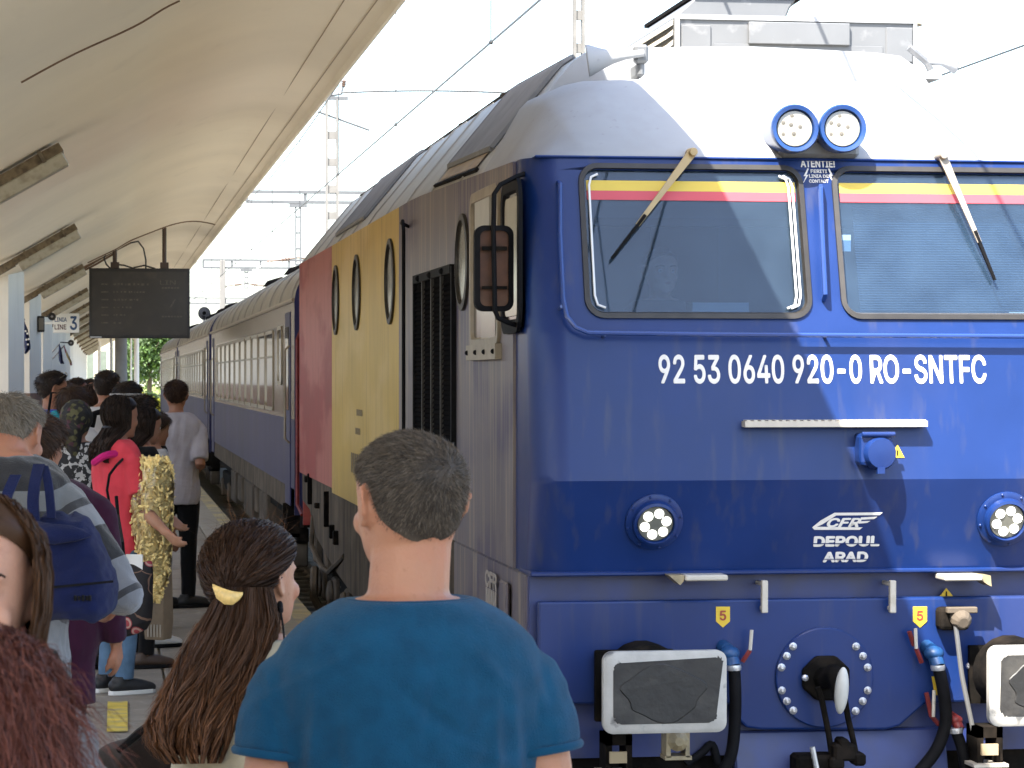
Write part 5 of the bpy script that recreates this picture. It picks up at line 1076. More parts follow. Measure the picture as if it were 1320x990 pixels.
    return ch
coach(CY0, "first dirty cream and violet coach, coupled behind the locomotive")
coach(CY0 + CLEN + 1.1, "second cream and violet coach, with its roof meeting the departure board")
coach(CY0 + 2 * (CLEN + 1.1), "third and farthest coach, seen end on beside the trees")
# ================================================================ PEOPLE
def vox(mb, size, smooth=4, fac=.5, disp=None):
    me = mb.mesh("tmp"); o = bpy.data.objects.new("tmp", me); COL.objects.link(o)
    bm = bmesh.new(); bm.from_mesh(me); bmesh.ops.recalc_face_normals(bm, faces=bm.faces); bm.to_mesh(me); bm.free()
    r = o.modifiers.new("r", 'REMESH'); r.mode = 'VOXEL'; r.voxel_size = size
    if smooth: s = o.modifiers.new("s", 'SMOOTH'); s.factor = fac; s.iterations = smooth
    dg = bpy.context.evaluated_depsgraph_get(); dg.update(); out = bpy.data.meshes.new_from_object(o.evaluated_get(dg)); bpy.data.objects.remove(o)
    if disp: displace(out, disp)
    out.polygons.foreach_set("use_smooth", [True] * len(out.polygons)); return out
def get_co(me): a = np.empty(len(me.vertices) * 3, np.float32); me.vertices.foreach_get("co", a); return a.reshape(-1, 3).astype(float)
def displace(me, fn):
    co = get_co(me); nn = np.empty(len(me.vertices) * 3, np.float32); me.vertices.foreach_get("normal", nn); nn = nn.reshape(-1, 3)
    me.vertices.foreach_set("co", (co + nn * fn(co)[:, None]).astype(np.float32).ravel()); me.update()
def set_attr(me, name, vals):
    a = me.attributes.new(name, 'FLOAT', 'POINT'); a.data.foreach_set("value", np.asarray(vals, np.float32))

def ribbons(name, pts, width, mats, parent, tone=None, taper=True, world=True, seed=1):
    """pts (N,K,3): one thin strand each, drawn as a narrow strip"""
    pts = np.asarray(pts, float); N, K, _ = pts.shape; r = np.random.default_rng(seed)
    tang = np.gradient(pts, axis=1); tang /= np.linalg.norm(tang, axis=2, keepdims=True) + 1e-9
    rv = r.normal(size=(N, 1, 3)); side = np.cross(tang, rv); side /= np.linalg.norm(side, axis=2, keepdims=True) + 1e-9
    w = width * (r.uniform(.6, 1.4, (N, 1, 1))) * (np.linspace(1, .25 if taper else 1, K)[None, :, None])
    v = np.stack([pts - side * w / 2, pts + side * w / 2], 2).reshape(N, K * 2, 3)
    base = np.array([[2 * k, 2 * k + 1, 2 * k + 3, 2 * k + 2] for k in range(K - 1)])
    f = (base[None] + (np.arange(N) * 2 * K)[:, None, None]).reshape(-1, 4)
    me = bpy.data.meshes.new(name); me.vertices.add(N * K * 2); me.vertices.foreach_set("co", v.astype(np.float32).ravel())
    me.loops.add(f.size); me.loops.foreach_set("vertex_index", f.astype(np.int32).ravel()); me.polygons.add(len(f)); me.polygons.foreach_set("loop_start", np.arange(0, f.size, 4).astype(np.int32)); me.update(calc_edges=True)
    me.polygons.foreach_set("use_smooth", [True] * len(f))
    t = (r.uniform(0, 1, (N, 1)) * .75 + np.linspace(0, .25, K)[None]) if tone is None else tone
    set_attr(me, "tone", np.repeat(t.reshape(-1), 2))
    return obj(name, me, mats, parent, world=world)

HT = np.array([(.00, .33, -.02, .13), (.05, .385, -.10, .19), (.10, .40, -.16, .235), (.18, .405, -.24, .275), (.28, .41, -.315, .305), (.40, .405, -.385, .33), (.50, .385, -.425, .343), (.60, .405, -.45, .35), (.70, .40, -.46, .352), (.80, .355, -.43, .328), (.88, .285, -.37, .275), (.94, .20, -.285, .205), (.98, .115, -.18, .115), (1.0, .01, -.08, .02)])
def head_pt(th, t, off=0., H=.23):
    t = np.asarray(t, float); yf = np.interp(t, HT[:, 0], HT[:, 1]); yb = np.interp(t, HT[:, 0], HT[:, 2]); w = np.interp(t, HT[:, 0], HT[:, 3])
    yc = yf * .12 + yb * .12; c, s = np.cos(th), np.sin(th); n = 2 / 2.25
    x = w * np.sign(c) * np.abs(c) ** n; y = np.where(s >= 0, yc + (yf - yc) * np.abs(s) ** n, yc - (yc - yb) * np.abs(s) ** n)
    P = np.stack([x, y, t + 0 * x], -1) * H
    if np.any(off):
        ctr = np.stack([0 * x, yc * .6 * H - .005 + 0 * x, np.clip(t, 0, .62) * H + 0 * x], -1); d = P - ctr; P = P + d / (np.linalg.norm(d, axis=-1, keepdims=True) + 1e-9) * np.asarray(off)[..., None]
    return P
def head_mb(mb, M, H, face=True, ears=True, female=False):
    q = MB(); ths = np.linspace(0, 2 * PI, 33)[:-1]
    q.rings([[tuple(p) for p in head_pt(ths, np.full(32, t), 0., H)] for t in np.linspace(.0, 1, 24)])
    h = H
    # nose, brow, cheeks, lips, chin
    q.tube([(0, .385 * h, .56 * h), (0, .43 * h, .47 * h), (0, .455 * h, .41 * h)], [.060 * h, .050 * h, .048 * h], 10, round_ends=True)
    for s in (-1, 1):
        q.ball((s * .05 * h, .42 * h, .385 * h), (.036 * h, .042 * h, .03 * h), 10, 7)
        q.ball((s * .14 * h, .335 * h, .585 * h), (.12 * h, .06 * h, .032 * h), 10, 7); q.ball((s * .19 * h, .30 * h, .36 * h), (.10 * h, .09 * h, .10 * h), 10, 7)
    q.ball((0, .392 * h, .262 * h), (.09 * h, .030 * h, .022 * h), 12, 7); q.ball((0, .388 * h, .225 * h), (.08 * h, .030 * h, .022 * h), 12, 7); q.ball((0, .36 * h, .07 * h), (.11 * h, .065 * h, .075 * h), 12, 8)
    if ears:
        for s in (-1, 1):
            e = h / .23; ex, ey, ez = s * .335 * h, -.03 * h, .50 * h
            rim = [(.014, .004, .002), (.016, .020, .006), (.004, .031, .013), (-.012, .029, .018), (-.020, .014, .020), (-.017, -.006, .017), (-.009, -.020, .012), (.002, -.030, .008), (.009, -.024, .004)]
            q.tube([(ex + s * o_ * e, ey + y_ * e, ez + z_ * e) for y_, z_, o_ in rim], [.0048 * e] * 7 + [.0062 * e, .005 * e], 8, round_ends=True)
            q.ball((ex + s * .006 * e, ey - .002 * e, ez - .001), (.006 * e, .017 * e, .027 * e), 10, 8, Euler((0, 0, s * .45)))
            q.tube([(ex + s * .012 * e, ey - .010 * e, ez + .016 * e), (ex + s * .014 * e, ey - .012 * e, ez - .004 * e), (ex + s * .008 * e, ey - .002 * e, ez - .018 * e)], .004 * e, 6, round_ends=True)
    vs = [tuple(M @ Vector(v)) for v in q.v]; mb.add(vs, q.f)

def hand_mb(mb, wrist, d, nrm, s=1., curl=.5, thumb=1):
    """palm, four bent fingers and a thumb; d: along the hand, nrm: out of the palm"""
    W = Vector(wrist); d = Vector(d).normalized(); n = Vector(nrm); n = (n - d * n.dot(d)).normalized(); u = d.cross(n) * thumb
    for k, o in enumerate((-.030, -.010, .010, .030)):
        L = (.078, .086, .083, .070)[k]; L2 = (.068, .078, .073, .056)[k]
        a = W + u * o * .55 * s; b = W + (u * o * .95 + d * L) * s
        mb.tube([a, b], [.017 * s, .0125 * s], 8, round_ends=True)
        c1 = b + (d * math.cos(curl * .7) + n * math.sin(curl * .7)) * L2 * .45 * s; c2 = c1 + (d * math.cos(curl * 1.6) + n * math.sin(curl * 1.6)) * L2 * .32 * s; c3 = c2 + (d * math.cos(curl * 2.3) + n * math.sin(curl * 2.3)) * L2 * .25 * s
        mb.tube([b, c1, c2, c3], [.0098 * s, .009 * s, .0082 * s, .0068 * s], 7, round_ends=True)
    a = W + (-u * .018 + d * .018) * s; b = a + (-u * .026 + d * .028 + n * .012) * s; c = b + (-u * .008 + d * .03 + n * .012) * s; e = c + (d * .022 + n * .010) * s
    mb.tube([a, b, c, e], [.016 * s, .0125 * s, .0105 * s, .0078 * s], 8, round_ends=True)

TORSO = [(.78, .150, .105, .0), (.86, .168, .115, -.005), (.93, .168, .115, -.005), (1.02, .155, .105, 0), (1.12, .158, .108, .003), (1.22, .172, .116, .004), (1.30, .182, .118, .0), (1.36, .187, .112, -.005), (1.415, .183, .100, -.012), (1.45, .169, .088, -.016), (1.482, .134, .077, -.016), (1.502, .094, .069, -.014), (1.516, .074, .063, -.012), (1.535, .060, .056, -.008)]
def torso_mb(mb, S, gx, gy, ex, zlo, zhi, sh=1.0, hip=1.0, belly=0.):
    rows = []; Z = np.arange(zlo, zhi + .0001, .02)
    for z in Z:
        zz = z / S; w = np.interp(zz, [t[0] for t in TORSO], [t[1] for t in TORSO]); dd = np.interp(zz, [t[0] for t in TORSO], [t[2] for t in TORSO]); yo = np.interp(zz, [t[0] for t in TORSO], [t[3] for t in TORSO])
        k = hip + (sh - hip) * np.clip((zz - .95) / .4, 0, 1); gg = 1 + (gx * k - 1) * np.clip((1.50 - zz) / .10, 0, 1); gg2 = 1 + (gy - 1) * np.clip((1.50 - zz) / .10, 0, 1)
        b = 1 + belly * math.exp(-((zz - 1.08) / .12) ** 2)
        rows.append([((w * gg * S + ex) * np.sign(math.cos(a)) * abs(math.cos(a)) ** .85, yo * S + (dd * gg2 * S * (b if math.sin(a) > 0 else 1) + ex) * np.sign(math.sin(a)) * abs(math.sin(a)) ** .85, z) for a in np.linspace(0, 2 * PI, 25)[:-1]])
    mb.rings(rows)

SKIN = {}
def skin(name, c): return pm("skin_" + name, c, .52, var=.07, vs=14, bump=.12, bs=180, sss=.12, spec=.35, dirt=((min(1, c[0] * 1.08), c[1] * .78, c[2] * .74), .55, 11, (1, 1, 1), .48, .7), dirt2=((c[0] * .72, c[1] * .66, c[2] * .62), .5, 70, (1, 1, 1), .60, .72))
SK_A = skin("fair", (.36, .185, .115)); SK_B = skin("tan", (.28, .135, .08)); SK_C = skin("dark", (.19, .09, .055)); SK_P = skin("pink", (.40, .215, .145))
def cloth(name, c, **k):
    a = dict(rough=.95, var=.10, vs=9, bump=.25, bs=420, sheen=.08, spec=.15); a.update(k); return pm("cloth_" + name, c, **a)
M_lip = pm("lip", (.36, .12, .10), .45); M_eyew = pm("eye_white", (.65, .62, .58), .2); M_iris = pm("iris", (.03, .02, .015), .15); M_mouth = pm("mouth_dark", (.10, .03, .03), .5)

HAIRM = {}
def hairmat(name, c0, c1, rough=.55):
    return attr_mat("hair_" + name, [(0, c0), (.5, tuple(a * .72 + b * .28 for a, b in zip(c0, c1))), (1, c1)], rough=rough, spec=.22)
def hair_scalp(H, t_front=.82, t_side=.53, t_back=.20):
    def th_(th): s = np.sin(th); return np.where(s > 0, t_side + (t_front - t_side) * np.abs(s) ** .8, t_side + (t_back - t_side) * np.abs(s) ** .7)
    return th_
def hair_short(root, M, H, mats, n=1500, L=.016, th_off=.005, seed=1, width=.0014, lines=(.82, .53, .20), bald=0., up=.5, swirl=None, thick_top=0.):
    tl = hair_scalp(H, *lines); r = np.random.default_rng(seed)
    A = np.linspace(0, 2 * PI, 49)[:-1]; U = np.linspace(0, 1, 15); rows = []
    for u in U:
        t0_ = tl(A) + .03; t = t0_ + (1 - t0_) * u; off = th_off * np.minimum(1, u * 6 + .02) * (1 + thick_top * u)
        P = head_pt(A, t, off + 0 * A, H); P = P + snoise(P, 55, seed)[:, None] * .0016; rows.append([tuple(M @ Vector(p)) for p in P])
    q = MB(); q.rings(rows, cap=False); me = q.mesh("hair"); set_attr(me, "tone", .35 + .25 * snoise(get_co(me), 60, 3)); hb = obj("hair", me, mats, root, smooth=True, world=False)
    if n:
        th = r.uniform(0, 2 * PI, n); u = r.uniform(0, 1, n) ** .75; t = tl(th) + (1 - tl(th)) * u - .018 * r.uniform(0, 1, n) * (u < .25); P0 = head_pt(th, t, th_off * np.minimum(1, u * 5) * (1 + thick_top * u), H)
        C = np.array([0, -.02, .12]) ; nrm = P0 - C; nrm /= np.linalg.norm(nrm, axis=1)[:, None]
        W = np.array(swirl if swirl is not None else (0, -.06, .225)); away = P0 - W; away -= nrm * (away * nrm).sum(1)[:, None]; away /= np.linalg.norm(away, axis=1)[:, None] + 1e-6
        tw = np.cross(nrm, away); d = nrm * up + away * .8 + tw * .3 + r.normal(size=(n, 3)) * .22; d /= np.linalg.norm(d, axis=1)[:, None]
        ll = (L * r.uniform(.6, 1.3, n) * np.clip(.28 + u * 1.6, .28, 1))[:, None]
        pts = np.stack([P0 - nrm * .002, P0 + d * ll * .5, P0 + d * ll + (away * .25 - nrm * .12) * ll], 1)
        Mn = np.array(M); pts = pts @ Mn[:3, :3].T + Mn[:3, 3]
        ribbons("hair_strands", pts, width, mats, hb, world=False, seed=seed)
    return hb
def hair_cap_long(root, M, H, mats, n=900, L=.32, seed=1, width=.003, spread=.10, back=.13, th_off=.014, wave=.008, lines=(.84, .60, .25), fringe=False, front=False, tie=None):
    """long loose hair: a cap on the scalp, a soft mass behind the neck, and strands over both"""
    r = np.random.default_rng(seed); tl = hair_scalp(H, *lines); Mn = np.array(M)
    A = np.linspace(0, 2 * PI, 49)[:-1]; rows = []
    for u in np.linspace(0, 1, 13):
        t = tl(A) + (1 - tl(A)) * u; P = head_pt(A, t, th_off * np.minimum(1, u * 4 + .15) + 0 * A, H); P = P + snoise(P, 45, seed)[:, None] * .002; rows.append([tuple(M @ Vector(p)) for p in P])
    q = MB(); q.rings(rows, cap=False); me = q.mesh("hair"); set_attr(me, "tone", .35 + .2 * snoise(get_co(me), 60, 3)); hb = obj("hair", me, mats, root, smooth=True, world=False)
    zc_ = (M @ Vector((0, 0, 0))).z
    # back mass
    rows = []
    for v in np.linspace(0, 1, 14):
        z = zc_ + .40 * H - v * (L + .28 * H); w = (.058 + (spread * .85 - .058) * min(1, v * 2.2)) * (1 - .45 * max(0, v - .75) / .25) * min(1, .35 + v * 6); d = .030 * (1 - .5 * v) * min(1, .35 + v * 6); yb = -.062 - (back - .085) * min(1, v * 1.6)
        rows.append([(M.translation.x + w * math.cos(a) * (1 + .05 * math.sin(5 * a + v * 7)), M.translation.y + yb + d * math.sin(a), z) for a in np.linspace(0, 2 * PI, 21)[:-1]])
    q = MB(); q.rings(rows); me = q.mesh("hair_mass"); set_attr(me, "tone", .3 + .25 * snoise(get_co(me) * np.array([1, 1, .15]), 90, 4)); obj("hair_mass", me, mats, hb, smooth=True, world=False)
    th = r.uniform(PI * .98, 2.02 * PI, n) if not front else r.uniform(PI * .85, 2.15 * PI, n); t0 = r.uniform(.62, .98, n); K = 11; pts = np.empty((n, K, 3))
    for k in range(5):
        f = k / 4; t = t0 + (np.maximum(.22, t0 - .75) - t0) * f; pts[:, k] = head_pt(th + 0 * t, t, th_off * (1 + .25 * r.uniform(size=n)) + .004 + .012 * f, H) @ Mn[:3, :3].T + Mn[:3, 3]
    e = pts[:, 4]; ctr = np.array([M.translation.x, M.translation.y, 0]); LL = L * r.uniform(.75, 1.05, n)
    ph = r.uniform(0, 6.28, n); u = (e[:, 0] - ctr[0]) / .08
    for k in range(5, K):
        f = (k - 4) / (K - 5 + .0); x = ctr[0] + u * (.08 + (spread - .08) * min(1, f * 1.8)) * (1 - .3 * max(0, f - .7)); yy = e[:, 1] + (np.minimum(e[:, 1], ctr[1] - back - .02) - e[:, 1]) * min(1, f * 1.6)
        pts[:, k] = np.stack([x + wave * np.sin(ph + f * 7) * f, yy + .5 * wave * np.cos(ph * 1.7 + f * 6) - .03 * r.uniform(size=n) * f, e[:, 2] - LL * f], 1)
    ribbons("hair_strands", pts, width, mats, hb, world=False, seed=seed, taper=False); return hb

def person(label, pos, h=1.72, rot=0., head=(0, 0, 0), gx=1., gy=1., sh=1., hip=1., belly=0., sk=SK_A, top=None, sleeve=.30, hem=.86, bottom=None, shoes=None, hair=None, arms=None, face=False, vx=.010, wr=.003, group=None,
           neck=1., stance=(0, 0), collar=None, hip_z=.98, seat=None, hsc=1., top_ex=.012, hand_curl=.55, legs=True, headoff=(0, 0, 0), feet_rot=0., sole=None, seed=1, wr_fn=None, sm=3):
    S = h / 1.75; H = .23 * S * hsc
    P = thing("person", label, "person", pos, math.radians(rot), group)
    Ri = root_matrix(P).inverted()
    def loc(p):
        if p is None: return None
        return Ri @ Vector(on_d(*p)) if len(p) == 3 else Ri @ Vector(p[:3])
    q = MB()
    torso_mb(q, S, gx * .93, gy * .93, -.008, .80 * S, 1.515 * S, sh, hip, belly * .9)
    zch = 1.75 * S - H
    ho = Vector(headoff); q.tube([(0, -.012 * S, 1.40 * S), (0, -.004 * S, 1.50 * S), (ho.x, .006 * S + ho.y, zch + .09 * S + ho.z)], [.068 * S * neck, .056 * S * neck, .054 * S * neck], 14, round_ends=True)
    ho = Vector(headoff); piv = Vector((0, -.005, zch + .10 * H)) + ho
    Mh = Matrix.Translation(piv) @ Euler((math.radians(head[1]), math.radians(head[2]), math.radians(head[0])), 'ZXY').to_matrix().to_4x4() @ Matrix.Translation(Vector((0, .012, zch)) + ho - piv)
    head_mb(q, Mh, H, face)
    shx = .178 * S * gx * sh
    shirt = MB(); torso_mb(shirt, S, gx, gy, top_ex, hem * S, 1.506 * S, sh, hip, belly)
    A = {}
    for side, s in (('R', 1), ('L', -1)):
        sp = Vector((s * shx, -.012 * S, 1.366 * S)); a = (arms or {}).get(side)
        el = loc(a[0]) if a and a[0] else Vector((s * (shx + .040 * S), -.035 * S, 1.09 * S)); wr_ = loc(a[1]) if a and a[1] else Vector((s * (shx + .050 * S), .045 * S, .855 * S))
        # keep the bones at their lengths
        el = sp + (el - sp).normalized() * .285 * S; wr_ = el + (wr_ - el).normalized() * .25 * S
        A[side] = (sp, el, wr_)
        q.tube([sp, sp.lerp(el, .4), el, el.lerp(wr_, .3), wr_], [.046 * S, .046 * S, .039 * S, .041 * S, .027 * S], 12, round_ends=True)
        d = (wr_ - el).normalized(); nrm = Vector((-s, .25, 0)) if not (a and len(a) > 2) else Vector(a[2])
        hand_mb(q, wr_ + d * .005, d, nrm, S * .98, hand_curl, 1 if s > 0 else -1)
        if sleeve > 0:
            tot = .285 + .25; k = sleeve * tot; m = 1.0 + (gx - 1) * .5
            pts, rr = [sp + Vector((-s * .03 * S, 0, -.01)), sp], [.050 * S * m, .058 * S * m]
            shirt.tube([(s * .09 * S * gx * sh, -.012 * S, 1.408 * S), (s * .14 * S * gx * sh, -.012 * S, 1.393 * S), sp], [.056 * S * m, .057 * S * m, .0575 * S * m], 14, round_ends=True)
            if k > .285: shirt.ball(el, .054 * S * m, 12, 8)
            if k > .285: pts += [sp.lerp(el, .5), el, el.lerp(wr_, (k - .285) / .25)]; rr += [.060 * S * m, .052 * S * m, .040 * S * m]
            else: pts += [sp.lerp(el, k / .285 * .5), sp.lerp(el, k / .285)]; rr += [.064 * S * m, .064 * S * m]
            shirt.tube(pts, rr, 14, round_ends=False); shirt.ball(sp + Vector((0, 0, -.004)), .055 * S * m, 14, 10)
    if legs:
        for s in (-1, 1):
            sx, sy = s * (.092 + stance[0]) * S, s * stance[1] * S
            hp, kn, an = Vector((s * .088 * S, 0, .88 * S)), Vector((sx, .012 * S + sy * .5, .48 * S)), Vector((sx * 1.02, -.02 * S + sy, .085 * S))
            q.tube([hp, kn, an], [.07 * S, .05 * S, .036 * S], 12, round_ends=True)
    body = vox(q, vx, 3); obj("body", body, sk, P, world=False)
    if top is not None:
        fn = wr_fn or (lambda co: wr * (snoise(co * np.array([1, 1, .55]), 26, seed) + .6 * snoise(co * np.array([1, 1, .8]), 60, seed + 1)))
        me = vox(shirt, vx, sm, disp=fn)
        co = get_co(me); tone = co[:, 2].copy()
        for side, s in (('R', 1), ('L', -1)):
            sp, el, w_ = A[side]; d = np.array((el - sp).normalized()); along = (co - np.array(sp)) @ d; m = np.clip((s * co[:, 0] - shx + .02) / .03, 0, 1); tone = tone * (1 - m) + (sp.z - along) * m
        set_attr(me, "tone", tone / 1.6); obj("shirt", me, top, P, world=False)
        if collar is not None:
            c = MB(); rx, ry, zt, rr = collar[1:] if isinstance(collar, tuple) else (.072, .062, 1.478, .006); c.tube([(rx * S * math.cos(a), -.012 * S + ry * S * math.sin(a), zt * S - (.02 * S if math.sin(a) > 0 else 0) * math.sin(a)) for a in np.linspace(0, 2 * PI, 25)], rr * S, 6, cap=False); obj("collar", c, collar[0] if isinstance(collar, tuple) else collar, P, world=False, smooth=True)
    if bottom is not None and legs:
        b = MB(); torso_mb(b, S, gx * .98, gy * .98, .004, .80 * S, hip_z * S, sh, hip, belly)
        for s in (-1, 1):
            sx, sy = s * (.092 + stance[0]) * S, s * stance[1] * S
            b.tube([(s * .085 * S, 0, .90 * S), (s * .092 * S, .005, .78 * S), (sx, .012 * S + sy * .5, .48 * S), (sx * 1.02, -.015 * S + sy, .09 * S)], [.095 * S, .092 * S, .066 * S, .055 * S], 14)
        me = vox(b, vx, 3, disp=lambda co: .003 * snoise(co * np.array([1, 1, .7]), 24, 9)); obj("trousers", me, bottom, P, world=False)
    if shoes is not None and legs:
        for s in (-1, 1):
            sx, sy = s * (.092 + stance[0]) * S, s * stance[1] * S; q = MB(); Rf = Matrix.Rotation(math.radians(feet_rot) - s * .12, 4, 'Z')
            def fpt(x, y, z): v = Rf @ Vector((x * S, y * S, z * S)); return (v.x + sx * 1.02, v.y - .02 * S + sy, v.z)
            q.tube([fpt(0, -.055, .055), fpt(0, .03, .055), fpt(.004, .11, .042), fpt(.004, .175, .034)], [.044 * S, .047 * S, .044 * S, .032 * S], 12, round_ends=True); q.tube([fpt(0, -.02, .05), fpt(0, -.03, .11)], [.046 * S, .044 * S], 12)
            me = vox(q, .008, 3); co = get_co(me); co[:, 2] = np.maximum(co[:, 2], .022); me.vertices.foreach_set("co", co.astype(np.float32).ravel()); shn = obj("shoe", me, shoes, P, world=False)
            q = MB(); ol = [(-.085, -.03), (-.10, 0), (-.085, .03), (0, .047), (.10, .05), (.17, .04), (.205, .005), (.17, -.036), (.10, -.045), (0, -.043)]
            lo = [fpt(y_, x_, 0) for x_, y_ in ol]; hi_ = [fpt(y_, x_, .026) for x_, y_ in ol]; q.rings([lo, hi_]); obj("sole", q, sole or M_black, shn, world=False, bevel=.004)
    if face:
        for s in (-1, 1):
            e = MB(); c = Mh @ Vector((s * .135 * H, .338 * H, .505 * H)); e.ball(c, .0125 * S, 12, 9); eo = obj("eye", e, M_eyew, P, world=False, smooth=True)
            fw_ = (Mh.to_3x3() @ Vector((0, 1, 0))); e = MB(); e.lathe(c + fw_ * .0102 * S, fw_, [(.0062 * S, 0), (.0055 * S, .0018 * S), (.001, .0026 * S)], 12); obj("iris", e, M_iris, eo, world=False, smooth=True)
            e = MB(); e.tube([Mh @ Vector((s * u * H, (v + .012) * H, w * H)) for u, v, w in ((.06, .392, .600), (.13, .395, .618), (.20, .358, .612), (.245, .31, .59))], [.004, .0045, .004, .002], 6); obj("eyebrow", e, hair['mats'] if hair else M_black, P, world=False)
        e = MB(); e.ball(Mh @ Vector((0, .425 * H, .252 * H)), (.088 * H, .022 * H, .016 * H), 12, 6); e.ball(Mh @ Vector((0, .42 * H, .218 * H)), (.075 * H, .022 * H, .018 * H), 12, 6); obj("lips", e, M_lip, P, world=False, smooth=True)
    if hair:
        k = dict(hair); kind = k.pop('kind'); (hair_short if kind == 'short' else hair_cap_long)(P, Mh, H, seed=seed, **k)
    P['_S'] = S
    return P, Mh, H, A
# ---------------------------------------------------------------- the people on the platform
H_GREYMIX = hairmat("salt_pepper", (.007, .005, .004), (.20, .165, .13), .6)
H_GREY = hairmat("grey", (.09, .075, .06), (.33, .29, .235), .55)
H_BROWN = hairmat("long_brown", (.014, .007, .004), (.20, .085, .036))
H_LIGHTB = hairmat("light_brown", (.022, .010, .0045), (.115, .052, .021))
H_RED = hairmat("red", (.035, .010, .008), (.175, .060, .043))
H_DARK = hairmat("dark", (.004, .0028, .0024), (.048, .026, .016)); H_MID = hairmat("mid_brown", (.013, .007, .0045), (.085, .043, .025)); H_GINGER = hairmat("ginger_brown", (.012, .0055, .003), (.058, .025, .011))
C_TEAL = cloth("teal", (.0032, .056, .122), var=.16, vs=28, bump=.6, bs=520); C_TEALC = cloth("teal_collar", (.003, .044, .095))
C_CREAM = cloth("cream", (.36, .32, .235)); C_WHITE = cloth("white", (.50, .48, .46)); C_LILAC = cloth("lilac_white", (.37, .345, .37)); C_BLOUSE = cloth("blouse", (.74, .69, .62))
C_BLACK = cloth("black", (.0045, .0045, .005)); C_JEAN = cloth("jean", (.085, .15, .235), var=.25); C_PURP = cloth("purple", (.028, .005, .018)); C_PINK = cloth("coral_pink", (.60, .055, .075)); C_MAG = cloth("magenta", (.48, .015, .15))
C_PLUM = cloth("plum_grey", (.028, .018, .023)); C_NAVY = cloth("navy", (.006, .0105, .05), var=.2, bump=.5); C_BLUE = cloth("bright_blue", (.006, .075, .42)); C_TAL = cloth("turquoise", (.02, .35, .45)); C_DKBROWN = cloth("dark_brown", (.013, .008, .006)); C_GREYT = cloth("grey_top", (.11, .11, .115))
M_STRIPE = attr_mat("striped_knit", [(0, (.012, .012, .014)), (.30, (.15, .155, .17)), (.36, (.012, .012, .014)), (.44, (.17, .175, .19)), (.50, (.05, .05, .055)), (.515, (.17, .175, .19)), (.575, (.012, .012, .014)), (.655, (.17, .175, .19)), (.71, (.04, .04, .045)), (.722, (.17, .175, .19)), (.775, (.012, .012, .014)), (.84, (.17, .175, .19)), (.885, (.03, .03, .034)), (.90, (.12, .125, .13)), (.935, (.014, .014, .016))], rough=.95, sheen=.3, const=True, bump=.4, bs=330)
M_CAMO = pattern_mat("camo_scarf", [(0, (.012, .011, .010)), (.45, (.05, .045, .015)), (.62, (.012, .01, .01)), (.75, (.09, .085, .035)), (.85, (.06, .02, .03)), (.9, (.015, .014, .012))], 42, feature='cell')
M_BW = pattern_mat("black_white_print", [(0, (.012, .012, .014)), (.40, (.36, .36, .36)), (.55, (.012, .012, .014)), (.78, (.40, .40, .40))], 48, feature='cell', warp=.04)
M_SHOE = pm("shoe_black", (.012, .012, .013), .6, var=.3, vs=20); M_SOLE = pm("sole_white", (.60, .60, .58), .6); M_SHOEB = pm("shoe_brown", (.05, .03, .02), .5)

# man in the teal T-shirt, nearest on the right
def teal_folds(co):
    base = .0016 * snoise(co * np.array([1, 1, .6]), 18, 5)
    for s in (-1, 1):   # soft folds that run down from the armpit and along the side
        x = s * co[:, 0]
        for k, (x0, w, z0, a) in enumerate(((.150, .010, 1.27, .0045), (.168, .008, 1.24, -.004), (.185, .008, 1.22, .0045), (.125, .013, 1.18, .0035), (.205, .008, 1.28, -.003))):
            base += a * np.exp(-((x - x0 - .10 * (z0 - co[:, 2])) / w) ** 2) * np.clip(1 - np.abs(co[:, 2] - z0) / .16, 0, 1)
    # creases between the shoulder blades and at the sleeve heads
    r_ = np.random.default_rng(4)
    for k in range(34):
        c0 = np.array([r_.uniform(-.2, .2), r_.uniform(1.05, 1.40)]); an = r_.uniform(-.9, .9) + (1.2 if c0[0] > 0 else -1.2) * min(1, abs(c0[0]) / .15) * .5; dx, dz = co[:, 0] - c0[0], co[:, 2] - c0[1]; u_, v_ = dx * math.sin(an) - dz * math.cos(an), dx * math.cos(an) + dz * math.sin(an)
        base += r_.choice([-1, 1]) * .0042 * np.exp(-(u_ / r_.uniform(.05, .09)) ** 2 - (v_ / r_.uniform(.007, .012)) ** 2)
    for z0, a in ((1.10, .003), (1.04, -.003), (.99, .0035)): base += a * np.exp(-((co[:, 2] - z0 - .15 * np.abs(co[:, 0])) / .016) ** 2)
    return base
P1, M1, H1_, A1 = person("man in teal T-shirt with short greying hair seen from behind, closest to the train", ground(525, 4.02), 1.735, 0, head=(21, 2, 0), headoff=(.010, 0, 0), gx=1.03, gy=1.08, sh=1.0, belly=.1, sk=skin("man", (.36, .175, .105)), top=C_TEAL, sleeve=.165, hem=.84, bottom=C_BLACK, shoes=M_SHOE,
    hair=dict(kind='short', mats=H_GREYMIX, n=16000, L=.0105, width=.0009, th_off=.0022, lines=(.84, .56, .235), up=.42, swirl=(.022, -.085, .165)), vx=.0055, neck=1.10, collar=(C_TEALC, .0905, .0735, 1.500, .0075), wr_fn=teal_folds, hsc=.93, seed=3, sm=9, top_ex=.014)
# sleeve hems
for s in ('R', 'L'):
    sp, el, w_ = A1[s]; d = (el - sp).normalized(); c = sp + d * .087; q = MB(); q.lathe(c, d, [(.0645, -.004), (.0670, 0), (.0670, .004), (.0645, .008)], 32)
    obj("sleeve_hem", q, C_TEALC, P1, world=False, smooth=True)

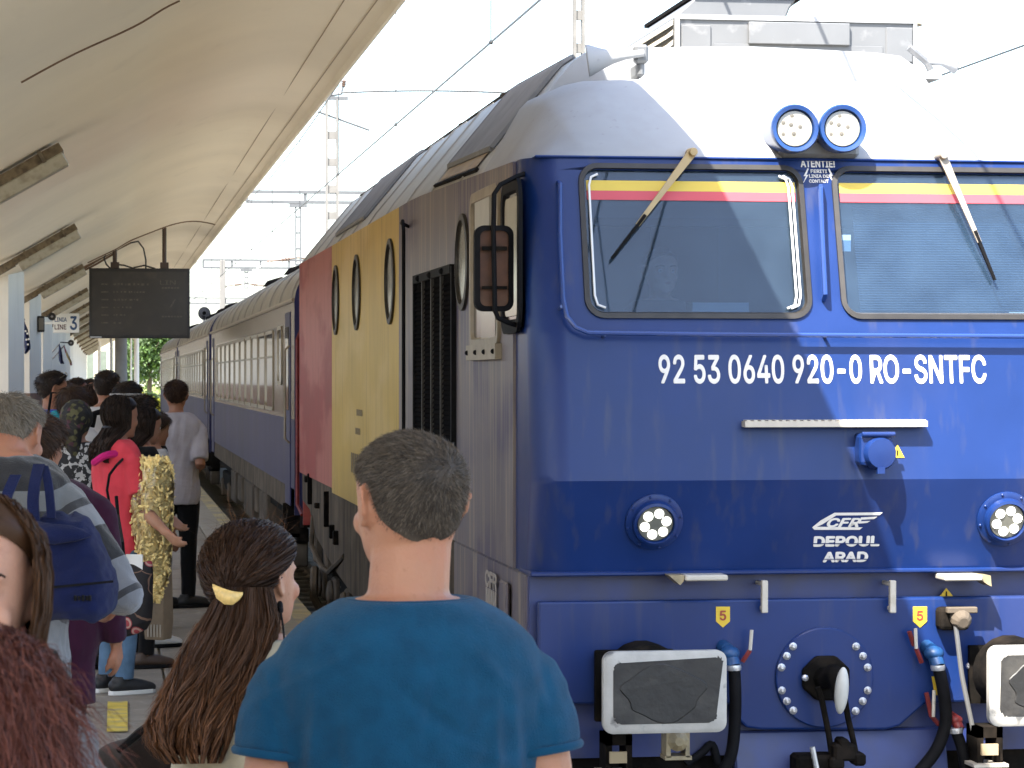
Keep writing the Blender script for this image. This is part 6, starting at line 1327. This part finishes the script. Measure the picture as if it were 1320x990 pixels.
# girl with the long brown hair
ZG = 5.7
P2, M2, H2_, A2 = person("girl with very long brown hair held by a pale yellow clip", ground(328, ZG), 1.495, -42, head=(-4, 6, 0), gx=.84, sh=.92, sk=SK_A, top=C_CREAM, sleeve=.5, bottom=C_JEAN, shoes=M_SHOE, vx=.006, neck=.85, hsc=1.07, seed=4)
Ri2 = root_matrix(P2).inverted()
def girl_hair():
    r = np.random.default_rng(11); Mn = np.array(M2); H = H2_; tl = hair_scalp(H, .84, .60, .22)
    A = np.linspace(0, 2 * PI, 49)[:-1]; rows = []
    for u in np.linspace(0, 1, 13):
        t = tl(A) + (1 - tl(A)) * u; P = head_pt(A, t, .011 * np.minimum(1, u * 4 + .15) + 0 * A, H); rows.append([tuple(M2 @ Vector(p)) for p in P])
    q = MB(); q.rings(rows, cap=False); me = q.mesh("hair"); set_attr(me, "tone", .12 + .08 * snoise(get_co(me), 70, 3)); hb = obj("hair", me, H_BROWN, P2, smooth=True, world=False)
    clip = np.array(Ri2 @ Vector(on_d(294, 766, ZG - .12)))
    # combed strands over the head, all drawn toward the clip
    n = 9000; th = r.uniform(0, 2 * PI, n); u = r.uniform(.02, 1, n); t = tl(th) + (1 - tl(th)) * u; P0 = head_pt(th, t, .012, H) @ Mn[:3, :3].T + Mn[:3, 3]
    ctr = np.array(M2 @ Vector((0, -.015, .55 * H))); K = 9; pts = np.empty((n, K, 3)); reach = r.uniform(.45, 1.0, n)[:, None]
    R0 = np.linalg.norm(P0 - ctr, axis=1); Rc = np.linalg.norm(clip - ctr)
    for k in range(K):
        f = k / (K - 1) * reach; d = (P0 - ctr) * (1 - f) + (clip - ctr) * f; dn = d / np.linalg.norm(d, axis=1)[:, None]; rad = (R0[:, None] * (1 - f) + Rc * f)
        # stay outside the skull
        pts[:, k] = ctr + dn * (rad + .006 * np.sin(f * PI) + .0015 * r.normal(size=(n, 1)) * (k > 0))
    tn = np.repeat(.05 + .28 * r.uniform(size=(n, 1)), K, 1); ribbons("hair_strands", pts, .0015, H_BROWN, hb, tone=tn, world=False, seed=3, taper=False)
    # fly-aways on the crown
    m = 160; th = r.uniform(0, 2 * PI, m); t = r.uniform(.86, .99, m); a = head_pt(th, t, .012, H) @ Mn[:3, :3].T + Mn[:3, 3]; d = (a - ctr) / np.linalg.norm(a - ctr, axis=1)[:, None] + r.normal(size=(m, 3)) * .7
    ribbons("hair_strands", np.stack([a, a + d * .018, a + d * .03 + r.normal(size=(m, 3)) * .012], 1), .0009, H_BROWN, hb, world=False, seed=4)
    # the fall: outlines in the photo at their own depth, made round by depth
    Lx = [(284, 757), (258, 805), (238, 842), (222, 876), (206, 906), (193, 935), (196, 962), (214, 985)]
    Rx = [(350, 757), (362, 800), (352, 842), (334, 874), (318, 902), (306, 936), (296, 962), (286, 984)]
    Lx, Rx = np.array(Lx, float), np.array(Rx, float); V = np.linspace(0, 1, len(Lx))
    def at(u, v, dep):
        l = np.stack([np.interp(v, V, Lx[:, i]) for i in (0, 1)], -1); rr = np.stack([np.interp(v, V, Rx[:, i]) for i in (0, 1)], -1); p = l + (rr - l) * u[..., None]
        b = np.sqrt(np.clip(1 - (2 * u - 1) ** 2, 0, 1)); zc = ZG - .06 - .075 * b + dep
        X = FW + RT * ((p[..., 0] - 660) / FPX)[..., None] + UP * ((495 - p[..., 1]) / FPX)[..., None]; return X * zc[..., None] + C0
    Rm = np.array(Ri2)
    def toloc(P): return P @ Rm[:3, :3].T + Rm[:3, 3]
    rows = []
    for v in np.linspace(0, .93, 18):
        a = np.linspace(0, 1, 15); f_ = toloc(at(.03 + .94 * a, np.full(15, v), 0 * a + .012 + .006 * np.sin(a * 40 + v * 9))); b_ = toloc(at(.05 + .9 * a[::-1], np.full(15, v), 0 * a + .09)); rows.append([tuple(p) for p in np.vstack([f_, b_])])
    q = MB(); q.rings(rows); me = q.mesh("hair_mass"); co = get_co(me); set_attr(me, "tone", .18 + .35 * np.clip((M2.translation.z + .05 - co[:, 2]) / .45, 0, 1) + .1 * snoise(co * np.array([1, 1, .2]), 110, 8)); obj("hair_mass", me, H_BROWN, hb, smooth=True, world=False)
    n = 13000; K = 16; u0 = r.uniform(0, 1, n); v1 = np.clip(r.normal(.88, .10, n), .5, 1.0); ph = r.uniform(0, 6.28, n); lock = np.round(u0 * 16) / 16; pts = np.empty((n, K, 3)); dep0 = r.uniform(-.016, .03, n); tn = np.empty((n, K)); rt_ = r.uniform(0, 1, n)
    for k in range(K):
        f = k / (K - 1); v = v1 * f; uu = u0 + (lock - u0) * .55 * min(1, f * 1.5) + .034 * np.sin(lock * 40 + f * 15 + .6 * np.sin(ph)) * min(1, f * 2) + .020 * np.sin(ph + 11 * f)
        pts[:, k] = toloc(at(np.clip(uu, -.06, 1.06), v, dep0 + .014 * np.sin(lock * 55 + f * 11) * f - .012 * np.cos((u0 - lock) * 16 * PI) * min(1, 2 * f))); tn[:, k] = .10 + .30 * rt_ + .55 * f * (.4 + .6 * rt_)
    ribbons("hair_strands", pts, .0015, H_BROWN, hb, tone=np.clip(tn, 0, 1), world=False, seed=5, taper=False)
    # fringe strands that leave the outline
    m = 420; u0 = np.where(r.uniform(size=m) < .6, r.normal(.0, .03, m), r.normal(1.0, .03, m)); vs0 = r.uniform(.1, .75, m); K = 7; pts = np.empty((m, K, 3)); sg = np.where(u0 < .5, -1, 1)
    for k in range(K): f = k / (K - 1); pts[:, k] = toloc(at(u0 + sg * .10 * f ** 1.5 * r.uniform(0, 1, m), np.clip(vs0 + .25 * f, 0, 1), .05 + 0 * u0))
    ribbons("hair_strands", pts, .001, H_BROWN, hb, tone=np.full((m, K), .8), world=False, seed=6)
    # clip: a pale crescent
    q = MB(); pr = []; 
    for px, py, w_ in ((274, 755, .004), (279, 763, .013), (289, 769, .016), (300, 771, .014), (309, 768, .008), (313, 765, .003)): pr.append((Ri2 @ Vector(on_d(px, py, ZG - .176 + abs(px - 293) * .0009)), w_))
    q.rings([[tuple(p + Vector((0, 0, w_ * math.sin(a))) + (Ri2.to_3x3() @ Vector((0, -.006 * math.cos(a), 0)))) for a in np.linspace(0, 2 * PI, 9)[:-1]] for p, w_ in pr])
    obj("hair_clip", q, pm("clip_yellow", (.66, .46, .16), .35, var=.2, vs=120), P2, world=False, smooth=60)
    q = MB(); q.tube([Ri2 @ Vector(on_d(361, 778, ZG - .075)), Ri2 @ Vector(on_d(362, 787, ZG - .082))], .006, 8, round_ends=True); q.tube([Ri2 @ Vector(on_d(x, y, ZG - .085)) for x, y in ((361, 783), (363, 795), (365, 808), (367, 830))], .0022, 6); obj("earphone", q, M_black, P2, world=False)
girl_hair()
# her dark bag
sb = thing("shoulder_bag", "dark brown shoulder bag behind the long haired girl", "bag", tuple(on_d(192, 1022, 5.9)), -.9)
q = MB(); q.tube([(-.12, 0, .04), (0, 0, .05), (.10, 0, .02)], [.06, .085, .06], 16, round_ends=True); q.tube([(-.12, 0, -.05), (0, 0, -.07), (.1, 0, -.06)], [.07, .09, .07], 16, round_ends=True); obj("bag_body", vox(q, .007, 4), C_DKBROWN, sb, world=False)
q = MB(); q.tube([Vector(on_d(x, y, 5.8)) for x, y in ((152, 968), (180, 945), (210, 926), (232, 912), (262, 885))], [.008, .011, .012, .011, .008], 8); obj("bag_strap", q, C_BLACK, sb, smooth=True)

# woman facing the camera at the picture edge
P3, M3, H3_, A3 = person("smiling woman with long light brown hair, facing the camera at the picture edge", ground(-43, 3.3), 1.665, 180 - 6, head=(2, 4, 0), gx=.88, sh=.92, sk=SK_P, top=C_GREYT, sleeve=.5, bottom=C_JEAN, shoes=M_SHOE, vx=.006, neck=.85, face=False, hair=dict(kind='long', mats=H_LIGHTB, n=5200, L=.33, width=.0016, spread=.115, back=.03, wave=.006, lines=(.86, .62, .30), front=True), seed=6)
for s in (-1, 1):   # eyes nearly closed by the smile
    q = MB(); q.tube([M3 @ Vector((s * u * H3_, v * H3_, w * H3_)) for u, v, w in ((.065, .385, .497), (.13, .388, .487), (.19, .362, .492), (.215, .345, .50))], [.0016, .0028, .0028, .0012], 6); obj("eyelash", q, H_DARK, P3, world=False, smooth=True)
    q = MB(); q.tube([M3 @ Vector((s * u * H3_, v * H3_, w * H3_)) for u, v, w in ((.06, .40, .595), (.13, .402, .615), (.20, .37, .61), (.245, .325, .59))], [.003, .0035, .003, .0015], 6); obj("eyebrow", q, H_LIGHTB, P3, world=False, smooth=True)
    q = MB(); q.ball(M3 @ Vector((s * .135 * H3_, .355 * H3_, .497 * H3_)), (.019, .010, .010), 12, 8); obj("eyelid", q, SK_P, P3, world=False, smooth=True)
q = MB(); q.tube([M3 @ Vector((u * H3_, v * H3_, w * H3_)) for u, v, w in ((-.13, .36, .262), (-.06, .405, .235), (0, .415, .228), (.06, .405, .235), (.13, .36, .262))], [.002, .006, .007, .006, .002], 8); obj("lips", q, M_lip, P3, world=False, smooth=True)

# red haired woman lowest in the corner
P4, M4, H4_, A4 = person("red haired person in white blouse seen from behind in the bottom corner", ground(-34, 2.7), 1.555, -8, head=(0, 2, 0), gx=.88, sh=.92, sk=SK_P, top=C_BLOUSE, sleeve=.7, bottom=C_BLACK, shoes=M_SHOE, vx=.006, seed=8, hair=dict(kind='long', mats=H_RED, n=8000, L=.30, width=.0013, spread=.115, back=.10, wave=.016, th_off=.016), wr=.006)
def frizz(n, seed):
    r = np.random.default_rng(seed); Mn = np.array(M4); th = r.uniform(PI * .9, 2.1 * PI, n); t = r.uniform(.15, 1, n); a = head_pt(th, t, .020, H4_) @ Mn[:3, :3].T + Mn[:3, 3]; c = np.array(M4 @ Vector((0, 0, .5 * H4_))); d = (a - c) / np.linalg.norm(a - c, axis=1)[:, None]
    K = 8; pts = np.empty((n, K, 3)); pts[:, 0] = a; v = d * .5 + r.normal(size=(n, 3)) * .5 + np.array([0, 0, -.5]); ph = r.uniform(0, 6.28, (n, 1)); ax = r.normal(size=(n, 3))
    for k in range(1, K): pts[:, k] = pts[:, k - 1] + v * .006 + np.sin(ph + k * 1.3) * ax * .003 + np.array([0, 0, -.0016 * k])
    hb = [o for o in P4.children if o.name.startswith('hair')][0]; ribbons("hair_strands", pts, .0011, H_RED, hb, world=False, seed=seed)
frizz(3800, 21)

# grey haired man with the striped sweater
P5, M5, H5_, A5 = person("grey haired man in striped knitted sweater with a navy bag on one shoulder", ground(2, 7.7), 1.86, -16, head=(-10, -12, 0), headoff=(0, .05, -.09), hsc=.94, gx=1.04, gy=1.12, belly=.12, sk=skin("elder", (.33, .15, .09)), top=M_STRIPE, sleeve=.97, hem=.90, bottom=C_PLUM, shoes=M_SHOE, vx=.0075, hair=dict(kind='short', mats=H_GREY, n=6000, L=.020, width=.0018, lines=(.80, .56, .28), up=.32), collar=(C_WHITE, .072, .064, 1.488, .011), neck=1.12, seed=12, wr=.005,
    arms={'R': [(143, 742, 7.62), (150, 774, 7.86)]})
bp = thing("navy_bag", "navy blue cloth bag slung on the back of the man in the striped sweater", "bag", tuple(on_d(95, 800, 7.34)), -.38)
def bagloc(px, py, d=0.): return root_matrix(bp).inverted() @ Vector(on_d(px, py, 7.34 + d))
q = MB(); rows = []
for i, (l, r_, y, dd) in enumerate(((60, 96, 662, .03), (48, 112, 670, .06), (42, 126, 690, .08), (40, 138, 714, .09), (42, 146, 738, .10), (46, 148, 760, .105), (54, 146, 784, .10), (62, 140, 797, .08))):
    a, b = bagloc(l, y), bagloc(r_, y); c = (a + b) / 2; hw_ = (b - a).length / 2; rows.append([(c.x + hw_ * np.sign(math.cos(t)) * abs(math.cos(t)) ** .7, c.y + dd * np.sign(math.sin(t)) * abs(math.sin(t)) ** .7, c.z + .01 * math.sin(3 * t + i)) for t in np.linspace(0, 2 * PI, 29)[:-1]])
q.rings(rows); me = vox(q, .007, 4, disp=lambda co: .006 * snoise(co * np.array([1, 1, .6]), 22, 4) + .003 * snoise(co, 55, 6)); obj("bag_body", me, C_NAVY, bp, world=False)
q = MB(); A_, B_ = bagloc(58, 664, -.095), bagloc(110, 655, -.088); q.rings([[tuple(bagloc(x, y, -.092 - .008 * math.sin(k))) for k, (x, y) in enumerate(((48, 672), (70, 676), (92, 678), (108, 684)))], [tuple(bagloc(x, y, -.105 - .006 * math.sin(k))) for k, (x, y) in enumerate(((45, 698), (70, 702), (98, 698), (118, 692)))]], closed=False, cap=False); o = obj("bag_flap", q, C_NAVY, bp, world=False, smooth=True, fix=False); sd = o.modifiers.new("s", 'SOLIDIFY'); sd.thickness = .008
q = MB(); q.rings([[tuple(bagloc(x, y, -.115)) for x, y in ((52, 757), (146, 748))], [tuple(bagloc(x, y, -.117)) for x, y in ((52, 760), (146, 751))]], closed=False, cap=False); obj("bag_seam", q, C_BLACK, bp, world=False, fix=False)
q = MB()
for k, (x, h_) in enumerate(((97, 7), (102, 5), (107, 8), (112, 6), (116, 7))): p = bagloc(x, 771, -.112); q.box(p.x - .003, p.x + .003, p.y - .003, p.y + .003, p.z - h_ * .001, p.z + h_ * .001)
obj("faded_emblem", q, C_BLACK, bp, world=False)
for pts, w_ in ((((50, 598), (45, 620), (42, 645), (44, 672), (50, 690)), .016), (((56, 600), (62, 625), (66, 668)), .012), (((20, 612), (8, 640), (-4, 680)), .016)):
    P_ = catmull3([bagloc(x, y, -.02 - .03 * (i == 1) - .05 * (i > 1)) for i, (x, y) in enumerate(pts)], 4); q = MB(); q.rings([[tuple(p + Vector((-w_, 0, 0))), tuple(p + Vector((w_, 0, 0))), tuple(p + Vector((w_, .006, 0))), tuple(p + Vector((-w_, .006, 0)))] for p in P_]); obj("bag_strap", q, C_NAVY, bp, world=False)

person("person in plum purple jacket beside the striped sweater man", ground(57, 10.2), 1.675, -12, head=(-20, 0, 0), headoff=(-.035, .02, -.01), gx=1.26, sk=SK_B, top=C_PURP, sleeve=.97, hem=.62, bottom=C_BLACK, shoes=M_SHOE, hair=dict(kind='short', mats=H_MID, n=2500, L=.05, width=.0025, th_off=.016, lines=(.82, .40, .12), up=.15), vx=.009, seed=14)

# woman in pink with the bag of corn puffs
ZP = 15.6
P7, M7, H7_, A7 = person("woman in coral pink top with long dark hair carrying a big bag of snacks", ground(152, ZP), 1.70, -58, head=(-4, -6, 0), gx=.98, sh=.95, hip=1.05, sk=SK_A, top=C_PINK, sleeve=.34, hem=.80, bottom=C_JEAN, shoes=M_SHOE, sole=M_SOLE, hair=dict(kind='long', mats=H_DARK, n=2600, L=.19, width=.003, spread=.075, back=.105), vx=.009,
    arms={'R': [(186, 662, 15.45), (216, 688, 15.3), (.2, .9, .2)], 'L': [(196, 640, 15.75), (214, 662, 15.7)]}, seed=15, wr=.005)
Ri7 = root_matrix(P7).inverted()
q = MB(); q.tube(catmull3([Ri7 @ Vector(on_d(x, y, z)) for x, y, z in ((122, 596, 15.45), (134, 588, 15.42), (148, 585, 15.45), (160, 588, 15.5))], 4), .022, 8, round_ends=True); obj("hood", q, C_MAG, P7, world=False, smooth=True)
for pts in (((160, 590, 15.46), (150, 600, 15.36), (141, 612, 15.34), (138, 632, 15.36), (142, 655, 15.36)),): q = MB(); q.tube([Ri7 @ Vector(on_d(*p)) for p in pts], .008, 6); obj("strap", q, C_BLACK, P7, world=False, smooth=True)
bag = thing("snack_bag", "large clear bag of yellow corn puffs held by the woman in pink", "snack bag", tuple(on_d(197, 772, ZP - .1)), -.9)
def bl_(px, py, d=0.): return root_matrix(bag).inverted() @ Vector(on_d(px, py, ZP - .1 + d))
q = MB(); rows = []; prof = ((196, 204, 772, .02), (190, 212, 752, .07), (184, 215, 720, .10), (176, 217, 690, .12), (174, 218, 655, .125), (174, 221, 625, .12), (178, 219, 600, .10), (184, 212, 588, .05))
for l, r_, y, dd in prof:
    c = bl_((l + r_) / 2, y); hw_ = (r_ - l) / 2 * ZP / FPX; rows.append([(c.x + hw_ * np.sign(math.cos(t)) * abs(math.cos(t)) ** .8, c.y + dd * np.sign(math.sin(t)) * abs(math.sin(t)) ** .8, c.z) for t in np.linspace(0, 2 * PI, 25)[:-1]])
q.rings(rows); me = vox(q, .012, 3, disp=lambda co: .006 * snoise(co, 30, 8)); obj("bag_film", me, glass("clear_film", (.98, .98, .97), (.6, .56, .44), .05, .15), bag, world=False)
M_puff = pm("corn_puff", (.84, .64, .26), .75, var=.18, vs=60, rnd=.22)
variants = []
for k in range(4):
    q = MB(); a = .3 + .2 * k; q.tube([(-.024, 0, 0), (-.008, .004 * a * 3, .002), (.008, .004 * a * 3, -.002), (.024, 0, 0)], [.0085, .0095, .009, .008], 7, round_ends=True); variants.append(q.mesh("corn_puff")); variants[-1].materials.append(M_puff); variants[-1].polygons.foreach_set("use_smooth", [True] * len(variants[-1].polygons))
rr = random.Random(4); R_ = np.array(rows); n_r = len(R_); cnt = 0; many = MB()
for k in range(1250):
    v = rr.uniform(0, 6.7); i = int(v); f = v - i; t = rr.randint(0, 23); p = R_[i][t] * (1 - f) + R_[i + 1][t] * f; c = R_[i].mean(0) * (1 - f) + R_[i + 1].mean(0) * f
    p = c + (p - c) * rr.uniform(.86, .97); e = Euler((rr.uniform(-.5, .5), rr.uniform(-PI, PI), rr.uniform(-.6, .6) + math.atan2(p[1] - c[1], p[0] - c[0]) + PI / 2))
    facing = (root_matrix(bag).to_3x3() @ Vector(p - c)).y < .02
    if facing and cnt < 280: o = bpy.data.objects.new("corn_puff", variants[k % 4]); COL.objects.link(o); o.parent = bag; o.location = p; o.rotation_euler = e; cnt += 1
    elif k % 2: m4 = Matrix.Translation(Vector(p)) @ e.to_matrix().to_4x4(); vv = [m4 @ Vector(x) for x in ((-.026, -.008, 0), (.026, -.008, 0), (.026, .008, .006), (-.026, .008, .006), (0, 0, .014))]; many.add(vv, [(0, 1, 2, 3), (0, 1, 4), (1, 2, 4), (2, 3, 4), (3, 0, 4)])
core = MB(); core.rings([[tuple(r_.mean(0) + (p - r_.mean(0)) * .8) for p in r_] for r_ in R_[:7]]); o = obj("corn_puff_fill", core, M_puff, bag, world=False, smooth=True); o = obj("corn_puff", many, M_puff, bag, world=False); tag(o, kind='stuff')

M_TOTE = pattern_mat("tote_print", [(0, (.30, .04, .05)), (.13, (.42, .26, .22)), (.21, (.25, .03, .04)), (.25, (.008, .006, .007)), (.52, (.16, .09, .06)), (.56, (.008, .006, .007))], 8, feature='F1', warp=.06)
tb = thing("tote_bag", "black tote bag with red heart and flower print beside the jeans", "bag", tuple(on_d(166, 830, 15.0)), -.35)
def tl_(px, py, d=0.): return root_matrix(tb).inverted() @ Vector(on_d(px, py, 15.0 + d))
q = MB(); rows = []
for (l, r_, y, y2, dd) in ((136, 190, 830, 812, .03), (135, 196, 815, 800, .06), (137, 198, 780, 775, .065), (146, 198, 745, 745, .05), (158, 197, 727, 722, .02)):
    a, b = tl_(l, y), tl_(r_, y2); hw_ = (b - a) / 2; c = (a + b) / 2; rows.append([tuple(c + hw_ * (np.sign(math.cos(t)) * abs(math.cos(t)) ** .6) + Vector((0, dd * math.sin(t), 0))) for t in np.linspace(0, 2 * PI, 23)[:-1]])
q.rings(rows); obj("bag_body", vox(q, .010, 3, disp=lambda co: .006 * snoise(co, 18, 2)), M_TOTE, tb, world=False)
q = MB(); a, b = tl_(163, 735, .0), tl_(186, 712, .0); q.box(a.x, b.x, -.012, .0, a.z, b.z - .01); obj("paper_sheet", q, pm("sheet_white", (.70, .70, .68), .8), tb, world=False)
q = MB(); q.tube([tl_(160, 727, -.02), tl_(158, 700, -.03), tl_(152, 665, .3), tl_(150, 640, .35)], .011, 6); obj("bag_handle", q, C_BLACK, tb, world=False, smooth=True)
pbg = thing("paper_bag", "tan paper carrier bag hanging behind the tote bag", "bag", tuple(on_d(203, 824, 15.95)), -.5)
q = MB(); wv = 15.95 / FPX; q.rings([[(-13 * wv, -.05, 0), (13 * wv, -.05, 0), (13 * wv, .07, 0), (-13 * wv, .07, 0)], [(-14 * wv, -.055, 20 * wv), (15 * wv, -.055, 24 * wv), (15 * wv, .075, 24 * wv), (-14 * wv, .075, 20 * wv)], [(-13 * wv, -.05, 110 * wv), (14 * wv, -.05, 112 * wv), (14 * wv, .06, 112 * wv), (-13 * wv, .06, 110 * wv)], [(-10 * wv, -.02, 172 * wv), (12 * wv, -.02, 172 * wv), (12 * wv, .03, 172 * wv), (-10 * wv, .03, 172 * wv)]]); obj("bag_body", q, pm("kraft_paper", (.26, .19, .12), .8, var=.15, vs=12, bump=.3, bs=20), pbg, world=False, bevel=.006)
q = MB()
for k in range(5): q.box(-8 * wv + k * 4.4 * wv, -6 * wv + k * 4.4 * wv, -.060, -.056, 4 * wv, 20 * wv)
obj("printed_band", q, pm("paper_print", (.42, .36, .28), .8), pbg, world=False)

person("woman with dark hair in black top just behind the pink top", ground(183, 17.0), 1.625, -66, head=(0, -14, 0), gx=.95, sh=.94, sk=SK_A, top=C_BLACK, sleeve=.4, hem=.82, bottom=C_BLACK, shoes=M_SHOEB, hair=dict(kind='long', mats=H_DARK, n=2000, L=.20, width=.0035, spread=.085, back=.10), vx=.010, face=True, seed=16)
person("woman with brown hair in white top beyond the corn puff bag", ground(197, 18.3), 1.57, -60, head=(0, -10, 0), gx=.92, sh=.92, sk=SK_B, top=C_WHITE, sleeve=.3, bottom=C_BLACK, shoes=M_SOLE, hair=dict(kind='short', mats=H_MID, n=1200, L=.03, width=.003, th_off=.016, lines=(.82, .45, .15), up=.2), vx=.010, seed=17)
person("young man in pale lilac T-shirt and black trousers standing nearest the train", ground(227, 21.3), 1.785, -4, head=(-2, 3, 0), gx=1.04, sh=1.0, sk=skin("youth", (.29, .14, .085)), top=C_LILAC, sleeve=.46, hem=.80, bottom=C_BLACK, shoes=M_SHOE, feet_rot=-55, hair=dict(kind='short', mats=H_GINGER, n=2500, L=.02, width=.0028, lines=(.82, .5, .22)), vx=.009, arms={'R': [(258, 592, 21.2), (262, 606, 22.6)]}, collar=C_WHITE, stance=(.0, .04), seed=18, wr=.006)
P13, *_ = person("tall dark haired man in white T-shirt with black backpack strap", ground(137, 20.2), 1.86, -14, head=(-8, 0, 0), sk=SK_B, top=C_WHITE, sleeve=.3, bottom=C_JEAN, shoes=M_SHOE, hair=dict(kind='short', mats=H_DARK, n=1200, L=.02, width=.003, lines=(.82, .5, .22)), vx=.011, seed=19)
R13 = root_matrix(P13).inverted(); q = MB(); q.tube([R13 @ Vector(on_d(x, y, z)) for x, y, z in ((140, 527, 20.2), (134, 530, 20.02), (122, 533, 19.98), (118, 550, 20.0))], .024, 8); obj("backpack_strap", q, C_BLACK, P13, world=False, smooth=True)
P14, M14, H14, _a = person("young man in bright blue shirt with sunglasses pushed up on his head", ground(66, 19.0), 1.845, -64, head=(-8, 0, 0), sk=SK_B, top=C_BLUE, sleeve=.35, bottom=C_JEAN, shoes=M_SHOE, hair=dict(kind='short', mats=H_DARK, n=1200, L=.02, width=.003, lines=(.84, .52, .22), thick_top=1.5), vx=.010, face=True, collar=(C_WHITE, .074, .066, 1.482, .009), seed=20)
q = MB()
for s in (-1, 1): q.ball(M14 @ Vector((s * .15 * H14, .33 * H14, .93 * H14)), (.027, .010, .020), 12, 8)
q.tube([M14 @ Vector((s * .34 * H14, y * H14, z * H14)) for s, y, z in ((-1, -.05, .75), (-.9, .25, .92), (0, .38, .95), (.9, .25, .92), (1, -.05, .75))], .004, 6); obj("sunglasses", q, pm("sunglass", (.03, .03, .03), .08, spec=1.0, coat=1), P14, world=False, smooth=True)
tq = thing("turquoise_bag", "small turquoise bag below the blue shirt", "bag", tuple(on_d(72, 566, 17.6))); q = MB(); q.tube([(0, 0, .03), (0, 0, .09), (.0, 0, .14)], [.075, .085, .05], 14, round_ends=True); obj("bag_body", vox(q, .010, 3), C_TAL, tq, world=False)
q = MB(); q.tube([(-.05, 0, .15), (-.03, .05, .30), (.05, .1, .3), (.05, 0, .15)], .01, 6); obj("bag_strap", q, C_BLACK, tq, world=False)
P15, M15, H15, _a = person("woman in dark camouflage patterned headscarf and black and white top", ground(99, 16.9), 1.652, -10, head=(-12, 4, 0), gx=.95, sk=SK_A, top=M_BW, sleeve=.4, bottom=C_BLACK, shoes=M_SHOE, vx=.010, seed=21)
q = MB(); q.ball(M15 @ Vector((0, -.02, .60 * H15)), (.102, .118, .112), 20, 14); q.tube([M15 @ Vector((0, -.06, .35 * H15)), M15 @ Vector((0, -.10, .1 * H15)), M15 @ Vector((.02, -.11, -.35 * H15))], [.085, .065, .04], 12, round_ends=True); q.ball(M15 @ Vector((.03, -.11, .32 * H15)), (.04, .035, .03), 10, 8)
obj("headscarf", vox(q, .008, 3, disp=lambda co: .005 * snoise(co, 40, 3)), M_CAMO, P15, world=False)
person("woman with brown bobbed hair behind the camouflage headscarf", ground(95, 17.6), 1.74, -20, sk=SK_A, head=(-8, 6, 0), top=C_WHITE, sleeve=.4, bottom=C_BLACK, shoes=M_SHOE, hair=dict(kind='short', mats=H_MID, n=1500, L=.045, width=.003, th_off=.020, lines=(.82, .35, .06), up=.15), vx=.011, seed=22)
person("man with short dark hair looking toward the train from the back row", ground(98, 25), 1.80, -100, sk=SK_C, top=C_GREYT, sleeve=.3, bottom=C_BLACK, shoes=M_SHOE, hair=dict(kind='short', mats=H_DARK, n=600, L=.02, width=.004), vx=.012, face=True, seed=23)
person("small far figure in dark clothes between two rows of heads", ground(115.5, 31), 1.79, -150, sk=SK_B, top=C_BLACK, sleeve=.5, bottom=C_BLACK, shoes=M_SHOE, hair=dict(kind='short', mats=H_DARK, n=400, L=.02, width=.004), vx=.013, face=True, seed=24)
person("woman with long dark hair left of the tall man in white", ground(120, 21.5), 1.75, -25, sk=SK_A, top=C_BLACK, sleeve=.5, bottom=C_JEAN, shoes=M_SHOE, hair=dict(kind='long', mats=H_MID, n=700, L=.22, width=.004, spread=.10, back=.10), vx=.012, seed=25)
P20, M20, H20, _a = person("person with dark hair and pale hair band behind the pink top", ground(163, 19.6), 1.765, -35, sk=SK_B, head=(-10, 0, 0), top=C_BLACK, sleeve=.4, bottom=C_BLACK, shoes=M_SHOE, hair=dict(kind='short', mats=H_DARK, n=900, L=.04, width=.004, th_off=.02, lines=(.82, .4, .12), up=.2), vx=.012, seed=26)
q = MB(); q.tube([tuple(M20 @ Vector(p)) for p in head_pt(np.linspace(0, 2 * PI, 25), np.full(25, .66), .024, H20)], .010, 6, cap=False); obj("hair_band", q, pm("band_grey", (.35, .34, .33), .6), P20, world=False, smooth=True)
person("short curly haired person between the pink top and the lilac T-shirt", ground(183, 19.2), 1.665, -40, sk=SK_B, top=C_BLACK, sleeve=.4, bottom=C_BLACK, shoes=M_SHOE, hair=dict(kind='short', mats=H_DARK, n=1200, L=.04, width=.004, th_off=.018, up=.7, lines=(.82, .45, .15)), vx=.012, seed=27)
person("person in grey top half hidden behind the blue shirt", ground(82, 21.8), 1.775, -40, sk=SK_B, top=C_GREYT, sleeve=.4, bottom=C_BLACK, shoes=M_SHOE, hair=dict(kind='short', mats=H_MID, n=600, L=.02, width=.004), vx=.012, seed=28)

# driver behind the windscreen
yd = YF + 1.02; hp = on_y(851, 321, yd)
PD, MD, HD_, _a = person("train driver in white shirt and dark waistcoat seated behind the windscreen", (hp[0], yd, hp[2] - 1.75), 1.75, 180 + 8, sk=skin("driver", (.55, .32, .22)), top=C_GREYT, sleeve=.9, legs=False, face=True, hair=dict(kind='short', mats=H_MID, n=800, L=.016, width=.002), vx=.008, seed=31, hem=.95)
RD = root_matrix(PD).inverted()
for s in (-1, 1): q = MB(); q.tube([(s * .12, .03, 1.43), (s * .09, .11, 1.36), (s * .06, .135, 1.25)], [.012, .018, .02], 8); obj("shirt_lapel", q, C_WHITE, PD, world=False, smooth=True)
for o in bpy.data.objects:
    if '_S' in o.keys(): del o['_S']
